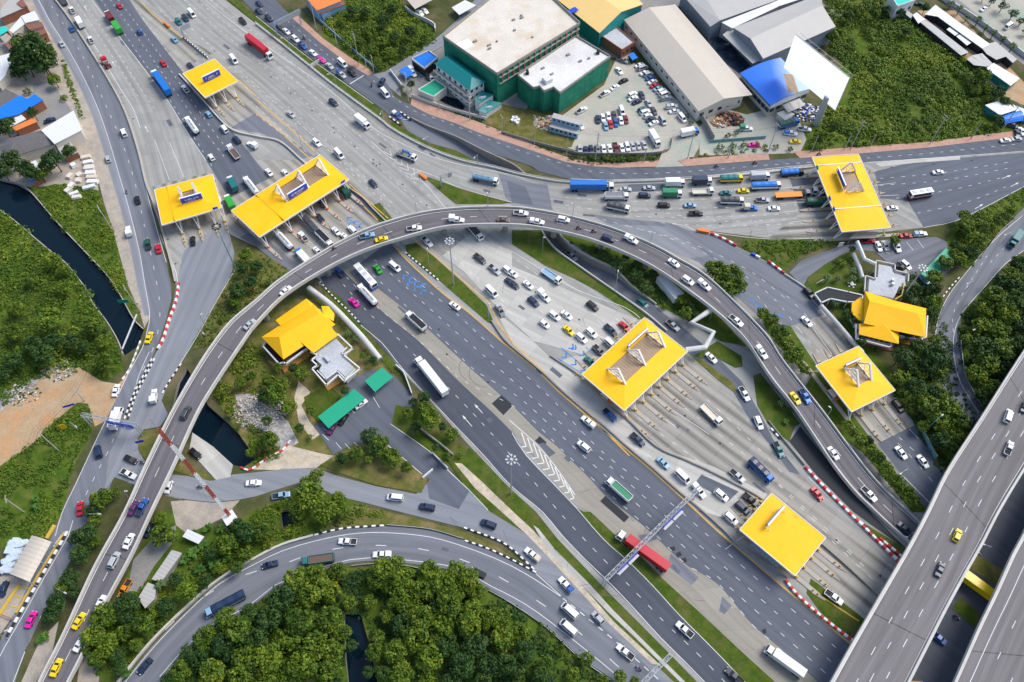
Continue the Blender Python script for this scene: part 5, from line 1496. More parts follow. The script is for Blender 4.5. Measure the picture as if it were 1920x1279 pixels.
def block(name, label, cat, px, h, wallm, roofm, rim=.5, win=(), group=None, rimm=None):
    """flat roofed block: px = roof corners; win: (edge, z, count, w, h)"""
    px = P(px)
    B = Bld(name, label, cat, px, h, group)
    q = [at(x, y, h) for x, y in px]
    if sum(a.x * b.y - b.x * a.y for a, b in zip(q, q[1:] + q[:1])) < 0: q = q[::-1]; flip = True
    else: flip = False
    m = MB()
    m.prism([(p.x, p.y) for p in q], 0, h - .02)
    wl = B.part('wall', m, M[wallm])
    m = MB()
    faceuv(m, [Vector((p.x, p.y, h)) for p in q])
    B.part('roof', m, M[roofm])
    if rim:
        m = MB()
        for i in range(len(q)):
            a, b = q[i], q[(i + 1) % len(q)]
            d = (b - a)
            c = (a + b) / 2
            m.box((c.x, c.y, h + rim / 2 - .15), (d.length + .3, .3, rim + .3), math.atan2(d.y, d.x))
        B.part('parapet', m, M[rimm or wallm])
    n = len(px)
    for (e, z, cnt, w, hh) in win:
        if flip: e = (n - 2 - e) % n
        winrow(B, q[e], q[(e + 1) % n], z, cnt, w, hh, wl)
    return B
def shed(name, label, cat, px, h, roofm, wallm='metalgrey', open_=False, group=None, h2=None, th=.2, inset=.4):
    """single pitch / flat sheet roof on walls or posts; first two corners at h, last two at h2"""
    px = P(px)
    h2 = h if h2 is None else h2
    n = len(px)
    hs = [h if i < n / 2 else h2 for i in range(n)]
    B = Bld(name, label, cat, px, h, group)
    q = [at(x, y, z) for (x, y), z in zip(px, hs)]
    m = MB(); slab(m, q, th)
    B.part('roof', m, M[roofm])
    c = sum(q, Vector()) / n
    if open_:
        m = MB()
        for p in q:
            e = p + (c - p) * .08
            m.tube((e.x, e.y, 0), (e.x, e.y, p.z - th), .1, n=5)
        B.part('posts', m, M['steel'])
    else:
        w = [p + (c - p).normalized() * inset for p in q]
        if sum(a.x * b.y - b.x * a.y for a, b in zip(w, w[1:] + w[:1])) < 0: w = w[::-1]
        m = MB()
        for i in range(n):
            a, b = w[i], w[(i + 1) % n]
            m.face([(a.x, a.y, 0), (b.x, b.y, 0), (b.x, b.y, b.z - th), (a.x, a.y, a.z - th)])
        B.part('wall', m, M[wallm])
    return B
def gable(name, label, cat, e0, rg, e1, he, hr, roofm, wallm, win=(), group=None, th=.25, over=.5):
    """two eaves and a ridge, each two pixels"""
    E0, R, E1 = [at(*p, he) for p in e0], [at(*p, hr) for p in rg], [at(*p, he) for p in e1]
    B = Bld(name, label, cat, list(e0) + list(e1), he, group)
    m = MB()
    slab(m, [E0[0], E0[1], R[1], R[0]], th); slab(m, [E1[0], E1[1], R[1], R[0]], th)
    B.part('roof', m, M[roofm])
    ctr = sum(E0 + E1, Vector()) / 4
    s = lambda p: p + (Vector((ctr.x, ctr.y, p.z)) - p).normalized() * over - Vector((0, 0, th + .02))
    a, b, c, d, r0, r1 = s(E0[0]), s(E0[1]), s(E1[1]), s(E1[0]), s(R[0]), s(R[1])
    g = lambda p: Vector((p.x, p.y, 0))
    m = MB()
    m.face([g(a), g(b), b, a]); m.face([g(c), g(d), d, c])
    m.face([g(b), g(c), c, r1, b]); m.face([g(d), g(a), a, r0, d])
    w = B.part('wall', m, M[wallm]); recalc(w.data)
    for (k, z, cnt, ww, hh) in win:
        A, C = {'front': (b, c), 'side': (a, b), 'side2': (c, d)}[k]
        winrow(B, A, C, z, cnt, ww, hh, w)
    return B
def facets(B, name, mats, pts, faces, under=None):
    """pts: name -> (px, py, h)"""
    m = MB()
    for f in faces.split():
        q = [at(*pts[k]) for k in f]
        slab(m, q, .18)
    return B.part(name, m, mats)

M['greyshade'] = ribbed('shaded_grey_wall_sheet', (.20, .235, .28), (.16, .19, .23), .5, 0, .6, .15)  # grey sheet walls, their bluish shade put into the colour
# --- the building site in green nets and its neighbours
h = 15
bs = block('building_site', 'large building shell wrapped in green netting with a bare cream roof', 'building', '831,70 932,140 1087,45 1030,-8 990,-40 930,-10', h, 'net', 'bareconc', .9, rimm='wallconc')
m = MB()
a, b = at(936, 138, h), at(1086, 46, h)
d = (b - a).normalized(); nn = Vector((d.y, -d.x, 0))
for z in (10.2, 13.2):
    c = (a + b) / 2 + nn * .25
    m.box((c.x, c.y, z), ((b - a).length, .6, .35), math.atan2(d.y, d.x))
bs.part('floor_edge', m, M['wallconc'])
m = MB()
for i in range(15):
    p = a.lerp(b, (i + .5) / 15) + nn * .15
    m.box((p.x, p.y, 12.4), (.4, .5, 4.6), math.atan2(d.y, d.x))
bs.part('column_row', m, M['brick'])
m = MB(); m.box((*at(872, 84, h).xy, h + .05), (6, 5, .08), .6); bs.part('roof_sheet', m, M['white'])
h = pole_h((1050, 214), (1050, 175))
nb = block('building_site', 'lower building shell wrapped in bright green netting with a white roof', 'building', '971,142 1080,69 1144,107 1050,175 1038,165 1020,172 1012,163 1000,166', h, 'net', 'whiteroof', .7, rimm='wallconc')
m = MB(); m.box((*at(1026, 153, h).xy, h + .9), (3.2, 3, 1.8), .6); nb.part('stair_head', m, M['whiteroof'])
for q in ((989, 138), (1121, 100)):
    m = MB(); p = at(*q, h); m.prism([(p.x - .7, p.y - .9), (p.x + .6, p.y - .9), (p.x + .3, p.y + .9), (p.x - .5, p.y + .8)], h, h + 1.4); nb.part('roof_cover', m, M['dark'])
B = gable('warehouse', 'pale yellow warehouse roof with a blue solar panel behind the netted site', 'warehouse', [(1018, -22), (1124, 62)], [(1085, -40), (1165, 22)], [(1130, -70), (1206, 8)], 8, 10, 'metalyel', 'metalteal', [('front', 4, 8, 1.2, 1.2)])
m = MB(); m.box((*at(1073, 21, 8.6).xy, 8.9), (5, 2.6, .12), .66); B.part('solar_panel', m, M['signblue'])
block('shop_block', 'small red brick block with a grey roof between yellow and beige warehouses', 'building', '1125,66 1157,52 1189,80 1166,94', 4.5, 'brick', 'greyroof', .4, [(2, 2.4, 3, 1.2, 1.2)])
shed('pump_house', 'tiny blue topped hut in a hedge at the car park corner', 'hut', '1178,102 1188,98 1196,108 1186,113', 2.4, 'metalblue', 'leaf_d')
B = gable('warehouse', 'long beige warehouse with a ribbed gable roof beside the car park', 'warehouse', [(1170, 37), (1310, 209)], [(1217, 14), (1358, 185)], [(1255, 10), (1396, 180)], 5.6, 8.4, 'metalbeige', 'cream', [('front', 3.0, 5, 1.9, 1.5), ('side', 3.5, 14, 1.5, .8)])
m = MB(); q = [at(1255, 10, 5.5), at(1396, 180, 5.5), at(1411, 178, 5.0), at(1266, 8, 5.0)]; slab(m, q, .2); B.part('lean_to_roof', m, M['metalbeige'])
B = gable('warehouse', 'wide grey warehouse with a blue shaded gable behind the billboard', 'warehouse', [(1540, -12), (1375, 52)], [(1542, 10), (1407, 72)], [(1567, 50), (1431, 110)], 8, 10.5, 'metalgrey', 'greyshade')
m = MB(); q = [at(1431, 111, 6), at(1371, 53, 6), at(1355, 65, 5.4), at(1411, 119, 5.4)]; slab(m, q, .2); B.part('lean_to_roof', m, M['metalgrey'])
B = gable('warehouse', 'grey warehouse cut by the top edge beside the beige one', 'warehouse', [(1276, -14), (1332, 50)], [(1306, -30), (1350, 38)], [(1470, -80), (1452, 2)], 7, 8.5, 'metalgrey', 'greyshade')
shed('warehouse_annex', 'narrow white roofed annex between the two grey warehouses', 'annex', '1353,42 1451,4 1530,-28 1545,-16 1462,11 1373,53', 7.2, 'metalwhite', 'metalgrey')
# blue barrel roofed hall
B = Bld('factory_hall', 'blue curved roof hall with a big brown rust patch behind the billboard', 'hall', P('1388,137 1445,198 1518,167 1464,108'), 6)
A0, A1, C1, C0 = at(1388, 137, 6), at(1445, 198, 6), at(1518, 167, 6), at(1464, 108, 6)
m, fr = MB(), MB()
N = 12
def arcpt(p, q, t): return p.lerp(q, t) + Vector((0, 0, 2.6 * math.sin(math.pi * min(1, t * .62 + .19)) - 1.45))
for i in range(N):
    t0, t1 = i / N, (i + 1) / N
    slab(m, [arcpt(A0, C0, t0), arcpt(A1, C1, t0), arcpt(A1, C1, t1), arcpt(A0, C0, t1)], .15)
M['bluehall'] = None
mm, t_, b_ = mk('blue_rusting_sheet')
g_ = t_.nodes.new('ShaderNodeTexCoord')
sxy = t_.nodes.new('ShaderNodeSeparateXYZ'); t_.links.new(g_.outputs['Generated'], sxy.inputs[0])
nz = noise(t_, g_.outputs['Generated'], 5, 4)
fade = ramp(t_, mth(t_, 'ADD', sxy.outputs[0], mth(t_, 'MULTIPLY', nz, .15)), .55, .9)
col = mix(t_, fade, (.004, .15, .72), (.40, .52, .62))
rx = mth(t_, 'MULTIPLY', ramp(t_, mth(t_, 'ABSOLUTE', mth(t_, 'SUBTRACT', sxy.outputs[0], .72)), .085, .07), ramp(t_, mth(t_, 'ABSOLUTE', mth(t_, 'SUBTRACT', sxy.outputs[1], .42)), .21, .19))
col = mix(t_, mth(t_, 'MULTIPLY', rx, ramp(t_, nz, .25, .5)), col, (.30, .19, .10))
t_.links.new(col, b_.inputs['Base Color']); b_.inputs['Roughness'].default_value = .5
M['bluehall'] = mm
B.part('roof', m, M['bluehall'])
m = MB()
c = (A0 + C1) / 2
w = [p + (c - p).normalized() * .6 for p in (A0, A1, C1, C0)]
if sum(a.x * b.y - b.x * a.y for a, b in zip(w, w[1:] + w[:1])) < 0: w = w[::-1]
m.prism([(p.x, p.y) for p in w], 0, 4.6)
wl = B.part('wall', m, M['cream'])
winrow(B, A0, A1, 3.0, 8, 2.2, 1.6, wl); winrow(B, A1, C1, 3.0, 6, 2.0, 1.6, wl)
m = MB()
for i in range(N):
    a, b = arcpt(A1, C1, i / N), arcpt(A1, C1, (i + 1) / N)
    dd = (A1 - A0).normalized() * .15
    m.face([(a.x + dd.x, a.y + dd.y, 4.4), (b.x + dd.x, b.y + dd.y, 4.4), b + dd, a + dd])
B.part('front_gable', m, M['metalwhite'])
shed('porch_roof', 'rust stained white porch roof in front of the blue hall', 'porch', '1466,196 1499,184 1510,197 1478,211', 3.6, 'metalrust', open_=True)
shed('porch_roof', 'low cream roof below the rust stained porch', 'porch', '1456,212 1474,205 1490,214 1473,226', 2.6, 'cream', 'cream')
# billboard: a blank white panel, with a glow added to brighten it
def added_glow_panel():
    m = plain('blank_panel_added_glow', (.92, .92, .92), .6, .01)
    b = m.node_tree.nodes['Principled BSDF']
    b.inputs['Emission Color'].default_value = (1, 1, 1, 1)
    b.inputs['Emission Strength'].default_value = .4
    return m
b0 = (1529.7, 233.8)
hb = pole_h(b0, (1551, 192))
Bb = at(*b0)
bl, br = at(1469.5, 126.2, hb), at(1565.8, 207, hb)
lo, hi = hb, hb + 30
def pxz(p):   # world point -> pixel
    v = p - Vector((0, CAMY, CAMH)); cv = RT * v.x + FW * v.y - DN * v.z
    return CX + FPX * cv.x / cv.z, CY + FPX * cv.y / cv.z
for _ in range(40):
    mid = (lo + hi) / 2
    if pxz(Vector((bl.x, bl.y, mid)))[1] > 66: lo = mid
    else: hi = mid
ht_ = mid
B = Bld('billboard', 'huge blank white billboard panel on a thick grey tubular post', 'billboard', [b0])
d = (br - bl); d.z = 0; L = d.length; d.normalize(); nn = Vector((d.y, -d.x, 0))
m = MB(); c = (bl + br) / 2 - nn * .3; m.box((c.x, c.y, (hb + ht_) / 2), (L, .5, ht_ - hb), math.atan2(d.y, d.x)); pn = B.part('frame', m, M['steel'])
m = MB(); c = (bl + br) / 2; m.box((c.x, c.y, (hb + ht_) / 2), (L - .1, .12, ht_ - hb - .1), math.atan2(d.y, d.x)); B.part('panel', m, M['panelwhite'] if 'panelwhite' in M else added_glow_panel())
pt = bl + d * ((Bb - bl).dot(d))
m = MB(); m.tube((Bb.x, Bb.y, 0), (Bb.x, Bb.y, hb + 2.5), 1.25, n=16); B.part('post', m, M['steel'])
m = MB(); m.tube((Bb.x, Bb.y, hb + 1.5), (pt.x - nn.x * .4, pt.y - nn.y * .4, hb + 1.5), .5, n=8); B.part('bracket', m, M['steel'])
m = MB()
for i in range(7):
    p = bl + d * (L * (i + .5) / 7) - nn * .5
    m.tube((p.x, p.y, ht_), (p.x - nn.x * 2.5, p.y - nn.y * 2.5, ht_ - .2), .06, n=4); m.tube((p.x, p.y, hb), (p.x - nn.x * 2, p.y - nn.y * 2, hb), .06, n=4)
p0, p1 = bl - nn * 2.9, br - nn * 2.9
m.tube((p0.x, p0.y, ht_ - .2), (p1.x, p1.y, ht_ - .2), .07, n=4)
q0, q1 = bl - nn * .6, br - nn * .6
for z in (hb, ht_): m.box(((q0.x + q1.x) / 2, (q0.y + q1.y) / 2, z), (L, .2, .2), math.atan2(d.y, d.x))
for t_ in (.1, .5, .9):
    e = q0.lerp(q1, t_); m.tube((e.x, e.y, hb - .05), (e.x, e.y, ht_ + .05), .1, n=4)
B.part('rear_frame', m, M['steel'])
# teal roofed house
B = Bld('house', 'three storey cream house with a long teal hip roof and balconies', 'house', P('842,102 911,153 881,170 814,119'), 9)
T = {'a': (842, 102, 9.5), 'b': (911, 153, 9.5), 'c': (881.4, 170, 9.5), 'd': (813.9, 119, 9.5), 'r': (833, 107, 11.4), 's': (884, 145, 11.4)}
facets(B, 'roof', M['metalteal'], T, 'absr bcs cdrs dar')
q = [at(*T[k]) for k in 'abcd']; c = sum(q, Vector()) / 4
w = [p + (c - p).normalized() * .9 for p in q]
if sum(a.x * b.y - b.x * a.y for a, b in zip(w, w[1:] + w[:1])) < 0: w = w[::-1]
m = MB(); m.prism([(p.x, p.y) for p in w], 0, 9.3); wl = B.part('wall', m, M['whitewall'])
q = [at(*T[k]) for k in 'cd']
for z in (3.0, 6.0):
    m = MB(); d = q[1] - q[0]; cc = (q[0] + q[1]) / 2; nn = Vector((d.y, -d.x, 0)).normalized()
    if (cc + nn - c).length < (cc - c).length: nn = -nn
    cc = cc - nn * .1
    m.box((cc.x, cc.y, z), (d.length, 1.5, .25), math.atan2(d.y, d.x)); cc2 = cc + nn * .72
    m.box((cc2.x, cc2.y, z + .55), (d.length, .12, .9), math.atan2(d.y, d.x))
    B.part('balcony', m, M['cream'])
for z in (1.7, 4.7, 7.8): winrow(B, w[0], w[1], z, 6, 1.3, 1.3, wl); winrow(B, w[2], w[3], z, 6, 1.3, 1.3, wl)
for z in (4.7, 7.8): winrow(B, w[1], w[2], z, 3, 1.0, 1.2, wl); winrow(B, w[3], w[0], z, 3, 1.0, 1.2, wl)
for lb, s, hh in (('upper small teal gable roof at the end of the cream house', '889,185 902,171 926,177 898,194', 6), ('lower small teal gable roof at the foot of the cream house', '897,208 914.5,187 942,193 911,213', 3.6)):
    B = shed('house_wing', lb, 'house wing', s, hh, 'metalteal', 'whitewall', h2=hh - 1.0)
    p = [at(x, y, hh + .1) for x, y in P(s)]; c = sum(p, Vector()) / 4
    m = MB(); m.prism([(c.x - 1.4, c.y - .5), (c.x + .2, c.y - .2), (c.x + 1.5, c.y + .6), (c.x + .1, c.y + .2)], hh - .8, hh + .25); B.part('dormer', m, M['white'])
block('carport', 'blue flat roofed carport with a cream rim beside the side street', 'carport', '772,111 804,96 821,109 796,129', 4.2, 'dark', 'metalblue', .5, rimm='cream')  # dark walls stand in for the shade beneath the open roof
block('garden_pavilion', 'green flat roofed garden pavilion with a white rim below the cream house', 'pavilion', '784,169 816,150 837,164 813,182', 3.6, 'cream', 'metalgreen', .4, rimm='whitewall')
m = MB(); q = [at(x, y, .12) for x, y in P('824,188 836,180 858,186 872,200 868,206 850,200 835,194')]; m.face(q); tag(m.build('pond', M['water']), 'kidney shaped dark pond in the garden of the cream house', 'pond')
shed('tarpaulin', 'blue tarpaulin awning over pickups in the house yard', 'awning', '748,132 762,124 776,137 762,146', 2.6, 'metalblue', open_=True, h2=2.2)
# town edge at the top
B = shed('market_hall', 'orange and red hall roof cut by the top edge beside the wooded lot', 'hall', '570,-8 594,20 640,2 622,-30', 5.5, 'metalorange', 'steelblue')
shed('market_annex', 'dull red lean-to roof beside the orange hall', 'annex', '602,26 620,18 648,8 642,1 618,10 598,20', 4.0, 'metalbrown', 'steelblue')
shed('garage_roof', 'beige garage roof at the top edge beside the pale curved wall', 'garage', '760,-4 778,17 818,-4 800,-20', 4, 'metalbeige', 'dark', open_=True)
shed('carport', 'white carport roof at the top edge beside the netted building', 'carport', '847,14 872,0 893,10 861,28', 3, 'metalwhite', open_=True)
block('aqua_house', 'white house with an aqua roof at the top edge of the overgrown field', 'house', '1668,-10 1716,-10 1716,1 1682,13', 7, 'whitewall', 'metalaqua', .6, [(2, 4, 3, 1.2, 1.4)])
SH = [('1734,27 1754,9 1800,43 1857,83 1842,91 1758,31', 3.4, 'metalwhite', 'longest white shed roof along the palm wall'), ('1726,42 1735,35 1816,98 1802,104', 3, 'metalrust', 'long narrow rusty grey shed along the overgrown field'), ('1711,28 1719,23 1735,36 1722,44', 3.3, 'metalwhite', 'square white shed roof at the head of the rusty shed'),
      ('1688,18 1695,13 1713,29 1707,34', 3, 'metalgrey', 'short blue walled shed beside the aqua house'), ('1775,55 1782,50 1799,62 1791,67', 2.8, 'metalwhite', 'small white lean-to between the two long sheds, upper one'), ('1793,68 1802,63 1823,79 1813,85', 2.8, 'metalwhite', 'small white lean-to between the two long sheds, lower one'),
      ('1842,91 1857,81 1867,78 1907,111 1899,118 1886,106 1868,112 1850,101', 3.2, 'metalgrey', 'bluish patched shed roof at the end of the palm wall'), ('1813,111 1822,104 1842,100 1862,120 1851,125 1826,122', 2.8, 'metalrust', 'patched grey hut roof at the end of the rusty shed'), ('1849,128 1863,118 1912,147 1895,161', 3.4, 'metalwhite', 'clean white shed roof beside the orange soil'),
      ('1847,197 1882,186 1906,206 1875,216', 3.4, 'metalwhite', 'pale hut roof above the blue awning at the roadside'), ('1899,196 1925,206 1930,222 1906,210', 3.2, 'metalwhite', 'white hut roof at the picture edge behind the blue awning')]
for s, hh, mt, lb in SH: shed('shed', lb, 'shed', s, hh, mt, 'metalteal' if 'blue' in lb or 'clean' in lb else 'dark')
B = Bld('awning', 'blue curved roadside awning above parked cars', 'awning', P('1877,220 1912,207 1918,225 1885,231'), 3)
m = MB(); a0, a1, c1, c0 = at(1876, 219, 3), at(1912, 206, 3), at(1919, 226, 2.2), at(1884, 232, 2.2)
for i in range(6):
    z = lambda t: Vector((0, 0, 1.1 * math.sin(math.pi * t)))
    slab(m, [a0.lerp(c0, i / 6) + z(i / 6), a1.lerp(c1, i / 6) + z(i / 6), a1.lerp(c1, (i + 1) / 6) + z((i + 1) / 6), a0.lerp(c0, (i + 1) / 6) + z((i + 1) / 6)], .08)
B.part('cover', m, M['metalblue'])
m = MB()
for p in (a0, a1, c0, c1): m.tube((p.x, p.y, 0), (p.x, p.y, 2.3), .08, n=5)
B.part('posts', m, M['steel'])
# houses on the left edge
HS = [('0,20 18,-4 35,-4 46,14 0,34', 4, 'metalgrey', 'grey roofed house in the very corner of the picture'), ('31,6 41,-3 51,11 41,14', 4.4, 'metalbrown', 'small brown roof beside the corner house'), ('40,30 65,20 74,37 47,43', 5.5, 'metalwhite', 'white roofed house next to the frontage pavement'), ('17,57 40,30 47,44 24,62', 5, 'metalwhite', 'narrow white roof joined to the brown house'),
      ('46,45 78,41 83,50 55,56', 5, 'metalbrown', 'brown striped roof below the white roofed house'), ('9,82 58,58 83,52 88,61 17,93', 4.2, 'metalbrown', 'dark red roof half hidden by the big tree'), ('-5,106 25,98 31,113 16,126 10,142 -5,158', 4, 'metalwhite', 'white roof at the picture edge left of the big tree'), ('-5,178 10,166 36,180 0,203', 4, 'slate', 'dark tiled roof above the long blue roof'),
      ('-5,204 36,179 52,185 64,176 81,187 36,214 -5,226', 4.4, 'metalblue', 'long blue roofed house beside the grey yard'), ('15,227 38,213 49,223 20,238', 3.6, 'metalwhite', 'small white and blue porch below the blue roof'), ('22,239 63,221 70,228 30,245', 3.4, 'metalorange', 'orange roofed annex below the blue roof'),
      ('77,244 138,207 153,244 102,270', 5.5, 'metalwhite', 'large white roofed shop house beside the pavement'), ('121,259 150,244 155,250 130,266', 3, 'metalwhite', 'little white lean-to below the shop house'), ('104,273 128,262 147,285 120,296', 3, 'metalgrey', 'pale grey lean-to behind the two trees'),
      ('39,314 67,300 78,321 54,335', 4.4, 'metalwhite', 'white gabled house beside the canal mouth'), ('54,337 80,322 81,328 58,343', 3, 'metalblue', 'blue strip roof at the canal mouth'),
      ('0,70 12,62 22,70 10,82', 4, 'dust_pave', 'tan roof patch between the white and dark red roofs'), ('0,52 10,48 16,57 0,66', 3.5, 'metalaqua', 'small aqua roof at the picture edge')]
for s, hh, mt, lb in HS: shed('house', lb, 'house', s, hh, mt, 'cream' if 'white' in lb else 'brick')
B = Bld('house', 'long house with a weathered grey hip roof beside the shop house', 'house', P('0,274 17,260 77,244 103,270 42,288 11,300'), 4)
T = {'a': (-4, 276, 4), 'b': (17, 260, 4), 'c': (77, 244, 4), 'd': (103, 270, 4), 'e': (42, 288, 4), 'f': (11, 301, 4), 'r': (24, 268, 5.8), 's': (84, 252, 5.4)}
facets(B, 'roof', M['slate'], T, 'bcsr cds dersx'.replace('dersx', 'ders') + ' efr far abr')
q = [at(*T[k]) for k in 'bcdef']; c = sum(q, Vector()) / 5
m = MB(); m.prism([(p.x, p.y) for p in [p + (c - p).normalized() * .5 for p in q]], 0, 3.8); B.part('wall', m, M['cream'])
r = random.Random(5)
for i, (x, y, a, L, W_) in enumerate([(162, 297, .3, 3.4, 1.6), (166, 306, .35, 3.4, 1.6), (168, 316, .2, 3.6, 2.2), (170, 326, .1, 3.6, 2.0), (173, 334, .1, 3.8, 1.6), (175, 343, .05, 4.2, 1.8), (132, 332, 1.3, 2.6, 1.8), (135, 349, 1.2, 2.6, 1.8), (129, 359, 1.0, 2.4, 1.8), (140, 365, .5, 3.4, 1.4), (145, 372, .2, 3.4, 1.4), (168, 353, .4, 4.6, 1.5), (150, 330, .8, 2.2, 2.0), (139, 312, .7, 2.0, 2.0), (148, 340, .1, 2, 2)]):
    p = at(x, y); m = MB()
    for k in range(3): m.box((p.x + r.uniform(-.1, .1), p.y + r.uniform(-.1, .1), .2 + k * .38), (L - k * .1, W_, .34), a + r.uniform(-.04, .04))
    tag(m.build('panel_stack', M['whiteroof' if i % 2 else 'bareconc']), 'stack of whitish concrete panels, ' + ordinal(i) + ' counted down the pavement side storage yard', 'panel stack', 'stacks of pale panels')

# --- toll offices
def office1():
    S = 7.105
    g = lambda x, y, h: (480 + x / S, 555 + y / S, h)
    B = Bld('toll_office', 'toll office with a broad yellow hipped roof beside the covered walkway', 'office building', [(g(600, 450, 0)[0], g(600, 450, 0)[1])], 5)
    T = {'a': g(75, 548, 6), 'b': g(365, 845, 6), 'c': g(1055, 380, 6), 'd': g(760, 105, 6), 'r': g(310, 545, 8.6), 's': g(835, 235, 8.6),
         'e': g(765, 760, 5.6), 'f': g(1095, 520, 5.6), 'g': g(560, 580, 7.0), 'h': g(930, 350, 7.2),
         'i': g(262, 322, 5.4), 'j': g(670, 35, 5.4), 'k': g(330, 400, 6.6), 'l': g(740, 150, 6.6),
         'm': g(870, 135, 5.6), 'n': g(965, 135, 5.6), 'o': g(1045, 235, 5.6), 'p': g(1035, 335, 5.6), 'q': g(900, 260, 6.8), 'u': g(300, 372, 5.4), 'v': g(765, 108, 5.4)}
    facets(B, 'roof', M['yellow2'], T, 'absr'.replace('absr', 'abr') + ' bcsr cds dars efhg ijlk iku jvl mnq noq opq')
    # white frame and walls below
    def frame(s, z, hgt, wd, mat, name):
        q = [at(*g(x, y, z)) for x, y in P(s)]
        m = MB()
        for a, b in zip(q, q[1:]):
            d = b - a; c = (a + b) / 2
            m.box((c.x, c.y, z), (d.length + wd, wd, hgt), math.atan2(d.y, d.x))
        return B.part(name, m, M[mat])
    def body(s, z, mat, name, z0=0):
        q = [at(*g(x, y, z)) for x, y in P(s)]
        m = MB(); m.prism([(p.x, p.y) for p in q], z0, z); return B.part(name, m, M[mat]), q
    w, q = body('150,560 380,800 690,610 760,700 1050,520 1000,380 960,190 740,160 290,400', 4.6, 'whitewall', 'wall')
    for i, n in ((0, 6), (1, 7)):
        winrow(B, q[i], q[i + 1], 2.8, n, 1.3, 1.5, w)
    frame('130,620 90,665 310,910 365,880 400,910 690,690', 3.9, .7, .45, 'whitewall', 'balcony')
    body('150,860 300,1010 340,960 380,1025 720,790 690,720 400,900 320,880', .5, 'ochre', 'terrace')
    body('100,650 310,890 330,860 150,600', 3.4, 'dark', 'veranda')
    w, q = body('800,740 1060,560 1190,700 1130,760 1240,880 1310,960 1190,1080 1100,990 940,1100 840,990 880,920 800,850', 4.2, 'cream', 'annex_wall')
    m = MB(); faceuv(m, [Vector((p.x, p.y, 4.24)) for p in q]); B.part('terrace_roof', m, M['greyroof'])
    frame('1095,515 1290,700 1170,790 1390,970 1175,1140 1095,1050 940,1190 745,970 820,930 740,855 830,795 730,750', 4.6, .7, .4, 'whitewall', 'parapet')
    frame('1210,690 1140,760 1250,860', 4.5, .5, .3, 'whitewall', 'parapet_beam'); frame('820,1000 930,1110 1085,1000 1190,1110 1320,980', 4.5, .5, .3, 'whitewall', 'parapet_beam')
    m = MB(); p = at(*g(950, 850, 4.2)); m.box((p.x, p.y, 4.75), (2.6, .9, 1), -.85); B.part('water_tank', m, M['lampwhite'])
    body('800,1060 960,1260 1150,1130 1120,1080 940,1200 820,1040', .5, 'ochre', 'step')
office1()
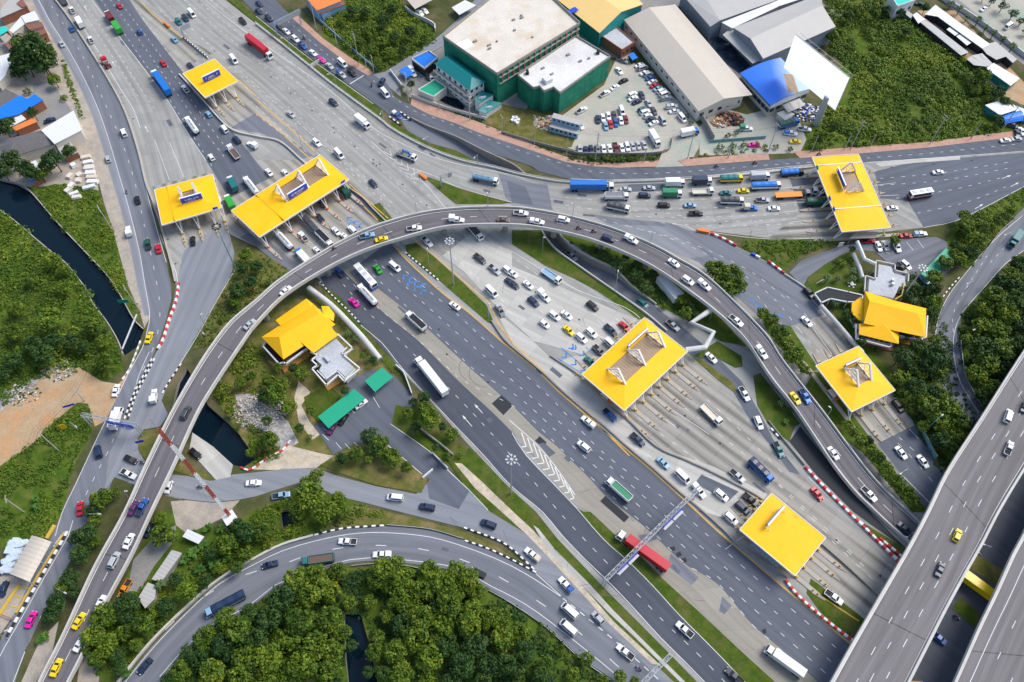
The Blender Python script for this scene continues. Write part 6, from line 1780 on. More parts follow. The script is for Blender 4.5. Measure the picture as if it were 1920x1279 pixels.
def office2():
    S = 5.56
    g = lambda x, y, h: (1520 + x / S, 430 + y / S, h)
    B = Bld('toll_office', 'toll office with stepped yellow hipped roofs and a grey terrace among palms', 'office building', [(g(800, 900, 0)[0], g(800, 900, 0)[1])], 5)
    T = {'a': g(565, 645, 7), 'b': g(880, 745, 7), 'c': g(1205, 825, 7), 'd': g(1195, 1125, 7), 'e': g(870, 1055, 7), 'f': g(555, 980, 7), 'r': g(615, 750, 9.4), 's': g(1120, 880, 9.4),
         'g': g(505, 985, 5.6), 'h': g(505, 1095, 5.6), 'i': g(918, 1195, 5.6), 'j': g(918, 1075, 5.6), 'k': g(770, 990, 7.6),
         'l': g(430, 770, 5.4), 'm': g(520, 705, 5.4), 'n': g(600, 760, 6.4), 'o': g(550, 950, 5.6), 'p': g(495, 945, 5.2), 'q': g(425, 870, 5.2)}
    facets(B, 'roof', M['yellow2'], T, 'abcsr cds defrs afr gkh hki ikj lmn lnq qnop')
    def body(s, z, mat, name, z0=0):
        q = [at(*g(x, y, z)) for x, y in P(s)]
        m = MB(); m.prism([(p.x, p.y) for p in q], z0, z); return B.part(name, m, M[mat]), q
    w, q = body('600,720 1180,850 1170,1090 920,1050 900,1160 530,1070 560,960 500,940 450,800', 5.0, 'whitewall', 'wall')
    winrow(B, q[4], q[5], 3.2, 7, 1.3, 1.5, w); winrow(B, q[2], q[3], 3.2, 4, 1.3, 1.5, w)
    def frame(s, z, hgt, wd, mat, name):
        q = [at(*g(x, y, z)) for x, y in P(s)]
        m = MB()
        for a, b in zip(q, q[1:]):
            d = b - a; c = (a + b) / 2
            m.box((c.x, c.y, z), (d.length + wd, wd, hgt), math.atan2(d.y, d.x))
        return B.part(name, m, M[mat])
    frame('470,1000 475,1140 830,1235 840,1190', 4.0, .7, .4, 'whitewall', 'balcony'); frame('920,1110 1155,1165 1160,1130 1200,1140 1215,910', 4.0, .7, .4, 'whitewall', 'balcony')
    frame('410,880 420,950 480,985', 3.6, .7, .4, 'whitewall', 'balcony')
    body('470,1160 700,1235 860,1270 860,1200', .5, 'brick', 'terrace'); body('920,1170 1135,1240 1140,1190 930,1130', .5, 'ochre', 'terrace')
    w, q = body('710,365 840,390 870,460 980,490 990,590 920,600 880,690 860,720 600,660 610,500 700,500', 4.2, 'cream', 'annex_wall')
    m = MB(); faceuv(m, [Vector((p.x, p.y, 4.24)) for p in q]); B.part('terrace_roof', m, M['greyroof'])
    frame('690,330 880,370 875,430 1020,465 1015,545', 4.5, .7, .35, 'parapet', 'parapet'); frame('680,335 670,520 570,485 560,640', 4.5, .7, .35, 'parapet', 'parapet')
    frame('970,560 965,620 950,690 880,730', 4.5, .6, .35, 'kerbyel', 'parapet')
    m = MB()
    for x, y in ((845, 545), (845, 585)): p = at(*g(x, y, 4.2)); m.tube((p.x, p.y, 4.2), (p.x, p.y, 5.5), .55, n=10)
    B.part('water_tank', m, M['steel'])
    q = [at(*g(x, y, 3.4)) for x, y in P('38,672 175,608 390,655 540,690 535,760 380,760 205,725 110,768')]
    C = Bld('corridor_roof', 'dark flat corridor roof with a white rim beside the toll lanes', 'corridor', [(g(250, 690, 0)[0], g(250, 690, 0)[1])], 3.4)
    m = MB(); slab(m, q, .3); C.part('roof', m, M['asph_new'])
    m = MB()
    for a, b in zip(q, q[1:] + q[:1]):
        d = b - a; c = (a + b) / 2; m.box((c.x, c.y, 3.45), (d.length + .3, .35, .5), math.atan2(d.y, d.x))
    C.part('rim', m, M['whitewall'])
    m = MB()
    for p in q: m.tube((p.x, p.y, 0), (p.x, p.y, 3.2), .15, n=5)
    C.part('posts', m, M['whitewall'])
office2()
shed('carport', 'long green carport roof over parked cars beside the gravel garden', 'carport', '596,781 664,729 685,747 616,803', 2.8, 'metalgreen', open_=True)
shed('carport', 'short green carport roof at the yard entrance beside the grey terrace', 'carport', '684,714 716,689 737,707 703,735', 2.8, 'metalgreen', open_=True)
shed('carport', 'green carport roof in the yard next to the tree lined ramp', 'carport', '1727,513 1774,465 1794,480 1743,526', 2.8, 'metalgreen', open_=True)
shed('glass_canopy', 'ribbed grey canopy at the foot of the far toll roof', 'canopy', '1593,447 1602,437 1648,434 1641,446', 3.2, 'metalgrey', open_=True)
B = Bld('solar_row', 'row of grey glazed panels along the plain toll roof', 'solar panels', P('1410,1018 1462,1058'))
a, b = at(1409, 1019, 2.6), at(1461, 1060, 2.6)
for i in range(8):
    m = MB(); p = a.lerp(b, (i + .5) / 8); d = b - a; m.box((p.x, p.y, 2.7), (d.length / 8 - .2, 1.8, .1), math.atan2(d.y, d.x)); B.part('panel', m, M['solar'] if 'solar' in M else M['steelblue'])
m = MB(); m.tube((a.x, a.y, 2.5), (b.x, b.y, 2.5), .12)
for i in range(5): p = a.lerp(b, i / 4); m.tube((p.x, p.y, 0), (p.x, p.y, 2.5), .1, n=5)
B.part('posts', m, M['steel'])
shed('equipment_shed', 'white roofed equipment shed between underpass and flyover', 'shed', '1230,518 1241,512 1283,550 1267,561', 3.6, 'metalwhite', 'whitewall')
# weigh station shed
B = Bld('weigh_station', 'weigh station shed with a pale curved roof at the picture edge', 'shed', P('61,1005 96,1016 55,1091 20,1077'), 4.4)
a0, a1, c1, c0 = at(61, 1005, 4.4), at(20, 1077, 4.4), at(55, 1091, 4.4), at(96, 1016, 4.4)
m = MB()
for i in range(8):
    z = lambda t: Vector((0, 0, 1.0 * math.sin(math.pi * (.15 + .75 * t)) - 1.6 * max(0, t - .75)))
    slab(m, [a0.lerp(c0, i / 8) + z(i / 8), a1.lerp(c1, i / 8) + z(i / 8), a1.lerp(c1, (i + 1) / 8) + z((i + 1) / 8), a0.lerp(c0, (i + 1) / 8) + z((i + 1) / 8)], .12)
B.part('roof', m, M['metalbeige'])
m = MB()
for p in (a0, a1, c0, c1, a0.lerp(a1, .5), c0.lerp(c1, .5)): m.tube((p.x, p.y, 0), (p.x, p.y, 4.0), .15, n=6)
B.part('posts', m, M['steel'])
r = random.Random(9)
m = MB()
q = [at(x, y) for x, y in P('28,1011 52,1017 22,1077 3,1074')]
m.prism([(p.x, p.y) for p in q], 0, .9)
for i in range(70):
    u, v = r.random(), r.random()
    p = q[0].lerp(q[1], u).lerp(q[3].lerp(q[2], u), v)
    m.box((p.x, p.y, .95 + r.uniform(0, .5)), (r.uniform(1.2, 2.6), r.uniform(.9, 1.6), .35), .3 + r.uniform(-.4, .4), 0, (.85, .8))
tag(m.build('sack_pile', M['sack']), 'heap of white sacks piled beside the curved weigh station shed', 'sack pile', None, 'stuff')
for s, lb in (('37,1101 58,1104', 'upper'), ('29,1117 47,1122', 'middle'), ('20,1136 38,1141', 'lower')):
    stripes('weighing_bar', 'yellow line across the weighing lane, ' + lb + ' of three', s, .35, .1, ('kerbyel', 'kerbyel'), 1, 'kerb')
stripes('boom_barrier', 'red boom barrier across the weighing lane', '5,1154 29,1163', .2, .25, ('mastred', 'mastred'), 1, 'boom barrier', None, .8)
for s, hh, mt, lb in (('342,1006 352,992 383,1006 372,1020', 2.6, 'metalwhite', 'white hut roof among the banana trees'), ('415,970 435,955 448,975 425,986', 3.0, 'white', 'white equipment hut at the foot of the radio mast'), ('284,1086 322,1031 341,1037 302,1092', 2.8, 'metalgrey', 'long bluish shed roof under the trees beside the flyover'), ('259,1121 277,1092 293,1098 290,1123 272,1141', 2.8, 'metalgrey', 'pale grey shed roof beside the orange pickup')):
    shed('shed', lb, 'shed', s, hh, mt, 'wallconc')
# site containers
for i, (x, y, z, lb) in enumerate(((1062, 233, 2.6, 'upper'), (1058, 250, 0, 'lower'))):
    p = at(x, y, z); d = at(x + 22, y + 6, z) - p
    r_ = empty('site_container', (p.x, p.y, z), math.atan2(d.y, d.x), 'long blue site container at the car park edge, %s one of two' % lb, 'container')
    m = MB(); m.box((0, 0, 1.3), (11.5, 2.5, 2.5)); m.build('body', M['steelblue'], r_)
    for k in range(6):
        m = MB(); m.box((-4.6 + k * 1.85, -1.27, 1.6), (1.0, .08, .9)); m.build('window', M['housewindow'], r_)
    m = MB(); m.box((0, 0, 2.6), (11.7, 2.7, .12)); m.build('roof', M['metalgrey'], r_)
    if z:
        m = MB()
        for sx in (-5.6, 5.6):
            for sy in (-1.2, 1.2): m.tube((sx, sy, -z), (sx, sy, .1), .1, n=5)
        m.build('posts', M['steel'], r_)
# scrap in the salvage yard
def heap(name, label, px, rad, hgt, n, mats, seed, size=(.4, 1.4)):
    r = random.Random(seed); c = at(*px); m = MB()
    for i in range(n):
        a, q = r.uniform(0, 6.28), math.sqrt(r.random())
        z = hgt * (1 - q * q) * r.uniform(.5, 1)
        m.box((c.x + rad * q * math.cos(a), c.y + rad * .7 * q * math.sin(a), z), (r.uniform(*size), r.uniform(*size), r.uniform(.2, .7)), r.uniform(0, 3), r.randrange(len(mats)))
    tag(m.build(name, [M[k] for k in mats]), label, 'scrap heap', None, 'stuff')
heap('scrap_heap', 'dark heap of scrap beside the beige warehouse front', (1368, 224), 5.5, 2.2, 260, ('dark', 'asph_new', 'brick'), 1)
heap('scrap_heap', 'heap of cardboard and planks beside the dark scrap', (1352, 230), 4, 1.4, 160, ('ochre', 'cream', 'wallconc', 'brick', 'dust_pave'), 2)
heap('scrap_heap', 'scattered scrap and drums around the billboard post', (1508, 212), 8, 1.2, 240, ('steel', 'dark', 'signblue', 'white', 'wallconc'), 3, (.3, 1.0))
heap('rubbish_heap', 'white rubbish strewn along the dirt track', (108, 694), 6, .3, 170, ('bareconc', 'wallconc', 'rubble', 'cream', 'dust_pave', 'leaf_b'), 4, (.2, .8))
heap('rubbish_heap', 'white rubbish heap at the track edge near the picture border', (42, 738), 6, .3, 150, ('bareconc', 'wallconc', 'rubble', 'dust_pave', 'leaf_b'), 6, (.2, .8))
heap('rubble_heap', 'grey rubble heap beside the black canal', (487, 772), 9, .5, 520, ('bareconc', 'wallconc', 'rubble', 'dust_pave', 'rubble'), 7, (.15, .6))
heap('site_rubbish', 'rubbish and boards in front of the green netted site', (1030, 232), 6, .8, 160, ('brick', 'steel', 'wallconc', 'cream', 'ochre'), 8, (.3, 1.2))
# small roadside things
for i, (x, y) in enumerate(((963, 222), (968, 222), (972, 226), (966, 228), (961, 227), (970, 232))):
    p = at(x, y); m = MB(); m.tube((p.x, p.y, 0), (p.x, p.y, .8), .7, n=12, r2=.7)
    tag(m.build('concrete_ring', M['white']), 'white concrete well ring on the lawn before the netted building site', 'well ring', 'white well rings')
def sign(label, b, w, h, mat, ang, z=2.2):
    p = at(*b); r_ = empty('road_sign', p, ang, label, 'road sign')
    m = MB(); m.tube((0, 0, 0), (0, 0, z + h), .07, n=5); m.build('post', M['steel'], r_)
    m = MB(); m.box((0, -.12, z + h / 2), (w, .08, h)); m.build('board', M[mat], r_)
sign('small blue sign board on the flyover island', (268, 835), 2.4, 1.2, 'signblue', .3)
sign('yellow banner on the grass below the dirt track', (124, 806), 1.6, 2.6, 'yellow', .3, 1.0)
sign('faded blue banner at the mouth of the dirt track', (134, 766), 3.4, .9, 'signblue', .35, 1.6)
sign('green road sign beside the end of the dark canal', (238, 574), 3.4, 1.8, 'signgreen', .1, 2.0)
sign('white notice board beside the two trees of the toll office yard', (1572, 466), 1.8, 2.2, 'white', .2, 1.2)
p0, p1 = at(256, 590, .8), at(229, 655, .8)
m = MB(); m.tube(p0, p1, .32, n=8); tag(m.build('water_pipe', M['steel']), 'pale steel pipe crossing the end of the dark canal', 'pipe')
# excavator like machines and orange cabins at the plazas
for (x, y, a, lb) in ((1137, 748, -.65, 'orange steel cabin beside the central toll roof'), (1563, 743, -.9, 'orange crash frame beside the small square toll roof')):
    p = at(x, y); r_ = empty('crash_cushion', p, a, lb, 'crash cushion')
    m = MB(); m.box((0, 0, .6), (3.6, 1.6, 1.1)); m.build('body', M['orange'], r_)
    m = MB(); m.box((0, 0, 1.18), (2.6, .7, .1)); m.build('top_opening', M['dark'], r_)
# the palm street yellow pavilion tables
p = at(1596, 535); r_ = empty('garden_table', p, 0, 'white round garden table with stools on the lawn of the toll office', 'garden table')
m = MB(); m.tube((0, 0, 0), (0, 0, .75), .12, n=6); m.tube((0, 0, .72), (0, 0, .8), .7, n=12); m.build('table_top', M['white'], r_)
for k in range(5):
    a = k * 1.257; m = MB(); m.tube((1.15 * math.cos(a), 1.15 * math.sin(a), 0), (1.15 * math.cos(a), 1.15 * math.sin(a), .45), .28, n=8); m.build('stool', M['white'], r_)

# roof vents, tanks and air units
r = random.Random(21)
def clutter(roofpx, h, n, kind, where):
    px = P(roofpx)
    for i in range(n):
        u, v = r.uniform(.12, .88), r.uniform(.12, .88)
        x = px[0][0] * (1 - u) * (1 - v) + px[1][0] * u * (1 - v) + px[2][0] * u * v + px[3][0] * (1 - u) * v
        y = px[0][1] * (1 - u) * (1 - v) + px[1][1] * u * (1 - v) + px[2][1] * u * v + px[3][1] * (1 - u) * v
        p = at(x, y, h)
        m = MB()
        if kind == 'roof_hatch':
            m.box((p.x, p.y, h + .3), (r.uniform(.6, 1.6), r.uniform(.5, 1.1), .6), .6); o = m.build('roof_hatch', M['wallconc'])
        else:
            m.tube((p.x, p.y, h - .5), (p.x, p.y, h + .7), .35, n=8); m.tube((p.x, p.y, h + .7), (p.x, p.y, h + 1.0), .5, n=8, r2=.2); o = m.build('roof_vent', M['steel'])
        tag(o, ordinal(i) + ' small ' + kind.replace('_', ' ') + ' on ' + where, kind.replace('_', ' '))
clutter('840,72 932,132 1075,46 1000,0', 15, 9, 'roof_hatch', 'the bare cream roof of the large netted building')
clutter('985,142 1075,78 1130,105 1050,165', nb and pole_h((1050, 214), (1050, 175)), 5, 'roof_hatch', 'the white roof of the lower netted building')
# ================================================================ VEHICLES
CARCOL = dict(W=('white', (.80, .80, .79)), S=('silver', (.42, .44, .46)), K=('black', (.012, .012, .014)), N=('navy', (.012, .03, .075)), B=('blue', (.02, .09, .32)), L=('light blue', (.22, .40, .55)),
              R=('red', (.50, .012, .03)), Y=('yellow', (.82, .58, .0)), P=('pink', (.72, .01, .32)), G=('green', (.03, .36, .03)), T=('teal', (.008, .15, .16)), O=('orange', (.75, .25, .01)),
              D=('dark grey', (.055, .06, .068)), M=('maroon', (.16, .015, .022)), A=('brown', (.13, .085, .06)), U=('grey', (.2, .2, .21)), C=('cream', (.6, .55, .42)), V=('purple', (.10, .02, .09)), I=('bright blue', (.005, .16, .55)), E=('dark green', (.01, .09, .06)), F=('mid green', (.012, .21, .09)))
PAINT = {}
for k, (n_, c_) in CARCOL.items():
    mm_, tt_, bb_ = mk('car_paint_' + n_.replace(' ', '_'))
    bb_.inputs['Base Color'].default_value = (*c_, 1)
    bb_.inputs['Roughness'].default_value = .42
    bb_.inputs['Coat Weight'].default_value = .2
    bb_.inputs['Coat Roughness'].default_value = .1
    bb_.inputs['Metallic'].default_value = .0
    PAINT[k] = mm_
M['headlamp'] = plain('headlamp_glass', (.75, .76, .74), .2, .05)
M['taillamp'] = plain('tail_lamp_red', (.35, .01, .01), .3, .05)
M['bedliner'] = plain('pickup_bed_liner', (.03, .032, .036), .85, .2)
M['chrome'] = plain('trim_grey', (.3, .31, .32), .5, .1)
M['person_cloth'] = plain('rider_clothes', (.08, .09, .13), .9, .2)
M['skin'] = plain('skin', (.35, .2, .13), .6, .05)

def sect(x, w, z0, z1, r=.12):
    """a body cross-section at length x: rounded shoulders"""
    return [(x, -w, z0), (x, w, z0), (x, w * 1.0, z0 + (z1 - z0) * .62), (x, w * .9, z1 - .02), (x, w * .6, z1), (x, -w * .6, z1), (x, -w * .9, z1 - .02), (x, -w, z0 + (z1 - z0) * .62)]
def hull(mb, st, m=0):
    mb.loft([sect(*s) for s in st], m)
def cabin(mb, x0, x1, x2, x3, w, wr, zb, zr, m=0):
    """greenhouse: base x0..x3 at zb, roof x1..x2 at zr"""
    mb.hexa([(x0, -w, zb), (x3, -w, zb), (x3, w, zb), (x0, w, zb), (x1, -wr, zr - .05), (x2, -wr, zr - .05), (x2, wr, zr - .05), (x1, wr, zr - .05)], m)
    xm0, xm1 = x1 + .08, x2 - .08
    mb.hexa([(x1, -wr, zr - .05), (x2, -wr, zr - .05), (x2, wr, zr - .05), (x1, wr, zr - .05), (xm0, -wr * .86, zr), (xm1, -wr * .86, zr), (xm1, wr * .86, zr), (xm0, wr * .86, zr)], m)
def glassq(a, b, c, d, off=.012):
    m = MB()
    a, b, c, d = map(Vector, (a, b, c, d))
    n = (b - a).cross(d - a).normalized() * off
    m.face([a + n, b + n, c + n, d + n])
    return m
class Kit:
    """shared meshes of one vehicle kind: list of (part name, mesh, paintable)"""
    def __init__(s): s.p = []
    def add(s, name, mb, mat, paint=None, sm=False):
        me = recalc(mb.mesh(name, mat if mat is not None else PAINT['W'], False)) if len(mb.f) > 1 else mb.mesh(name, mat)
        s.p.append((name, me, paint))
    def wheels(s, xs, w, r=.33, tw=.22, n=10):
        for x in xs:
            for sg in (-1, 1):
                m = MB(); m.tube((x, sg * (w - tw), r), (x, sg * w, r), r, n=n)
                s.add('wheel', m, M['black'])
    def lights(s, xf, xr, w, zf, zr):
        for sg in (-1, 1):
            m = MB(); m.box((xf, sg * w, zf), (.16, .34, .18)); s.add('headlight', m, M['headlamp'])
            m = MB(); m.box((xr, sg * w, zr), (.12, .26, .26)); s.add('taillight', m, M['taillamp'])
    def glass(s, x0, x1, x2, x3, w, wr, zb, zr, front=True, rear=True, sides=True):
        zr -= .05
        k = lambda a, b, t: tuple(p + (q - p) * t for p, q in zip(a, b))
        def inset(q, e=.08, f=.1):
            a, b, c, d = q
            return k(k(a, b, e), k(d, c, e), f), k(k(b, a, e), k(c, d, e), f), k(k(c, d, e), k(b, a, e), f), k(k(d, c, e), k(a, b, e), f)
        if front: s.add('windscreen', glassq(*inset([(x3, w, zb), (x3, -w, zb), (x2, -wr, zr), (x2, wr, zr)][::-1])), M['glass']) if False else s.add('windscreen', glassq(*inset([(x3, -w, zb), (x3, w, zb), (x2, wr, zr), (x2, -wr, zr)])), M['glass'])
        if rear: s.add('rear_window', glassq(*inset([(x0, w, zb), (x0, -w, zb), (x1, -wr, zr), (x1, wr, zr)])), M['glass'])
        if sides:
            s.add('side_window', glassq(*inset([(x0, -w, zb), (x3, -w, zb), (x2, -wr, zr), (x1, -wr, zr)], .1, .14)), M['glass'])
            s.add('side_window', glassq(*inset([(x3, w, zb), (x0, w, zb), (x1, wr, zr), (x2, wr, zr)], .1, .14)), M['glass'])
def kit_car(L=4.5, W_=.87, H_=1.45, belt=.92, hood=1.25, boot=.95, rf=.75, rr=.55, est=False):
    k = Kit(); m = MB(); h = L / 2
    hull(m, [(-h, W_ * .86, .42, belt - .14), (-h + .15, W_ * .95, .25, belt - .02), (-h + boot, W_, .22, belt), (h - hood, W_, .22, belt), (h - .35, W_ * .95, .22, belt - .14), (h - .08, W_ * .84, .28, belt - .28), (h, W_ * .7, .35, belt - .36)])
    x0, x3 = -h + (boot if not est else .12), h - hood + .12
    c = (x0, x0 + rr, x3 - rf, x3, W_ * .93, W_ * .76, belt - .01, H_)
    cabin(m, *c)
    m.box((h - hood - .1, -W_ - .08, belt + .06), (.14, .2, .14)); m.box((h - hood - .1, W_ + .08, belt + .06), (.14, .2, .14))
    k.add('body', m, None, 0)
    k.glass(*c)
    k.wheels((-h + .85, h - .88), W_ + .01)
    k.lights(h - .16, -h + .06, W_ * .62, .62, .72)
    return k
def kit_pickup(L=5.2, cov=False):
    k = Kit(); m = MB(); h = L / 2; W_ = .9; belt = 1.0
    hull(m, [(-h + 1.72, W_, .35, belt), (h - 1.35, W_, .35, belt), (h - .35, W_ * .96, .32, belt - .1), (h - .06, W_ * .86, .38, belt - .24), (h, W_ * .75, .42, belt - .3)])
    c = (-h + 1.72, -h + 1.98, h - 2.05, h - 1.3, W_ * .93, W_ * .77, belt - .01, 1.72)
    cabin(m, *c)
    m.box((h - 1.5, 0, belt + .06), (.14, 2 * W_ + .36, .14))
    # the open bed is part of the body shell: floor and three sides
    m.box((-h + .86, 0, .62), (1.72, 1.76, .2)); m.box((-h + .86, -W_ + .05, .8), (1.72, .1, .44)); m.box((-h + .86, W_ - .05, .8), (1.72, .1, .44)); m.box((-h + .05, 0, .8), (.1, 1.76, .44))
    k.add('body', m, None, 0)
    if cov:
        m = MB(); cabin(m, -h + .04, -h + .14, -h + 1.6, -h + 1.7, W_ * .97, W_ * .88, 1.0, 1.85); k.add('canopy', m, None, 1)
    else:
        m = MB(); m.box((-h + .9, 0, .745), (1.56, 1.58, .05)); k.add('bed_liner', m, M['bedliner'])
    k.glass(*c)
    k.wheels((-h + .95, h - .95), W_ + .01, .37)
    k.lights(h - .12, -h + .02, W_ * .68, .72, .8)
    return k
def kit_van(L=4.9, H_=2.0, W_=.9, nose=.75):
    k = Kit(); m = MB(); h = L / 2; belt = 1.1
    hull(m, [(-h, W_ * .93, .4, belt), (-h + .12, W_, .28, belt), (h - nose, W_, .28, belt), (h - .2, W_ * .92, .3, belt - .2), (h, W_ * .8, .4, belt - .4)])
    c = (-h + .03, -h + .22, h - nose - .75, h - nose + .1, W_ * .96, W_ * .82, belt - .01, H_)
    cabin(m, *c)
    m.box((h - nose - .1, 0, belt + .05), (.14, 2 * W_ + .36, .16))
    k.add('body', m, None, 0)
    k.glass(*c)
    k.wheels((-h + .95, h - .95), W_ + .01, .34)
    k.lights(h - .12, -h + .02, W_ * .68, .68, .95)
    return k
def truck_cab(k, x, W_=1.15, L=1.9, H_=2.6, flat=True):
    m = MB()
    hull(m, [(x - L, W_, .5, 1.4), (x - .2, W_, .5, 1.4), (x, W_ * .95, .55, 1.3)])
    c = (x - L, x - L + .1, x - .45, x - .02, W_ * .98, W_ * .86, 1.38, H_)
    cabin(m, *c)
    m.box((x - .1, -W_ - .15, 1.7), (.1, .22, .4)); m.box((x - .1, W_ + .15, 1.7), (.1, .22, .4))
    k.add('cab', m, None, 0)
    k.glass(*c, rear=False)
    for sg in (-1, 1):
        q = MB(); q.box((x + .0, sg * W_ * .7, .85), (.14, .4, .22)); k.add('headlight', q, M['headlamp'])
def kit_truck(kind='box', L=7.5, bw=1.15):
    k = Kit(); h = L / 2
    truck_cab(k, h, 1.08)
    m = MB(); m.box((-.9, 0, .75), (L - 1.8, .9, .3)); k.add('chassis', m, M['dark'])
    x0, x1 = -h, h - 2.05
    c, d = (x0 + x1) / 2, x1 - x0
    if kind == 'box':
        m = MB(); m.box((c, 0, 2.1), (d, 2 * bw, 2.3)); k.add('cargo_box', m, None, 1)
        m = MB(); m.box((c, 0, 3.26), (d - .3, 2 * bw - .3, .05)); k.add('roof_panel', m, None, 1)
    elif kind == 'tarp':
        m = MB(); m.box((c, 0, 1.35), (d, 2 * bw, .8)); k.add('load_bed', m, None, 0)
        m = MB()
        rings = []
        for i in range(7):
            x = x0 + d * i / 6
            zz = 2.75 + (.1 if i % 2 else 0)
            rings.append([(x, -bw, 1.7), (x, bw, 1.7), (x, bw * 1.0, zz - .35), (x, bw * .6, zz), (x, -bw * .6, zz), (x, -bw * 1.0, zz - .35)])
        m.loft(rings); k.add('tarpaulin', m, None, 1)
    elif kind == 'flat':
        m = MB(); m.box((c, 0, 1.05), (d, 2 * bw, .25)); k.add('load_bed', m, None, 1)
        m = MB()
        for sg in (-1, 1): m.box((c, sg * (bw - .04), 1.35), (d, .08, .42))
        m.box((x0 + .04, 0, 1.35), (.08, 2 * bw, .42)); m.box((x1 - .04, 0, 1.6), (.08, 2 * bw, .9)); k.add('side_board', m, None, 0)
    elif kind == 'dump':
        m = MB()
        for sg in (-1, 1): m.box((c, sg * (bw - .06), 1.85), (d, .12, 1.5))
        m.box((x0 + .06, 0, 1.85), (.12, 2 * bw, 1.5)); m.box((x1 - .06, 0, 1.95), (.12, 2 * bw, 1.7)); m.box((c, 0, 1.2), (d, 2 * bw, .2))
        k.add('dump_body', m, None, 0)
        m = MB(); m.box((c, 0, 2.25), (d - .26, 2 * bw - .26, .2)); k.add('load', m, None, 1)
    elif kind == 'tank':
        m = MB()
        rings = []
        for x, r in ((x0, .75), (x0 + .25, 1.1), (x1 - .25, 1.1), (x1, .75)):
            rings.append([(x, r * math.cos(a), 2.0 + r * .85 * math.sin(a)) for a in (i * math.pi / 7 for i in range(14))])
        m.loft(rings); k.add('tank', m, None, 1)
        m = MB(); m.box((c, 0, 2.98), (d * .8, .5, .08)); k.add('catwalk', m, M['chrome'])
        for i in range(3):
            m = MB(); x = x0 + d * (i + .75) / 3.5; m.tube((x, 0, 2.95), (x, 0, 3.15), .3, n=8); k.add('hatch', m, M['chrome'])
    k.wheels((-h + 1.0, -h + 2.1, h - 1.1) if L > 8 else (-h + 1.3, h - 1.1), bw, .48, .35)
    for sg in (-1, 1):
        m = MB(); m.box((-h - .03, sg * .8, .8), (.1, .3, .2)); k.add('taillight', m, M['taillamp'])
    return k
def kit_semi(L=16.5, kind='box'):
    k = Kit(); h = L / 2
    truck_cab(k, h, 1.2, 2.1, 3.0)
    m = MB(); m.box((h - 3.2, 0, .85), (4.6, .95, .3)); k.add('chassis', m, M['dark'])
    x0, x1 = -h, h - 3.0
    c, d = (x0 + x1) / 2, x1 - x0
    m = MB(); m.box((c, 0, 1.25), (d, 1.1, .25)); k.add('trailer_frame', m, M['dark'])
    if kind == 'box':
        m = MB(); m.box((c, 0, 2.7), (d, 2.45, 2.6))
        for i in range(int(d / .6)):
            x = x0 + .3 + i * .6
            m.box((x, -1.24, 2.7), (.22, .06, 2.4)); m.box((x, 1.24, 2.7), (.22, .06, 2.4))
        k.add('container', m, None, 1)
        m = MB(); m.box((c, 0, 4.01), (d - .4, 2.1, .05)); k.add('roof_panel', m, None, 1)
    elif kind == 'tarp':
        m = MB(); m.box((c, 0, 2.0), (d, 2.4, 1.3)); k.add('side_board', m, None, 1)
        m = MB(); m.loft([[(x0 + d * i / 8, -1.2, 2.6), (x0 + d * i / 8, 1.2, 2.6), (x0 + d * i / 8, 1.1, 3.3 + .1 * (i % 2)), (x0 + d * i / 8, -1.1, 3.3 + .1 * (i % 2))] for i in range(9)]); k.add('tarpaulin', m, None, 1)
    else:
        m = MB(); m.box((c, 0, 1.5), (d, 2.45, .25)); k.add('load_bed', m, None, 1)
    k.wheels((x0 + 1.2, x0 + 2.5, h - 3.6, h - 1.3), 1.2, .5, .4)
    return k
def kit_bus(L=11.5):
    k = Kit(); h = L / 2; m = MB(); W_ = 1.25
    hull(m, [(-h, W_ * .97, .45, 1.6), (-h + .2, W_, .35, 1.6), (h - .2, W_, .35, 1.6), (h, W_ * .95, .45, 1.55)])
    k.add('body', m, None, 1)
    m = MB(); c = (-h, -h + .1, h - .25, h - .02, W_, W_ * .92, 1.59, 3.3); cabin(m, *c); k.add('upper_body', m, None, 0)
    k.glass(*c)
    for x in (-3, 0, 2.6):
        m = MB(); m.box((x, 0, 3.36), (1.6, 1.5, .16), 0, 0, (.9, .9)); k.add('roof_unit', m, M['lampwhite'])
    k.wheels((-h + 2.4, h - 2.6), W_ + .01, .5, .35)
    k.lights(h - .05, -h + .02, W_ * .7, .8, .9)
    return k
def kit_tractor():
    k = Kit(); truck_cab(k, 3.0, 1.2, 2.0, 2.9)
    m = MB(); m.box((0, 0, .85), (6, 1.0, .3)); k.add('chassis', m, None, 0)
    m = MB(); m.box((-1.6, 0, 1.1), (1.4, 1.2, .2)); k.add('fifth_wheel', m, M['dark'])
    m = MB(); m.box((.5, 0, 1.3), (.7, 2.0, .9)); k.add('tank_locker', m, M['chrome'])
    k.wheels((-2.2, -1.0, 2.0), 1.2, .5, .4)
    return k
def kit_crane():
    k = kit_truck('flat', 8.5)
    m = MB(); m.tube((1.2, 0, 1.1), (1.2, 0, 3.2), .3, n=8); m.box((-.2, 0, 3.2), (3.2, .5, .45)); m.box((-1.6, .3, 2.7), (.4, .4, 1.4)); k.add('crane_arm', m, PAINT['I'])
    m = MB(); r = random.Random(3)
    for i in range(14): m.box((-3.2 + r.uniform(-.9, 1.3), r.uniform(-.8, .8), 1.45 + r.uniform(0, .5)), (.8, .7, .5), r.uniform(0, 3))
    k.add('load', m, M['wallconc'])
    return k
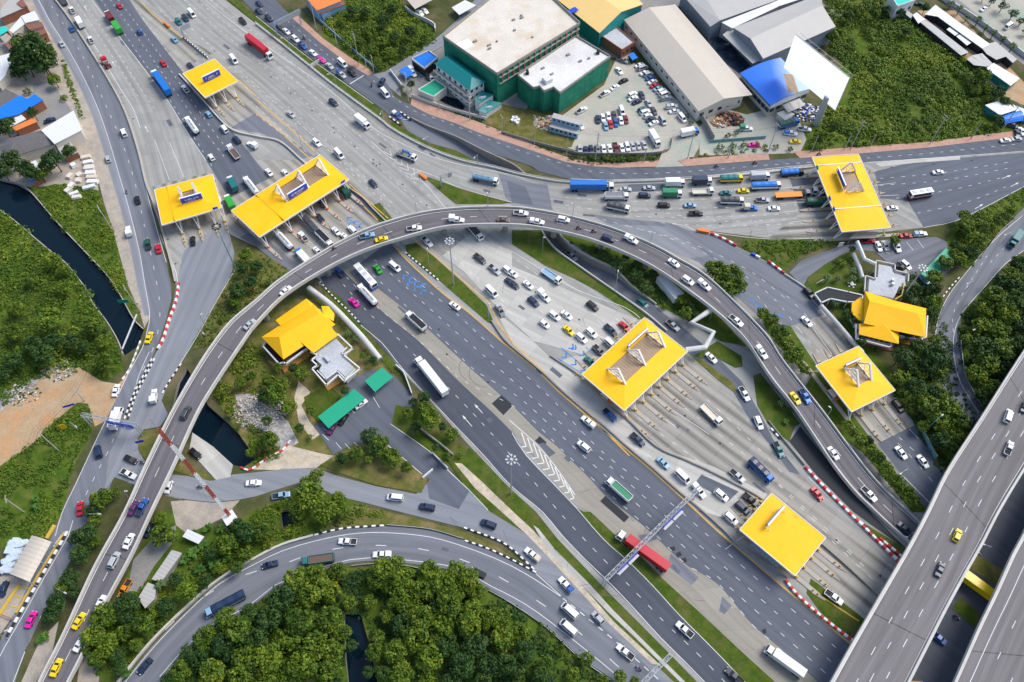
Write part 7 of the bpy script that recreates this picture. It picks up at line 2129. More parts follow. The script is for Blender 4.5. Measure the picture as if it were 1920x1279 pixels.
def kit_moto():
    k = Kit()
    m = MB(); m.hexa([(-.75, -.1, .55), (.2, -.14, .45), (.2, .14, .45), (-.75, .1, .55), (-.85, -.13, .85), (.1, -.12, .72), (.1, .12, .72), (-.85, .13, .85)]); m.box((.45, 0, .75), (.2, .36, .6), 0, 0, (.8, .7)); m.tube((.5, 0, .9), (.62, 0, .35), .05, n=5)
    k.add('body', m, None, 0)
    m = MB(); m.box((-.42, 0, .84), (.75, .26, .1)); k.add('saddle', m, M['black'])
    m = MB(); m.tube((.42, -.36, 1.08), (.42, .36, 1.08), .035, n=5); k.add('handlebar', m, M['chrome'])
    m = MB(); m.box((.6, 0, .92), (.12, .2, .18)); k.add('headlight', m, M['headlamp'])
    for x in (-.62, .62): m = MB(); m.tube((x, -.06, .29), (x, .06, .29), .29, n=12); k.add('wheel', m, M['black'])
    return k
KITS = {'sedan': kit_car(), 'hatch': kit_car(4.0, .85, 1.5, .94, 1.05, .35, .75, .45, True), 'suv': kit_car(4.6, .92, 1.75, 1.06, 1.2, .3, .7, .35, True), 'pickup': kit_pickup(), 'covered': kit_pickup(5.2, True), 'van': kit_van(), 'minibus': kit_van(5.3, 2.3, .95, .45),
        'boxpickup': None, 'box': kit_truck('box'), 'tarp': kit_truck('tarp', 8.6), 'flat': kit_truck('flat', 8.0), 'dump': kit_truck('dump', 9.0), 'tank': kit_truck('tank', 10.0), 'semi': kit_semi(), 'longtarp': kit_truck('tarp', 11.0), 'flatsemi': kit_semi(13, 'flat'), 'bus': kit_bus(), 'coach': kit_bus(9.0), 'tractor': kit_tractor(), 'crane': kit_crane(), 'moto': kit_moto(),
        'trailer': None, 'longbox': kit_truck('box', 10.8)}
def kit_boxpickup():
    k = kit_pickup(5.2, True)
    k.p = [p for p in k.p if p[0] != 'canopy']
    m = MB(); m.box((-1.72, 0, 1.75), (2.0, 1.85, 1.6)); k.p.insert(1, ('cargo_box', recalc(m.mesh('cargo_box', PAINT['W'])), 1))
    return k
KITS['boxpickup'] = kit_boxpickup()
def kit_trailer():
    k = Kit(); m = MB(); m.box((0, 0, 2.1), (6.6, 2.4, 2.2)); k.add('container', m, None, 0)
    m = MB(); m.box((.3, 0, .85), (7.4, .9, .25)); k.add('trailer_frame', m, M['dark'])
    k.wheels((-2.3, 2.3), 1.2, .48, .35); return k
KITS['trailer'] = kit_trailer()
KNAME = dict(sedan=('parked_car', 'sedan', 'car'), hatch=('car', 'hatchback', 'car'), suv=('car', 'tall car', 'car'), pickup=('pickup_truck', 'pickup with an open bed', 'pickup'), covered=('pickup_truck', 'pickup with a covered bed', 'pickup'), boxpickup=('delivery_pickup', 'small box truck', 'truck'),
             van=('van', 'van', 'van'), minibus=('minibus', 'minibus', 'minibus'), box=('box_truck', 'box truck', 'truck'), tarp=('cargo_truck', 'tarpaulin truck', 'truck'), longtarp=('cargo_truck', 'long tarpaulin truck', 'truck'), flat=('flatbed_truck', 'flatbed truck', 'truck'), dump=('dump_truck', 'dump truck', 'truck'), tank=('tanker_truck', 'tanker truck', 'truck'),
             semi=('articulated_truck', 'articulated truck', 'truck'), flatsemi=('flatbed_truck', 'long flatbed truck', 'truck'), bus=('bus', 'bus', 'bus'), coach=('bus', 'coach', 'bus'), tractor=('tractor_unit', 'tractor unit without trailer', 'truck'), crane=('crane_truck', 'truck with a loading crane', 'truck'), moto=('motorcycle', 'motorcycle', 'motorcycle'), trailer=('cargo_trailer', 'box trailer', 'trailer'))
KNAME['longbox'] = ('box_truck', 'box truck', 'truck')
KNAME['sedan'] = ('car', 'sedan', 'car')
FARDROP = {'headlight', 'taillight', 'wheel', 'side_window'}
ZONES = {}   # zone -> (phrase, group, count-from phrase, sort key)
def Zn(k, phrase, frm, key, group=None): ZONES[k] = (phrase, frm, key, group or 'vehicles ' + phrase)
up, lf = (lambda x, y: y), (lambda x, y: x)
Zn('LF', 'on the frontage road', 'from the top', lambda x, y: y)
Zn('UL', 'above the longest toll roof', 'from the top', lambda x, y: y)
Zn('T1', 'beside the topmost toll roof', 'from the top', up)
Zn('BT', 'on the pale upper carriageway', 'from the top', up)
Zn('FR', 'on the brick pavement road', 'from its gantry', lf)
Zn('T3', 'between longest toll roof and flyover', 'from the bottom', lambda x, y: -y)
Zn('T2', 'on the branch beside the frontage road', 'from the top', up)
Zn('JN', 'at the junction gantry', 'from the top', up)
Zn('WS', 'beside the weigh station', 'from the top', up)
Zn('FO', 'on the curved flyover', 'from its weigh station end', lambda x, y: x + (0 if x < 900 else 0))
Zn('A', 'on the dark carriageways', 'from the flyover', lf)
Zn('B4', 'approaching the central toll roof', 'from the flyover', lf)
Zn('UP', 'on the underpass road', 'from the flyover', lf)
Zn('EX', 'beyond the central toll roof', 'from that roof', up)
Zn('BY', 'on the bypass lane', 'from the central toll roof', lf)
Zn('CQ', 'in the truck queue', 'from the grass island', lf)
Zn('CX', 'beyond the stained far toll roof', 'from that roof', lf)
Zn('E', 'before the small square toll roof', 'from the bend', up)
Zn('EE', 'below the small square toll roof', 'from that roof', up)
Zn('RP', 'on the tree lined ramp', 'from the top', up)
Zn('YD', 'in the toll office yard', 'from the far toll roof', lf)
Zn('CP', 'under the long green carport', 'from the gravel side', lf)
Zn('SR', 'on the service road', 'from the flyover', lf)
Zn('LR', 'on the loop ramp', 'from its lower end', lf)
Zn('MG', 'on the merging lanes', 'from the top', up)
Zn('X', 'on the wide expressway', 'from the top', up)
Zn('XU', 'half hidden under the expressways', 'from the top', up)
Zn('PW', 'along the warehouse wall', 'from the hut', up)
Zn('PM', 'in the middle car park clusters', 'from the top', up)
Zn('PB', 'in the central car park block', 'from the site container', lf)
Zn('PR', 'in the bottom car park row', 'from the container', lf)
Zn('PN', 'along the netted building site', 'from the container', lf)
Zn('SY', 'in the salvage yards', 'from the car park', lf)
Zn('PS', 'on the palm street', 'from the top', up)
Zn('RS', 'by the blue awning', 'from the toll roof', lf)
Zn('TY', 'in the house yards', 'from the top', up)
VEH = []
def V(zone, ox, oy, s):
    """entries: zoomx,zoomy,angle,kind,colour[cargo colour]  (4x zoom coordinates of one crop)"""
    for e in s.split(';'):
        e = e.strip()
        if not e: continue
        a = e.split(',')
        VEH.append((zone, ox + float(a[0]) / 3.996, oy + float(a[1]) / 3.996, float(a[2]), a[3], a[4]))
V('UL', 0, 0, '470,0,240,flat,AD; 540,75,240,pickup,W; 595,165,240,box,RW; 680,298,240,pickup,W; 797,480,235,tractor,R; 822,128,235,box,WM; 886,224,235,trailer,G; 895,43,235,sedan,R; 1047,238,235,hatch,B; 1223,472,235,sedan,R; 1208,620,235,semi,WI; 1388,667,232,pickup,W; 1563,855,230,hatch,L; 1437,942,235,tank,WW; 1680,967,230,van,W; 1773,1047,225,suv,N; 1890,1088,210,boxpickup,WW; 1750,1145,232,flat,WA; 1583,1178,235,hatch,W')
V('UL', 480, 320, '97,12,232,sedan,W; 222,18,228,sedan,W')
V('UL', 0, 320, '1743,100,242,box,WT; 1722,240,242,box,WG; 1882,118,232,tank,WW')
V('LF', 0, 0, '535,215,243,sedan,B; 462,328,245,sedan,S; 928,995,247,van,W; 808,1190,252,hatch,S')
V('LF', 0, 320, '1028,218,255,sedan,K; 1107,550,258,pickup,E; 1185,583,260,sedan,R; 965,455,255,boxpickup,WW')
V('LF', 0, 320, '1117,1250,290,sedan,Y')
V('LF', 0, 640, '867,367,286,sedan,W')
V('T2', 0, 320, '1443,525,268,sedan,K')
V('T2', 0, 640, '1155,412,272,boxpickup,WW')
V('T1', 0, 0, '1305,295,225,sedan,L; 1425,490,230,sedan,N')
V('BT', 0, 0, '1338,163,50,suv,T; 1388,137,50,suv,N; 1438,105,50,minibus,W; 1818,158,48,pickup,K; 1752,450,53,minibus,W')
V('BT', 480, 0, '25,355,38,semi,WR; 580,768,38,suv,N; 262,855,40,sedan,S; 798,915,38,box,WW; 455,1070,44,suv,W; 622,1157,48,minibus,W; 1130,1172,20,crane,WU')
V('BT', 480, 320, '878,95,46,sedan,N')
V('FR', 480, 0, '25,28,42,sedan,N; 22,85,42,sedan,N; 97,138,42,suv,N; 178,200,42,sedan,D; 228,235,42,sedan,W; 296,293,42,suv,W; 350,343,42,pickup,B; 428,397,40,sedan,W; 490,447,40,sedan,P; 552,495,40,sedan,S; 640,560,38,covered,SB; 648,478,42,minibus,W; 718,545,40,pickup,K; 942,620,122,suv,N; 968,703,50,minibus,W; 1058,866,38,covered,BW')
V('TY', 480, 0, '1145,540,30,pickup,W; 1175,545,55,boxpickup,WW; 1285,570,60,suv,K; 1315,588,55,sedan,W; 1230,95,42,sedan,W; 1265,80,42,sedan,W')
V('PW', 960, 0, '830,452,22,pickup,U; 958,488,-20,sedan,W; 980,508,-20,van,S; 995,545,-20,sedan,W; 1022,556,-20,suv,S; 1038,583,-18,sedan,B; 1055,612,-20,sedan,W; 1072,640,-20,sedan,R; 1095,662,-25,sedan,L; 1122,682,-25,suv,W; 1145,706,-20,van,W; 1156,736,-15,covered,SU; 1200,798,-10,covered,WS; 1217,833,-8,sedan,W')
V('PM', 960, 0, '902,708,-28,suv,W; 908,736,-25,sedan,W; 937,762,-22,sedan,N; 973,712,62,sedan,N; 1023,772,58,sedan,S; 975,818,-25,hatch,T; 997,840,-20,suv,W; 1018,868,-22,hatch,W; 1042,893,-22,sedan,N; 1065,920,-22,sedan,W; 1063,830,60,sedan,D; 1128,905,58,van,S')
V('PN', 960, 0, '836,605,-25,sedan,K; 770,653,-30,sedan,W; 697,700,-28,pickup,W; 522,825,-28,pickup,W; 510,940,50,sedan,W; 803,530,50,sedan,W')
V('PB', 960, 0, '643,893,82,sedan,N; 682,882,80,sedan,W; 723,868,78,sedan,W; 765,862,78,sedan,D; 822,833,72,van,W; 703,943,76,sedan,L; 740,930,78,sedan,R; 778,918,78,sedan,B; 817,902,78,sedan,W; 853,895,76,sedan,M')
V('PR', 960, 0, '508,1113,82,sedan,S; 552,1125,82,hatch,N; 593,1118,80,sedan,N; 640,1115,78,sedan,U; 687,1115,78,sedan,W; 733,1112,76,sedan,W; 777,1107,74,pickup,M; 823,1107,72,sedan,W; 863,1100,70,suv,W; 905,1093,68,sedan,S; 945,1088,66,sedan,S; 990,1085,64,sedan,S; 1068,1040,58,box,WW')
V('SY', 960, 0, '1330,992,-12,box,IW; 1275,885,50,van,W; 1812,1085,0,sedan,P; 1755,965,0,boxpickup,WF')
V('SY', 1440, 0, '275,967,5,pickup,W; 205,1060,0,sedan,Y; 155,925,-15,tarp,IE; 170,1000,5,covered,WI')
V('PS', 1440, 0, '1620,65,-30,sedan,W; 1803,197,-35,minibus,W; 1140,30,10,sedan,N')
V('RS', 1440, 0, '1780,1053,-5,sedan,W; 1862,1042,-5,sedan,S; 1867,1000,75,sedan,N; 1900,985,60,sedan,W; 1832,940,20,suv,D')
V('CQ', 480, 320, '1720,65,12,tank,WL')
V('CQ', 960, 320, '600,118,0,semi,WI; 850,140,0,sedan,S; 1028,130,0,sedan,S; 785,195,0,dump,WU; 993,187,2,suv,N; 1222,92,-1,box,WW; 1425,78,-1,box,WN; 1645,60,-2,tarp,YT; 1858,42,-3,box,WS; 1200,172,0,box,WF; 1430,160,-1,flat,WC; 1603,167,0,sedan,T; 1735,150,0,sedan,Y; 1905,113,-2,longtarp,WI; 797,275,12,tarp,WD; 1138,260,0,suv,K; 1335,260,0,sedan,L; 1378,322,0,pickup,K; 1650,225,2,tarp,WD; 1790,282,0,boxpickup,IC; 1878,222,0,pickup,S')
V('CQ', 1440, 320, '180,15,-3,tarp,KI; 180,190,-3,flatsemi,UO; 380,165,180,tractor,W; 375,235,0,tarp,EE; 45,283,0,sedan,W')
V('CX', 1440, 320, '1275,12,-4,sedan,W; 1140,177,-9,coach,WM; 932,280,-3,sedan,W')
V('YD', 1440, 320, '750,528,0,pickup,R; 828,568,65,sedan,W; 877,562,62,sedan,S; 963,570,62,pickup,W; 1035,487,0,sedan,R; 1140,475,-5,covered,WL; 1030,710,40,suv,W; 1000,732,40,pickup,K; 1175,822,40,sedan,L')
V('RP', 1440, 320, '1852,520,125,box,TT')
V('E', 1440, 320, '290,1130,46,sedan,W; 307,918,48,suv,K')
V('T3', 480, 320, '495,245,228,sedan,D; 478,350,228,sedan,N; 400,398,228,longtarp,LD; 207,520,228,tank,WW; 352,493,232,pickup,W; 600,453,228,sedan,W; 722,443,225,suv,W; 515,515,45,dump,WK; 348,645,228,box,IW; 460,600,228,sedan,W; 655,145,228,box,RE; 668,497,225,sedan,W')
V('FO', 480, 320, '832,487,-12,pickup,L; 940,512,-14,sedan,Y; 1185,432,-7,pickup,W; 1505,368,4,boxpickup,WW; 1853,368,3,sedan,A; 222,898,-40,sedan,W; 583,580,-30,moto,R')
V('FO', 0, 320, '1870,1150,-42,sedan,S')
V('FO', 960, 320, '67,318,5,pickup,W; 187,382,8,covered,WW; 385,365,10,suv,W; 500,427,14,moto,K; 613,450,16,moto,K; 722,507,18,suv,N; 893,515,28,covered,WW; 1213,690,36,sedan,W; 1317,822,38,suv,W; 1440,857,38,covered,WW; 1680,1125,42,pickup,W')
V('FO', 1440, 640, '205,425,60,sedan,Y; 278,410,58,pickup,I; 490,838,58,sedan,W; 757,1145,48,pickup,W')
V('FO', 960, 640, '1870,82,55,covered,WW')
V('FO', 1440, 960, '1025,125,42,sedan,N')
V('FO', 0, 640, '1392,535,-62,suv,D; 1000,1245,-60,sedan,V; 1065,1240,-62,pickup,B')
V('FO', 0, 960, '963,217,-63,sedan,W; 855,360,-63,suv,S; 750,685,-62,sedan,W; 590,815,-62,sedan,Y; 420,1165,-65,sedan,Y; 600,982,-62,sedan,W')
V('A', 480, 320, '625,758,228,pickup,B; 820,795,228,bus,WI; 912,738,235,sedan,G; 1040,722,40,van,W; 833,932,228,tank,WW; 735,987,225,sedan,P; 1197,1130,222,dump,WK; 1490,1013,216,sedan,W')
V('A', 480, 640, '1312,262,232,semi,WW')
V('A', 960, 640, '572,605,220,covered,WW; 538,787,220,suv,W; 800,1113,222,dump,WF')
V('A', 960, 960, '978,292,216,semi,WR; 1293,882,222,pickup,W; 1665,1230,222,pickup,D')
V('A', 1440, 960, '125,1118,216,longbox,WW')
V('B4', 480, 320, '1283,533,45,pickup,W; 1640,455,48,tarp,WD; 1678,660,38,pickup,D; 1788,743,40,pickup,S; 1888,750,40,suv,W; 1905,838,40,sedan,N; 1765,910,44,minibus,W; 1830,1048,60,covered,US')
V('B4', 960, 320, '5,770,40,sedan,W; 15,853,40,sedan,N; 122,857,40,sedan,W; 242,945,42,boxpickup,WW; 160,983,42,suv,N; 297,792,35,flat,WL; 603,1015,38,suv,K; 318,1088,38,suv,W; 410,1083,38,sedan,W; 243,1150,38,hatch,W; 425,1197,42,sedan,Y; 595,1217,40,suv,W; 740,1197,42,pickup,N; 843,1168,42,sedan,R; 520,1255,40,suv,W')
V('B4', 960, 640, '655,72,42,pickup,U; 740,22,42,van,W; 585,152,42,sedan,T')
V('UP', 960, 320, '448,638,42,pickup,S; 980,995,40,suv,T; 1205,1160,40,pickup,S')
V('UP', 960, 640, '1493,123,44,sedan,W; 1740,395,58,pickup,W; 1847,612,66,suv,W')
V('EX', 960, 640, '1493,552,45,flat,WC; 1688,1010,40,pickup,S; 1865,968,45,tarp,IN')
V('EX', 1440, 640, '78,812,62,pickup,T; 368,1143,50,sedan,R')
V('EX', 1440, 960, '492,640,36,pickup,W')
V('BY', 960, 640, '735,553,42,pickup,B; 943,737,42,pickup,N; 1133,912,42,sedan,L; 1277,1017,44,minibus,W; 1400,1120,50,covered,WW; 1567,1153,40,suv,W; 1787,1190,40,pickup,K; 1725,1250,42,suv,N')
V('BY', 960, 960, '1640,50,42,suv,W')
V('EE', 1440, 640, '997,835,50,sedan,W; 1160,900,52,sedan,W; 975,487,52,suv,K')
V('X', 1440, 640, '1800,560,-72,van,W; 1805,800,-68,pickup,S; 1925,490,-68,sedan,N')
V('X', 1440, 960, '1420,175,-68,hatch,Y; 1290,430,-68,sedan,N')
V('JN', 0, 640, '870,577,286,box,WW; 735,827,256,suv,N; 980,885,25,sedan,K; 963,995,25,pickup,W; 1065,908,20,moto,K; 600,1252,272,sedan,R')
V('SR', 0, 640, '1465,840,40,sedan,K; 1262,1092,110,hatch,W; 1900,1062,-3,sedan,W; 1495,1090,200,moto,K')
V('SR', 480, 640, '1043,1172,186,van,W; 1283,1243,190,suv,N; 188,1155,-10,pickup,L')
V('SR', 480, 960, '1743,92,200,suv,N')
V('CP', 480, 640, '570,650,-58,sedan,V; 655,580,-58,sedan,K; 785,470,-35,sedan,W')
V('WS', 0, 960, '232,805,-65,sedan,P; 25,575,-70,sedan,N')
V('SR', 0, 960, '1110,130,-68,sedan,N; 935,575,120,pickup,O')
V('LR', 0, 960, '1690,690,152,longtarp,LN; 1085,1155,130,sedan,N')
V('LR', 480, 960, '687,222,184,pickup,W; 945,320,180,covered,WW; 105,395,165,sedan,N; 465,362,172,dump,TA; 1665,455,205,sedan,K')
V('MG', 960, 960, '153,320,220,covered,WC; 405,547,228,covered,WB; 645,793,228,hatch,S; 433,742,222,minibus,W; 423,867,222,minibus,W; 848,1050,220,pickup,W; 950,1172,225,moto,I')
V('XU', 1440, 960, '1415,790,40,moto,K; 1275,940,220,sedan,B')
V('FR', 480, 0, '360,285,40,moto,K; 268,240,220,moto,W; 867,638,100,moto,K')
V('CX', 1440, 0, '382,1155,0,moto,K')
V('SY', 960, 0, '1532,1245,0,moto,B; 1820,1220,0,moto,K')
V('LF', 0, 320, '948,155,250,moto,W')
V('TY', 0, 0, '372,900,-20,sedan,N')
V('XU', 1440, 960, '1597,582,36,semi,YY')

# a rider: one continuous skinned body, seated and leaning to the handlebar
def rider_mesh():
    J = {'pel': ((-.35, 0, .98), .16), 'ch': ((-.22, 0, 1.35), .17), 'nk': ((-.17, 0, 1.55), .07), 'hd': ((-.14, 0, 1.70), .115), 'sl': ((-.2, .2, 1.46), .07), 'el': ((.05, .33, 1.22), .05), 'hl': ((.38, .32, 1.12), .04), 'sr': ((-.2, -.2, 1.46), .07), 'er': ((.05, -.33, 1.22), .05), 'hr': ((.38, -.32, 1.12), .04),
         'kl': ((.12, .22, .85), .08), 'fl': ((-.02, .2, .42), .055), 'tl': ((.14, .2, .36), .045), 'kr': ((.12, -.22, .85), .08), 'fr': ((-.02, -.2, .42), .055), 'tr': ((.14, -.2, .36), .045)}
    E_ = 'pel ch,ch nk,nk hd,ch sl,sl el,el hl,ch sr,sr er,er hr,pel kl,kl fl,fl tl,pel kr,kr fr,fr tr'
    ks = list(J)
    me = bpy.data.meshes.new('rider_skeleton')
    me.from_pydata([J[k][0] for k in ks], [tuple(ks.index(q) for q in e.split()) for e in E_.split(',')], [])
    o = link('rider_build', me)
    md = o.modifiers.new('skin', 'SKIN')
    for i, k in enumerate(ks):
        me.skin_vertices[0].data[i].radius = (J[k][1], J[k][1])
    me.skin_vertices[0].data[0].use_root = True
    s2 = o.modifiers.new('sub', 'SUBSURF'); s2.levels = s2.render_levels = 1
    dg = bpy.context.evaluated_depsgraph_get()
    out = bpy.data.meshes.new_from_object(o.evaluated_get(dg))
    bpy.data.objects.remove(o)
    out.materials.clear(); out.materials.append(M['person_cloth'])
    return out
RIDER = rider_mesh()
hm = MB()
hm.loft([[(-.14 + r * math.cos(a), r * math.sin(a), z) for a in (i * math.pi / 5 for i in range(10))] for z, r in ((1.66, .13), (1.74, .145), (1.82, .125), (1.87, .06))])
HELM = recalc(hm.mesh('helmet', PAINT['R']))

def place(zone, x, y, ang, kind, col, label):
    dz = {'semi': 1.9, 'box': 1.5, 'longbox': 1.6, 'bus': 1.6, 'coach': 1.6, 'tarp': 1.4, 'longtarp': 1.4, 'tank': 1.4, 'dump': 1.3, 'flat': 1.0}.get(kind, .7)
    q = (x + 6 * math.cos(math.radians(ang)), y + 6 * math.sin(math.radians(ang)))
    if zone == 'FO': p = FO.on(x, y, dz); d = FO.on(*q, dz) - p
    elif zone == 'X': p = X1.on(x, y, dz); d = X1.on(*q, dz) - p
    else:
        zz = 0.0
        if zone == 'UP' and x < 1245: zz = -max(0.0, (1230 - x) / 155.0 * 4.0)
        if zone == 'FR' and kind == 'covered' and y > 200: zz = -.25
        p = at(x, y, dz + zz); d = at(*q, dz + zz) - p
        p.z = zz if zz else gz(p.x, p.y)
    nm, kn, cat = KNAME[kind]
    r = empty(nm, (p.x, p.y, p.z + .004), math.atan2(d.y, d.x), label, cat, ZONES[zone][3])
    small = y < 300 or zone in ('PW', 'PM', 'PB', 'PR', 'PN')
    cols = col if len(col) > 1 else col * 2
    for name, me, paint in KITS[kind].p:
        if small and name in ('headlight', 'taillight'): continue
        if small and kind in ('sedan', 'hatch', 'suv', 'pickup', 'covered', 'van', 'minibus') and name == 'wheel': continue
        o = link(name, me, r)
        if paint is not None:
            o.material_slots[0].link = 'OBJECT'
            o.material_slots[0].material = PAINT[cols[paint]]
    if kind == 'moto':
        rd = link('person', RIDER)
        rd.location = (p.x, p.y, p.z + .004); rd.rotation_euler = (0, 0, math.atan2(d.y, d.x))
        tag(rd, 'helmeted person riding the ' + label, 'person')
        h = link('helmet', HELM, rd)
def describe():
    from collections import defaultdict
    g = defaultdict(list)
    for v in VEH:
        zone, x, y, ang, kind, col = v
        c = CARCOL[col[0]][0]
        kn = KNAME[kind][1]
        if kind in ('box', 'longbox', 'tarp', 'longtarp', 'dump', 'flat', 'tank', 'semi', 'bus', 'coach', 'flatsemi', 'covered', 'boxpickup'):
            c2 = CARCOL[col[1] if len(col) > 1 else col[0]][0]
            word = {'box': 'box', 'longbox': 'box', 'tarp': 'cover', 'longtarp': 'cover', 'dump': 'load', 'flat': 'bed', 'tank': 'tank', 'semi': 'trailer', 'bus': 'skirt', 'coach': 'skirt', 'flatsemi': 'bed', 'covered': 'canopy', 'boxpickup': 'box'}[kind]
            base = {'box': 'box truck', 'longbox': 'long box truck', 'tarp': 'truck', 'longtarp': 'long truck', 'dump': 'dump truck', 'flat': 'flatbed truck', 'tank': 'tanker', 'semi': 'articulated truck', 'bus': 'bus', 'coach': 'coach', 'flatsemi': 'long truck', 'covered': 'pickup', 'boxpickup': 'small truck'}[kind]
            kn = base + ' with ' + c2 + ' ' + word
        elif kind == 'pickup': kn = 'open pickup'
        elif kind == 'tractor': kn = 'truck cab without trailer'
        elif kind == 'crane': kn = 'truck with blue crane'
        g[(zone, c + ' ' + kn)].append(v)
    out = {}
    for (zone, t), vs in g.items():
        ph, frm, key, _ = ZONES[zone]
        vs.sort(key=lambda v: key(v[1], v[2]))
        for i, v in enumerate(vs):
            out[id(v)] = (t + ' ' + ph) if len(vs) == 1 else ordinal(i) + ' ' + t + ' ' + ph + ', ' + frm
    return out
LAB = describe()
for v in VEH:
    place(*v, LAB[id(v)])
# ================================================================ VEGETATION
def leafmesh(name, C, N_, S, T, mat, q=5):
    """leaf clumps: centres C, normals N_, sizes S, tint T -> one mesh of ragged five-sided leaves"""
    n = len(C)
    N_ = N_ / np.maximum(1e-6, np.linalg.norm(N_, axis=1, keepdims=True))
    R = RNG.normal(size=(n, 3))
    A = np.cross(N_, R); A /= np.maximum(1e-6, np.linalg.norm(A, axis=1, keepdims=True))
    B = np.cross(N_, A)
    V_ = np.empty((n, q, 3), np.float32)
    for k in range(q):
        a = 2 * math.pi * k / q
        rr = S * RNG.uniform(.6, 1.15, n)
        V_[:, k] = C + A * (math.cos(a) * rr)[:, None] + B * (math.sin(a) * rr)[:, None] * .8 + N_ * (RNG.uniform(-.15, .15, n) * S)[:, None]
    me = bpy.data.meshes.new(name)
    me.vertices.add(n * q); me.loops.add(n * q); me.polygons.add(n)
    me.vertices.foreach_set('co', V_.reshape(-1))
    me.loops.foreach_set('vertex_index', np.arange(n * q, dtype=np.int32))
    me.polygons.foreach_set('loop_start', np.arange(0, n * q, q, dtype=np.int32))
    at_ = me.attributes.new('tint', 'FLOAT', 'FACE')
    at_.data.foreach_set('value', np.clip(T, 0, 1).astype(np.float32))
    me.materials.append(M[mat])
    me.update()
    return me
def blobs(centres, radii, per_m2, size, flat=.8, drop=.12):
    C, N_, T, S = [], [], [], []
    for c, r in zip(centres, radii):
        n = max(12, int(4 * math.pi * r * r * .75 * per_m2))
        d = RNG.normal(size=(n, 3)); d /= np.linalg.norm(d, axis=1, keepdims=True)
        d = d[d[:, 2] > -.45]
        n = len(d)
        rad = r * (1 - np.abs(RNG.normal(0, drop, n)))[:, None]
        C.append(np.array(c) + d * rad * np.array([1, 1, flat]))
        N_.append(d + RNG.normal(0, .55, (n, 3)) + np.array([0, 0, .35]))
        t0 = RNG.uniform(.02, .85)
        T.append(t0 + RNG.normal(0, .16, n))
        S.append(np.full(n, size) * RNG.uniform(.6, 1.25, n))
    return map(np.concatenate, (C, N_, S, T))
def crown_mesh(name, R, hh, nb, mat, seed, size=.42, dens=2.6):
    """crown of radius R; centre at z=0: many lobes of uneven size"""
    rg = np.random.default_rng(seed)
    cs, rs = [(0, 0, 0)], [R * .55]
    for i in range(nb):
        a = rg.uniform(0, 6.283); e = rg.uniform(-.25, 1.0)
        d = R * rg.uniform(.42, .80)
        cs.append((d * math.cos(a) * math.cos(e * .9), d * math.sin(a) * math.cos(e * .9), hh * e * rg.uniform(.6, 1)))
        rs.append(R * rg.uniform(.13, .33))
    return leafmesh(name, *blobs(cs, rs, dens, size), mat)
def trunk_mesh(h, r, R, seed):
    rg = random.Random(seed); m = MB()
    m.tube((0, 0, 0), (.1, .05, h * .55), r, n=8, r2=r * .75)
    for i in range(5):
        a = i * 1.257 + rg.uniform(-.3, .3); z = h * rg.uniform(.45, .6)
        m.tube((.08, .04, z), (R * .5 * math.cos(a), R * .5 * math.sin(a), h * rg.uniform(.85, 1.05)), r * .45, n=5, r2=r * .12)
    return m.mesh('trunk', M['bark'])
TREES = {}
for k, (R, hh, nb, mt, sz, dens, H0) in dict(big=(4.6, 3.2, 62, 'leaf', .42, 3.0, 6.5), dark=(4.4, 3.6, 54, 'leaf_d', .40, 3.0, 6.5), yel=(4.0, 2.8, 52, 'leaf_y', .40, 3.0, 5.5), round=(3.4, 2.6, 22, 'leaf_d', .30, 4.4, 4.2), bush=(2.2, 1.5, 16, 'leaf', .28, 4.6, 1.6), ybush=(2.0, 1.4, 14, 'leaf_y', .28, 4.6, 1.4)).items():
    TREES[k] = [(R, H0, crown_mesh('crown', R, hh, nb, mt, 100 * len(k) + s + nb, sz, dens), trunk_mesh(H0, .28 if R > 3 else .1, R, s)) for s in range(4)]
TKIND = {'big': 'leafy tree', 'dark': 'dark green tree', 'yel': 'yellow green tree', 'round': 'rounded dark tree', 'bush': 'green bush', 'ybush': 'yellow green bush'}
def frondmesh(name, R, n, mat, seed, droop=.5, wd=.35, tilt=.5):
    rg = np.random.default_rng(seed)
    C, N_, S, T = [], [], [], []
    mb = MB()
    for i in range(n):
        a = 2.4 * i + rg.uniform(-.2, .2); up_ = rg.uniform(.05, 1.0) * tilt
        L = R * rg.uniform(.8, 1.1)
        pts = []
        for s in range(6):
            t = s / 5
            pts.append((L * t * math.cos(up_), L * t * math.sin(up_) - droop * L * t * t))
        ca, sa = math.cos(a), math.sin(a)
        for (r0, z0), (r1, z1), t in zip(pts, pts[1:], (0, .2, .4, .6, .8)):
            w0, w1 = wd * math.sin(math.pi * (.12 + .8 * t)), wd * math.sin(math.pi * min(.98, .12 + .8 * (t + .2)))
            for sg in (-1, 1):
                mb.face([(r0 * ca, r0 * sa, z0), (r1 * ca, r1 * sa, z1), (r1 * ca - sg * w1 * sa, r1 * sa + sg * w1 * ca, z1 - w1 * .35), (r0 * ca - sg * w0 * sa, r0 * sa + sg * w0 * ca, z0 - w0 * .35)])
    me = mb.mesh(name, M[mat])
    a_ = me.attributes.new('tint', 'FLOAT', 'FACE')
    a_.data.foreach_set('value', np.clip(rg.normal(.45, .2, len(me.polygons)), 0, 1).astype(np.float32))
    return me
PALM = [frondmesh('fronds', 2.3, 26, 'frond', s, .55, .32, 1.1) for s in range(3)]
BANA = [frondmesh('fronds', 2.4, 13, 'banana', s + 9, .35, .5, 1.2) for s in range(3)]
m = MB(); m.tube((0, 0, 0), (0, 0, 3.6), .2, n=7, r2=.15); PTR = m.mesh('trunk', M['bark'])
m = MB(); m.tube((0, 0, 0), (0, 0, 1.8), .16, n=7, r2=.1); BTR = m.mesh('trunk', M['leafstalk'] if 'leafstalk' in M else M['leaf_y'])
TLIST = []
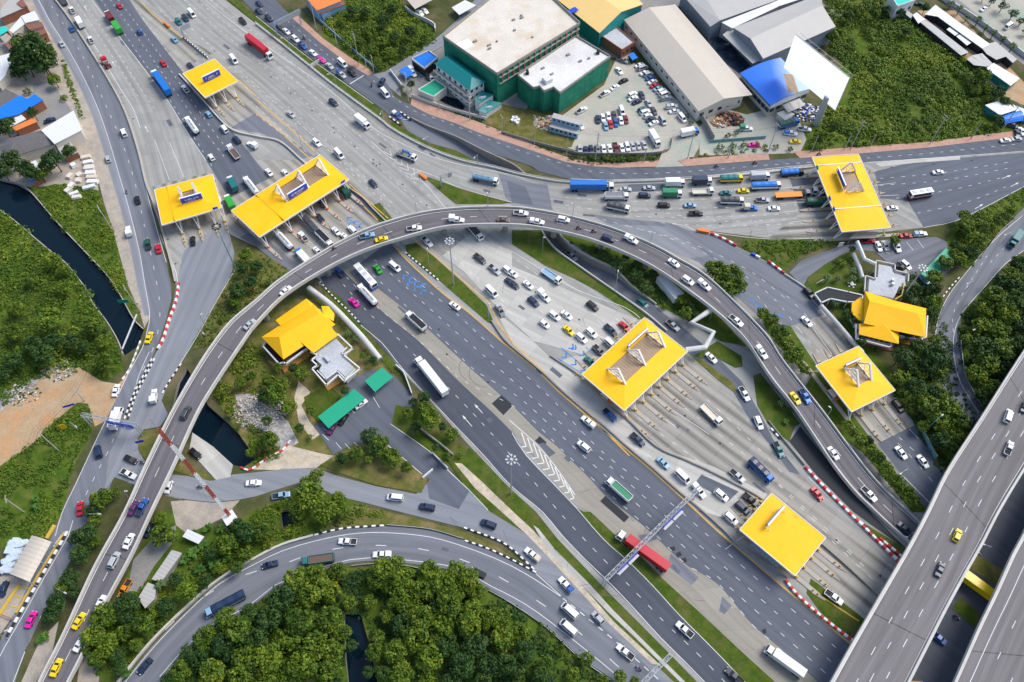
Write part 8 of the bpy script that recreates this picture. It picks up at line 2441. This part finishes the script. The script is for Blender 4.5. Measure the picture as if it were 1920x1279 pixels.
def T(place_, group, s):
    for e in s.split():
        a = e.split(',')
        TLIST.append((place_, group, float(a[0]), float(a[1]), float(a[2]), a[3]))
T('among the frontage road houses', 'trees among the houses', '60,95,36,dark 82,118,24,dark 45,112,24,dark 80,122,20,dark 38,132,20,dark 60,80,20,dark 88,100,18,dark 102,150,13,big 52,172,9,bush 100,298,20,dark 130,284,14,dark 22,300,20,dark 62,212,11,dark 8,240,18,dark 120,184,9,bush 45,318,18,dark 88,312,17,big 5,322,18,dark 60,325,15,dark 20,228,10,dark 77,330,12,big')
T('on the meadow left of the dark canal', 'trees on the canal meadow', '100,490,16,yel 120,507,12,yel 60,525,13,yel 118,542,15,yel 98,600,24,yel 175,612,20,yel 30,622,18,big 82,667,22,dark 155,650,14,dark 197,677,18,big 60,650,20,dark 130,640,16,dark 30,580,16,big 195,640,15,yel 200,700,10,bush 25,680,20,dark 100,640,18,dark 8,700,14,dark')
T('on the branch road bank', 'trees on the slope beside the branch road', '445,546,17,dark 470,530,15,dark 462,478,14,big 425,622,9,bush 440,565,12,yel 480,500,13,dark 455,505,12,dark 415,600,9,bush 500,530,10,bush 390,690,11,bush 405,665,10,bush')
T('beside the weigh station road', 'trees along the flyover foot', '190,936,22,big 165,1000,20,dark 152,1040,20,dark 132,1083,19,dark 107,1130,20,dark 180,975,14,yel 95,1152,17,dark 140,1110,14,dark 178,1015,12,yel 118,1100,16,big 215,925,11,yel 170,958,14,dark 145,1010,16,dark')
T('between flyover foot and loop ramp', 'trees beside the flyover foot', '307,1005,24,big 300,972,13,yel 240,1135,24,dark 195,1155,26,yel 175,1193,22,yel 202,1208,24,yel 270,1172,22,big 182,1235,18,big 350,1110,20,yel 314,1138,18,dark 425,1022,22,big 462,1000,20,dark 462,1040,16,yel 235,1185,18,big 222,1230,16,dark 292,1145,15,yel 330,1085,14,dark 395,1040,14,dark 445,1065,13,big 445,985,14,dark 225,1255,14,dark 255,1210,14,big 385,1090,14,dark 275,985,10,bush 410,1065,12,yel 240,1160,16,dark 160,1215,14,big 300,1170,10,bush')
T('above the loop ramp', 'trees above the loop ramp', '580,930,30,yel 592,893,15,yel 612,958,24,yel 560,955,20,big 492,997,18,big 507,975,14,yel 640,960,15,yel 500,1020,12,bush 525,945,10,bush 545,1000,10,bush 575,905,14,yel 635,935,14,yel')
T('in the forest inside the loop ramp', 'trees of the forest inside the loop', '555,1088,26,big 592,1083,24,big 635,1072,17,big 530,1122,28,dark 580,1120,26,big 617,1107,22,big 505,1160,26,dark 562,1160,28,big 617,1160,26,big 640,1185,20,big 542,1197,28,yel 592,1210,28,yel 625,1222,22,yel 505,1235,28,yel 567,1247,28,yel 617,1260,24,big 425,1160,23,big 450,1185,28,big 387,1197,24,big 425,1210,26,dark 375,1235,22,dark 337,1260,22,big 400,1260,26,big 462,1235,28,yel 480,1200,24,dark 470,1150,20,dark 450,1265,24,yel 540,1270,22,yel 350,1225,16,dark 500,1280,22,yel 655,1130,14,yel 480,1270,20,big 315,1275,14,dark 660,1210,12,dark')
T('in the forest right of the creek', 'trees of the forest inside the loop', '720,1069,24,yel 742,1058,17,yel 705,1087,19,big 755,1086,24,yel 805,1074,24,yel 855,1070,20,yel 830,1097,26,yel 880,1087,22,big 892,1110,19,big 792,1110,24,big 750,1122,24,yel 842,1135,26,big 885,1147,22,yel 792,1160,26,big 692,1130,14,yel 755,1172,24,dark 830,1172,26,yel 880,1172,24,big 917,1160,20,yel 942,1157,18,yel 780,1197,26,yel 842,1210,24,dark 892,1210,26,dark 942,1197,24,big 742,1222,24,yel 805,1235,26,yel 867,1247,26,dark 917,1247,24,dark 702,1222,18,big 755,1265,24,yel 950,1247,22,dark 710,1195,14,yel 800,1275,20,yel 720,1262,16,dark 850,1282,22,dark 905,1280,20,dark 820,1140,18,dark 770,1140,18,big 730,1100,16,big 860,1110,18,yel 815,1205,18,big 725,1155,14,yel 690,1260,12,dark')
T('on the slope below the loop ramp', 'trees on the slope inside the loop', '975,1187,20,big 985,1222,22,dark 1022,1244,16,big 1100,1236,14,yel 1163,1268,13,yel 1017,1267,18,dark 1075,1265,14,yel 1050,1225,8,bush 1015,1170,5,ybush 1038,1190,6,ybush 1055,1212,6,ybush 1080,1230,6,ybush 970,1255,18,dark 1130,1276,12,yel 1190,1278,10,yel')
T('in the hedge along the flyover', 'hedge trees along the flyover', '1490,665,20,yel 1475,645,16,big 1507,693,12,yel 1463,625,17,big 1447,600,15,yel 1430,588,13,yel 1480,668,14,big 1590,797,11,yel 1614,825,15,big 1645,858,16,big 1660,880,16,yel 1680,903,15,big 1703,925,14,big 1717,945,11,yel 1632,842,12,yel 1625,828,12,dark 1692,915,11,yel 1497,680,10,ybush 1602,808,9,ybush 1580,790,7,bush')
T('on the bend above the flyover', 'large roadside trees at the bend', '1345,508,20,big 1372,518,23,big 1358,536,22,yel 1385,536,16,big 1332,500,12,yel 1378,545,12,big')
T('between the tree lined ramp and the lower exit', 'trees between ramp and exit', '1690,667,19,dark 1752,670,26,dark 1722,652,18,dark 1690,712,19,yel 1715,727,20,dark 1760,697,17,big 1740,760,22,big 1777,765,22,yel 1797,790,20,big 1760,790,20,big 1765,827,18,dark 1790,815,17,big 1740,690,18,dark 1725,700,14,yel 1708,690,14,dark 1750,735,16,dark 1732,800,12,big 1785,840,12,dark 1752,638,12,yel 1765,740,14,big')
T('outside the tree lined ramp', 'trees outside the ramp', '1840,655,26,dark 1877,655,24,big 1830,702,20,big 1860,727,18,big 1902,647,19,dark 1852,685,22,big 1865,557,22,big 1902,545,22,dark 1845,582,20,big 1885,590,24,big 1840,615,20,big 1870,620,22,yel 1910,495,18,dark 1912,612,20,dark 1877,530,17,dark 1900,570,18,dark 1895,515,16,big 1850,760,12,dark 1880,690,16,dark 1815,640,14,yel 1915,585,15,dark 1860,640,14,yel 1890,625,14,dark 1838,740,12,dark')
T('around the toll office yard', 'trees around the toll office yard', '1810,427,18,big 1827,452,18,big 1807,405,13,yel 1772,492,16,big 1797,486,15,yel 1752,520,16,big 1752,540,14,dark 1752,567,16,yel 1677,452,11,yel 1580,495,10,bush 1597,467,7,dark 1577,550,7,bush 1590,590,12,dark 1820,475,16,dark 1790,460,10,dark 1735,570,12,dark 1845,430,13,yel 1870,415,11,big 1895,395,10,yel 1830,420,12,yel 1605,600,12,dark 1615,640,10,dark 1590,560,7,bush 1565,505,7,bush 1610,505,6,bush 1715,545,13,dark 1700,555,12,dark 1690,545,9,bush 1570,490,7,ybush 1595,488,7,bush 1605,520,6,ybush 1660,640,9,bush 1700,630,10,dark 1640,655,8,bush 1745,585,12,dark 1788,475,10,yel')
T('between the underpass and the flyover', 'trees beside the underpass', '1132,477,14,round 1160,499,16,round 1192,519,16,round 1215,542,17,round 1280,563,13,yel 1285,587,14,big 1298,573,11,dark 1195,497,12,dark 1260,540,9,bush 1110,470,8,bush 1225,515,11,dark 1245,575,9,bush 1305,590,9,dark 1175,480,9,dark')
T('around the green carports', 'garden trees around the parking lot', '565,702,15,yel 517,740,22,yel 530,722,16,big 505,715,14,big 542,765,16,yel 505,827,19,big 582,770,9,yel 647,732,9,dark 765,775,11,big 805,785,22,yel 797,768,16,yel 847,815,14,yel 795,745,13,dark 692,818,18,dark 712,830,18,big 735,858,19,yel 667,852,15,big 640,860,13,dark 690,862,9,yel 762,877,12,big 817,840,8,dark 837,858,11,big 562,803,10,dark 580,820,8,bush 680,667,7,yel 700,675,8,dark 625,600,7,dark 550,690,10,dark 520,690,10,big 495,745,13,dark 430,770,10,big 445,800,10,bush 415,745,11,bush 450,720,12,yel 470,705,11,big 478,835,12,yel 715,850,14,yel 780,800,12,dark 830,800,9,dark 700,845,12,dark 775,755,9,dark 860,855,8,bush 405,720,10,bush 500,790,11,dark 470,850,10,yel 500,850,9,bush')
T('on the wooded lot beside the side street', 'trees of the wooded lot', '690,60,14,yel 715,80,12,yel 730,100,12,yel 675,80,11,big 740,70,11,dark 770,60,12,dark 700,95,11,yel 720,40,14,dark 755,95,9,dark 640,40,9,yel 660,20,10,dark 795,72,8,big 735,20,12,dark 780,40,8,yel 685,25,11,dark 710,118,9,yel 670,110,8,big')
T('at the edges of the overgrown field', 'trees around the overgrown field', '1840,142,17,big 1870,175,14,dark 1560,70,13,big 1590,30,12,dark 1850,165,12,yel 1885,190,10,dark 1560,100,10,yel 1690,25,9,dark 1735,15,9,dark 1830,170,10,yel 1545,255,9,yel 1660,20,10,dark 1570,230,10,yel 1640,25,12,big 1700,60,9,dark 1870,225,11,dark 1610,20,12,yel')
T('in the street beyond the palm wall', 'round trees of the palm street', '1880,12,11,round 1900,26,11,round 1915,40,10,round 1860,3,8,round 1925,60,9,round 1845,-5,9,round')
T('in front of the car park', 'bushes along the pavement', '1135,295,9,bush 1150,298,9,bush 1165,297,9,bush 1180,297,8,bush 1195,297,8,bush 1218,294,6,bush 1350,277,9,bush 1375,274,9,bush 1395,272,8,ybush 1365,255,7,bush 1380,250,6,bush 1288,218,6,bush 1296,232,6,bush 1181,108,5,bush 770,158,8,dark 752,165,7,bush 1420,270,6,bush 1110,296,6,bush 700,130,6,ybush 1455,275,7,ybush 1482,280,7,bush')
for g_, s in (('palm', '1785,5,8 1801,15,9 1815,30,8 1836,35,9 1850,50,8 1865,60,9 1882,72,9 1900,85,10 652,624,8 667,634,8 1552,520,10 1572,520,8 1600,507,9 1600,522,8 1567,567,9 1715,535,11 1700,535,9 1712,560,9 300,1096,13 690,672,7 1465,755,8 1545,250,7'), ('banana', '362,1035,13 400,1058,14 390,992,13 375,1068,12 85,1192,10 237,1262,11 345,1050,11 415,990,11 435,1010,11 380,1020,11 65,935,9 68,950,9 425,1050,10 75,1200,9 365,1000,10 1480,770,7 1474,790,7')):
    for e in s.split():
        a = e.split(','); TLIST.append((None, g_, float(a[0]), float(a[1]), float(a[2]), g_))
from collections import defaultdict as _dd
cnt = _dd(int); tot = _dd(int)
def pkey(x, y): return ('along the white wall at the corner' if x > 1780 and y < 100 else 'in the toll office gardens' if y < 700 else 'beside the loop ramp' if x > 300 else 'beside the flyover foot')
for p, g, x, y, r, k in TLIST: tot[(p or pkey(x, y), k)] += 1
for p, g, x, y, r, k in sorted(TLIST, key=lambda t: (t[3], t[2])):
    pl = p or pkey(x, y)
    n = cnt[(pl, k)]; cnt[(pl, k)] += 1
    kn = TKIND.get(k, {'palm': 'palm with spreading fronds', 'banana': 'banana plant with broad fronds'}.get(k))
    lb = (ordinal(n) + ' ' if tot[(pl, k)] > 1 else '') + kn + ' ' + pl + (', from the top' if tot[(pl, k)] > 1 else '')
    rg = random.Random(int(x * 7 + y * 13))
    if k in TREES:
        R0, H0, cm, tm = TREES[k][rg.randrange(4)]
        c = at(x, y, H0 * .6)
        R = r * (at(x + 1, y, H0) - at(x, y, H0)).length
        s = R / R0
        hs = s * rg.uniform(.78, 1.22)
        z = H0 * max(.55, hs)
        c = at(x, y, z)
        root = empty({'bush': 'bush', 'ybush': 'bush'}.get(k, 'tree'), (c.x, c.y, 0), rg.uniform(0, 6.28), lb, 'bush' if 'bush' in k else 'tree', g)
        t = link('trunk', tm, root); t.scale = (s, s, z / H0)
        o = link('crown', cm, root); o.scale = (s * 1.08, s * 1.08, s); o.location = (0, 0, z)
    else:
        z = 3.6 if k == 'palm' else 1.9
        R = r * (at(x + 1, y, z) - at(x, y, z)).length
        s = R / 2.1
        c = at(x, y, z * s)
        root = empty('palm_tree' if k == 'palm' else 'banana_plant', (c.x, c.y, 0), rg.uniform(0, 6.28), lb, 'palm' if k == 'palm' else 'banana plant', 'palm trees' if k == 'palm' else 'banana plants')
        t = link('trunk', PTR if k == 'palm' else BTR, root); t.scale = (s, s, s)
        o = link('fronds', (PALM if k == 'palm' else BANA)[rg.randrange(3)], root); o.scale = (s, s, s); o.location = (0, 0, z * s)

# ---------------------------------------------------------------- undergrowth that nobody could count
def pip_np(X, Y, poly):
    c = np.zeros(len(X), bool)
    j = len(poly) - 1
    for i in range(len(poly)):
        a, b = poly[i], poly[j]
        with np.errstate(divide='ignore', invalid='ignore'):
            t = ((a[1] > Y) != (b[1] > Y)) & (X < (b[0] - a[0]) * (Y - a[1]) / ((b[1] - a[1]) or 1e-9) + a[0])
        c ^= t
        j = i
    return c
def vnoise(X, Y, sc, seed):
    rg = np.random.default_rng(seed)
    G = rg.random((64, 64))
    x, y = X / sc + 1000, Y / sc + 1000
    i, j = np.floor(x).astype(int), np.floor(y).astype(int)
    fx, fy = x - i, y - j
    fx, fy = fx * fx * (3 - 2 * fx), fy * fy * (3 - 2 * fy)
    g = lambda a, b: G[a % 64, b % 64]
    return (g(i, j) * (1 - fx) + g(i + 1, j) * fx) * (1 - fy) + (g(i, j + 1) * (1 - fx) + g(i + 1, j + 1) * fx) * fy
def growth(label, s, bush_every, rad, size, mat='leaf_b', h=1.0, per=26, seed=1, name='undergrowth', thr=.27):
    poly = [(p.x, p.y) for p in W(s)]
    xs, ys = [p[0] for p in poly], [p[1] for p in poly]
    A = (max(xs) - min(xs)) * (max(ys) - min(ys))
    n = int(A / bush_every)
    X, Y = RNG.uniform(min(xs), max(xs), n), RNG.uniform(min(ys), max(ys), n)
    k = pip_np(X, Y, poly)
    for hpoly in HOLES.values(): k &= ~pip_np(X, Y, [(p.x, p.y) for p in hpoly])
    k &= vnoise(X, Y, 7, seed + 4) * .7 + vnoise(X, Y, 2.5, seed + 5) * .3 > thr
    X, Y = X[k], Y[k]
    n = len(X)
    big = vnoise(X, Y, 14, seed); mid = vnoise(X, Y, 5, seed + 1)
    R = rad * (0.45 + 1.1 * mid) * RNG.uniform(.7, 1.2, n)
    Hh = h * (.3 + 1.5 * big * mid + .5 * mid)
    tb = np.clip(-.05 + .6 * vnoise(X, Y, 16, seed + 2) + .45 * vnoise(X, Y, 5, seed + 3) + RNG.normal(0, .17, n), 0, 1)
    d = RNG.normal(size=(n * per, 3)); d /= np.linalg.norm(d, axis=1, keepdims=True); d[:, 2] = np.abs(d[:, 2])
    ii = np.repeat(np.arange(n), per)
    C = np.stack([X[ii], Y[ii], np.zeros(len(ii))], 1) + d * R[ii, None] * np.stack([np.ones(len(ii)), np.ones(len(ii)), Hh[ii] / np.maximum(R[ii], .1) * .9], 1)
    N_ = d + RNG.normal(0, .6, d.shape) + np.array([0, 0, .5])
    S = size * RNG.uniform(.6, 1.3, len(ii))
    me = leafmesh(name, C, N_, S, tb[ii] + RNG.normal(0, .1, len(ii)), mat)
    tag(link(name, me), label, 'undergrowth', None, 'stuff')
growth('wild undergrowth covering the big overgrown field behind the billboard', '1545,-10 1665,-10 1690,35 1745,70 1800,105 1845,150 1880,205 1890,245 1740,265 1595,275 1515,284 1520,262 1548,200 1595,205 1600,140 1560,95', 1.3, 1.2, .34, h=1.9, per=22, thr=.32)
growth('wild undergrowth on the wooded lot beside the brick pavement', '605,48 660,-10 742,-10 762,20 815,55 815,76 770,105 712,133 660,100 610,60', 1.5, 1.3, .34, h=1.6, per=22, seed=5)
growth('wild meadow scrub on the land left of the dark canal', '0,397 35,422 95,474 130,502 165,550 203,617 226,668 228,698 190,712 150,688 110,688 60,716 0,765', 1.1, 1.0, .30, h=1.0, per=18, seed=9, thr=.42)
growth('short grass tufts on the meadow left of the dark canal', '0,397 35,422 95,474 130,502 165,550 203,617 226,668 228,698 190,712 150,688 110,688 60,716 0,765', .8, .55, .2, h=.25, per=10, seed=10, thr=.1, name='grass_tufts')
growth('weeds on the strip between the dark canal and the frontage pavement', '60,352 125,347 140,375 185,372 210,432 222,480 236,535 258,582 225,550 207,525 145,460 102,410', 1.2, .9, .28, h=.7, per=18, seed=13)
growth('tall weeds on the slope between dirt track and road', '0,878 62,835 112,785 150,760 163,766 172,808 138,872 114,960 92,1000 55,1020 0,1030', 1.0, .9, .28, h=.8, per=18, seed=17, thr=.38)
growth('ground cover under the trees beside the flyover foot', '412,1003 470,965 560,928 640,932 715,965 640,985 590,1000 485,1040 412,1080 285,1198 240,1250 160,1270 230,1125 262,1100 300,1080 345,1040 385,1020', 1.8, 1.1, .32, 'leaf', h=.9, per=18, seed=21)
growth('ground cover of the dense forest inside the loop ramp', '470,1148 515,1110 615,1072 767,1062 920,1112 1025,1182 1165,1279 720,1279 700,1200 680,1160 655,1160 640,1279 310,1279 355,1225', 2.2, 1.3, .36, 'leaf_d', h=1.0, per=18, seed=25)
growth('ground cover among the trees between ramp and exit', '1752,645 1770,605 1782,640 1788,700 1828,780 1845,800 1790,895 1770,895 1715,795 1672,735 1690,700 1700,665', 1.8, 1.2, .34, 'leaf_d', h=1.0, per=18, seed=29)
growth('ground cover under the trees outside the ramp', '1925,472 1848,547 1806,592 1794,640 1804,690 1847,785 1925,655', 1.8, 1.2, .34, 'leaf_d', h=1.0, per=18, seed=33)
growth('scrub beside the tall pole bend of the ramp', '1795,420 1842,396 1925,354 1925,378 1875,430 1818,500 1797,495 1780,470', 1.4, 1.1, .32, 'leaf', h=.9, per=18, seed=37)
growth('rows of planted shrubs on the island before the far toll roof', '1398,450 1440,452 1560,452 1570,456 1500,477 1470,505 1440,487 1395,465', 1.3, .75, .26, 'leaf_y', h=.9, per=20, seed=41)
growth('ground cover under the trees beside the underpass', '1052,452 1068,455 1105,475 1155,502 1190,536 1228,566 1300,605 1330,605 1290,570 1235,525 1180,490 1110,460', 1.6, .9, .3, 'leaf_d', h=.6, per=18, seed=45)
growth('weeds on the bank of the branch road below the longest toll roof', '445,480 470,468 540,506 500,550 442,605 388,648 366,652 390,605 415,558 438,518', 1.6, .9, .28, 'leaf_b', h=.6, per=16, seed=49)
growth('weeds around the rubble beside the black canal', '405,650 480,640 500,690 490,735 470,738 440,735 440,790 400,742 372,700', 1.4, 1.0, .3, 'leaf_b', h=.9, per=18, seed=53)
growth('weeds between the rubble and the canal end', '455,790 500,815 530,850 515,862 480,872 478,850', 1.2, .9, .28, 'leaf_b', h=.7, per=16, seed=57)
growth('garden planting beside the curved walkway roof', '622,560 700,640 760,700 745,708 690,655 640,600', 1.8, .6, .24, 'leaf_y', h=.4, per=14, seed=61)
growth('shrubs along the hedge between flyover and exit lanes', '1585,795 1610,800 1720,935 1735,955 1712,955 1640,870', 1.2, 1.0, .3, 'leaf_y', h=1.0, per=20, seed=65)
growth('weeds around the white panels beside the frontage pavement', '120,345 150,350 185,360 190,375 140,378 110,365', 1.4, .7, .26, 'leaf_b', h=.5, per=16, seed=69)
growth('garden shrubs behind the toll office with the grey terrace', '1700,510 1728,520 1745,530 1765,560 1755,600 1745,630 1735,570 1700,575 1690,560', 1.4, 1.1, .3, 'leaf_d', h=1.2, per=20, seed=73)
growth('low hedge between the brick pavement and the car park wall', '905,232 960,256 1022,284 1072,302 1110,309 1230,303 1238,290 1100,293 1060,287 1005,273 945,252', 1.0, .6, .22, 'leaf_d', h=.7, per=18, seed=77)
growth('low hedge between the brick pavement and the garden wall', '775,186 832,207 905,231 912,227 830,203 778,183', .8, .5, .2, 'leaf_d', h=.6, per=16, seed=79)
growth('weeds on the strip between pavement and salvage yard', '1320,290 1440,272 1440,284 1350,291 1290,298', 1.2, .7, .24, 'leaf_b', h=.6, per=16, seed=81)
growth('yellow flowering hedge along the frontage pavement', '114,112 121,112 140,165 152,205 157,222 150,222 138,192 126,158', .5, .5, .22, 'leaf_y', h=.5, per=16, seed=91, thr=0)
growth('big loose bushes scattered on the canal meadow', '0,400 35,424 95,476 130,505 165,552 203,620 224,668 190,700 110,680 0,755', 9, 1.9, .36, 'leaf_y', h=1.4, per=46, seed=93, thr=.45)
growth('pale tall bushes scattered over the overgrown field', '1560,20 1680,20 1740,75 1800,110 1850,170 1870,240 1740,260 1540,278 1560,210 1600,200 1600,120 1570,90', 14, 1.9, .36, 'leaf_y', h=1.6, per=46, seed=95, thr=.45)
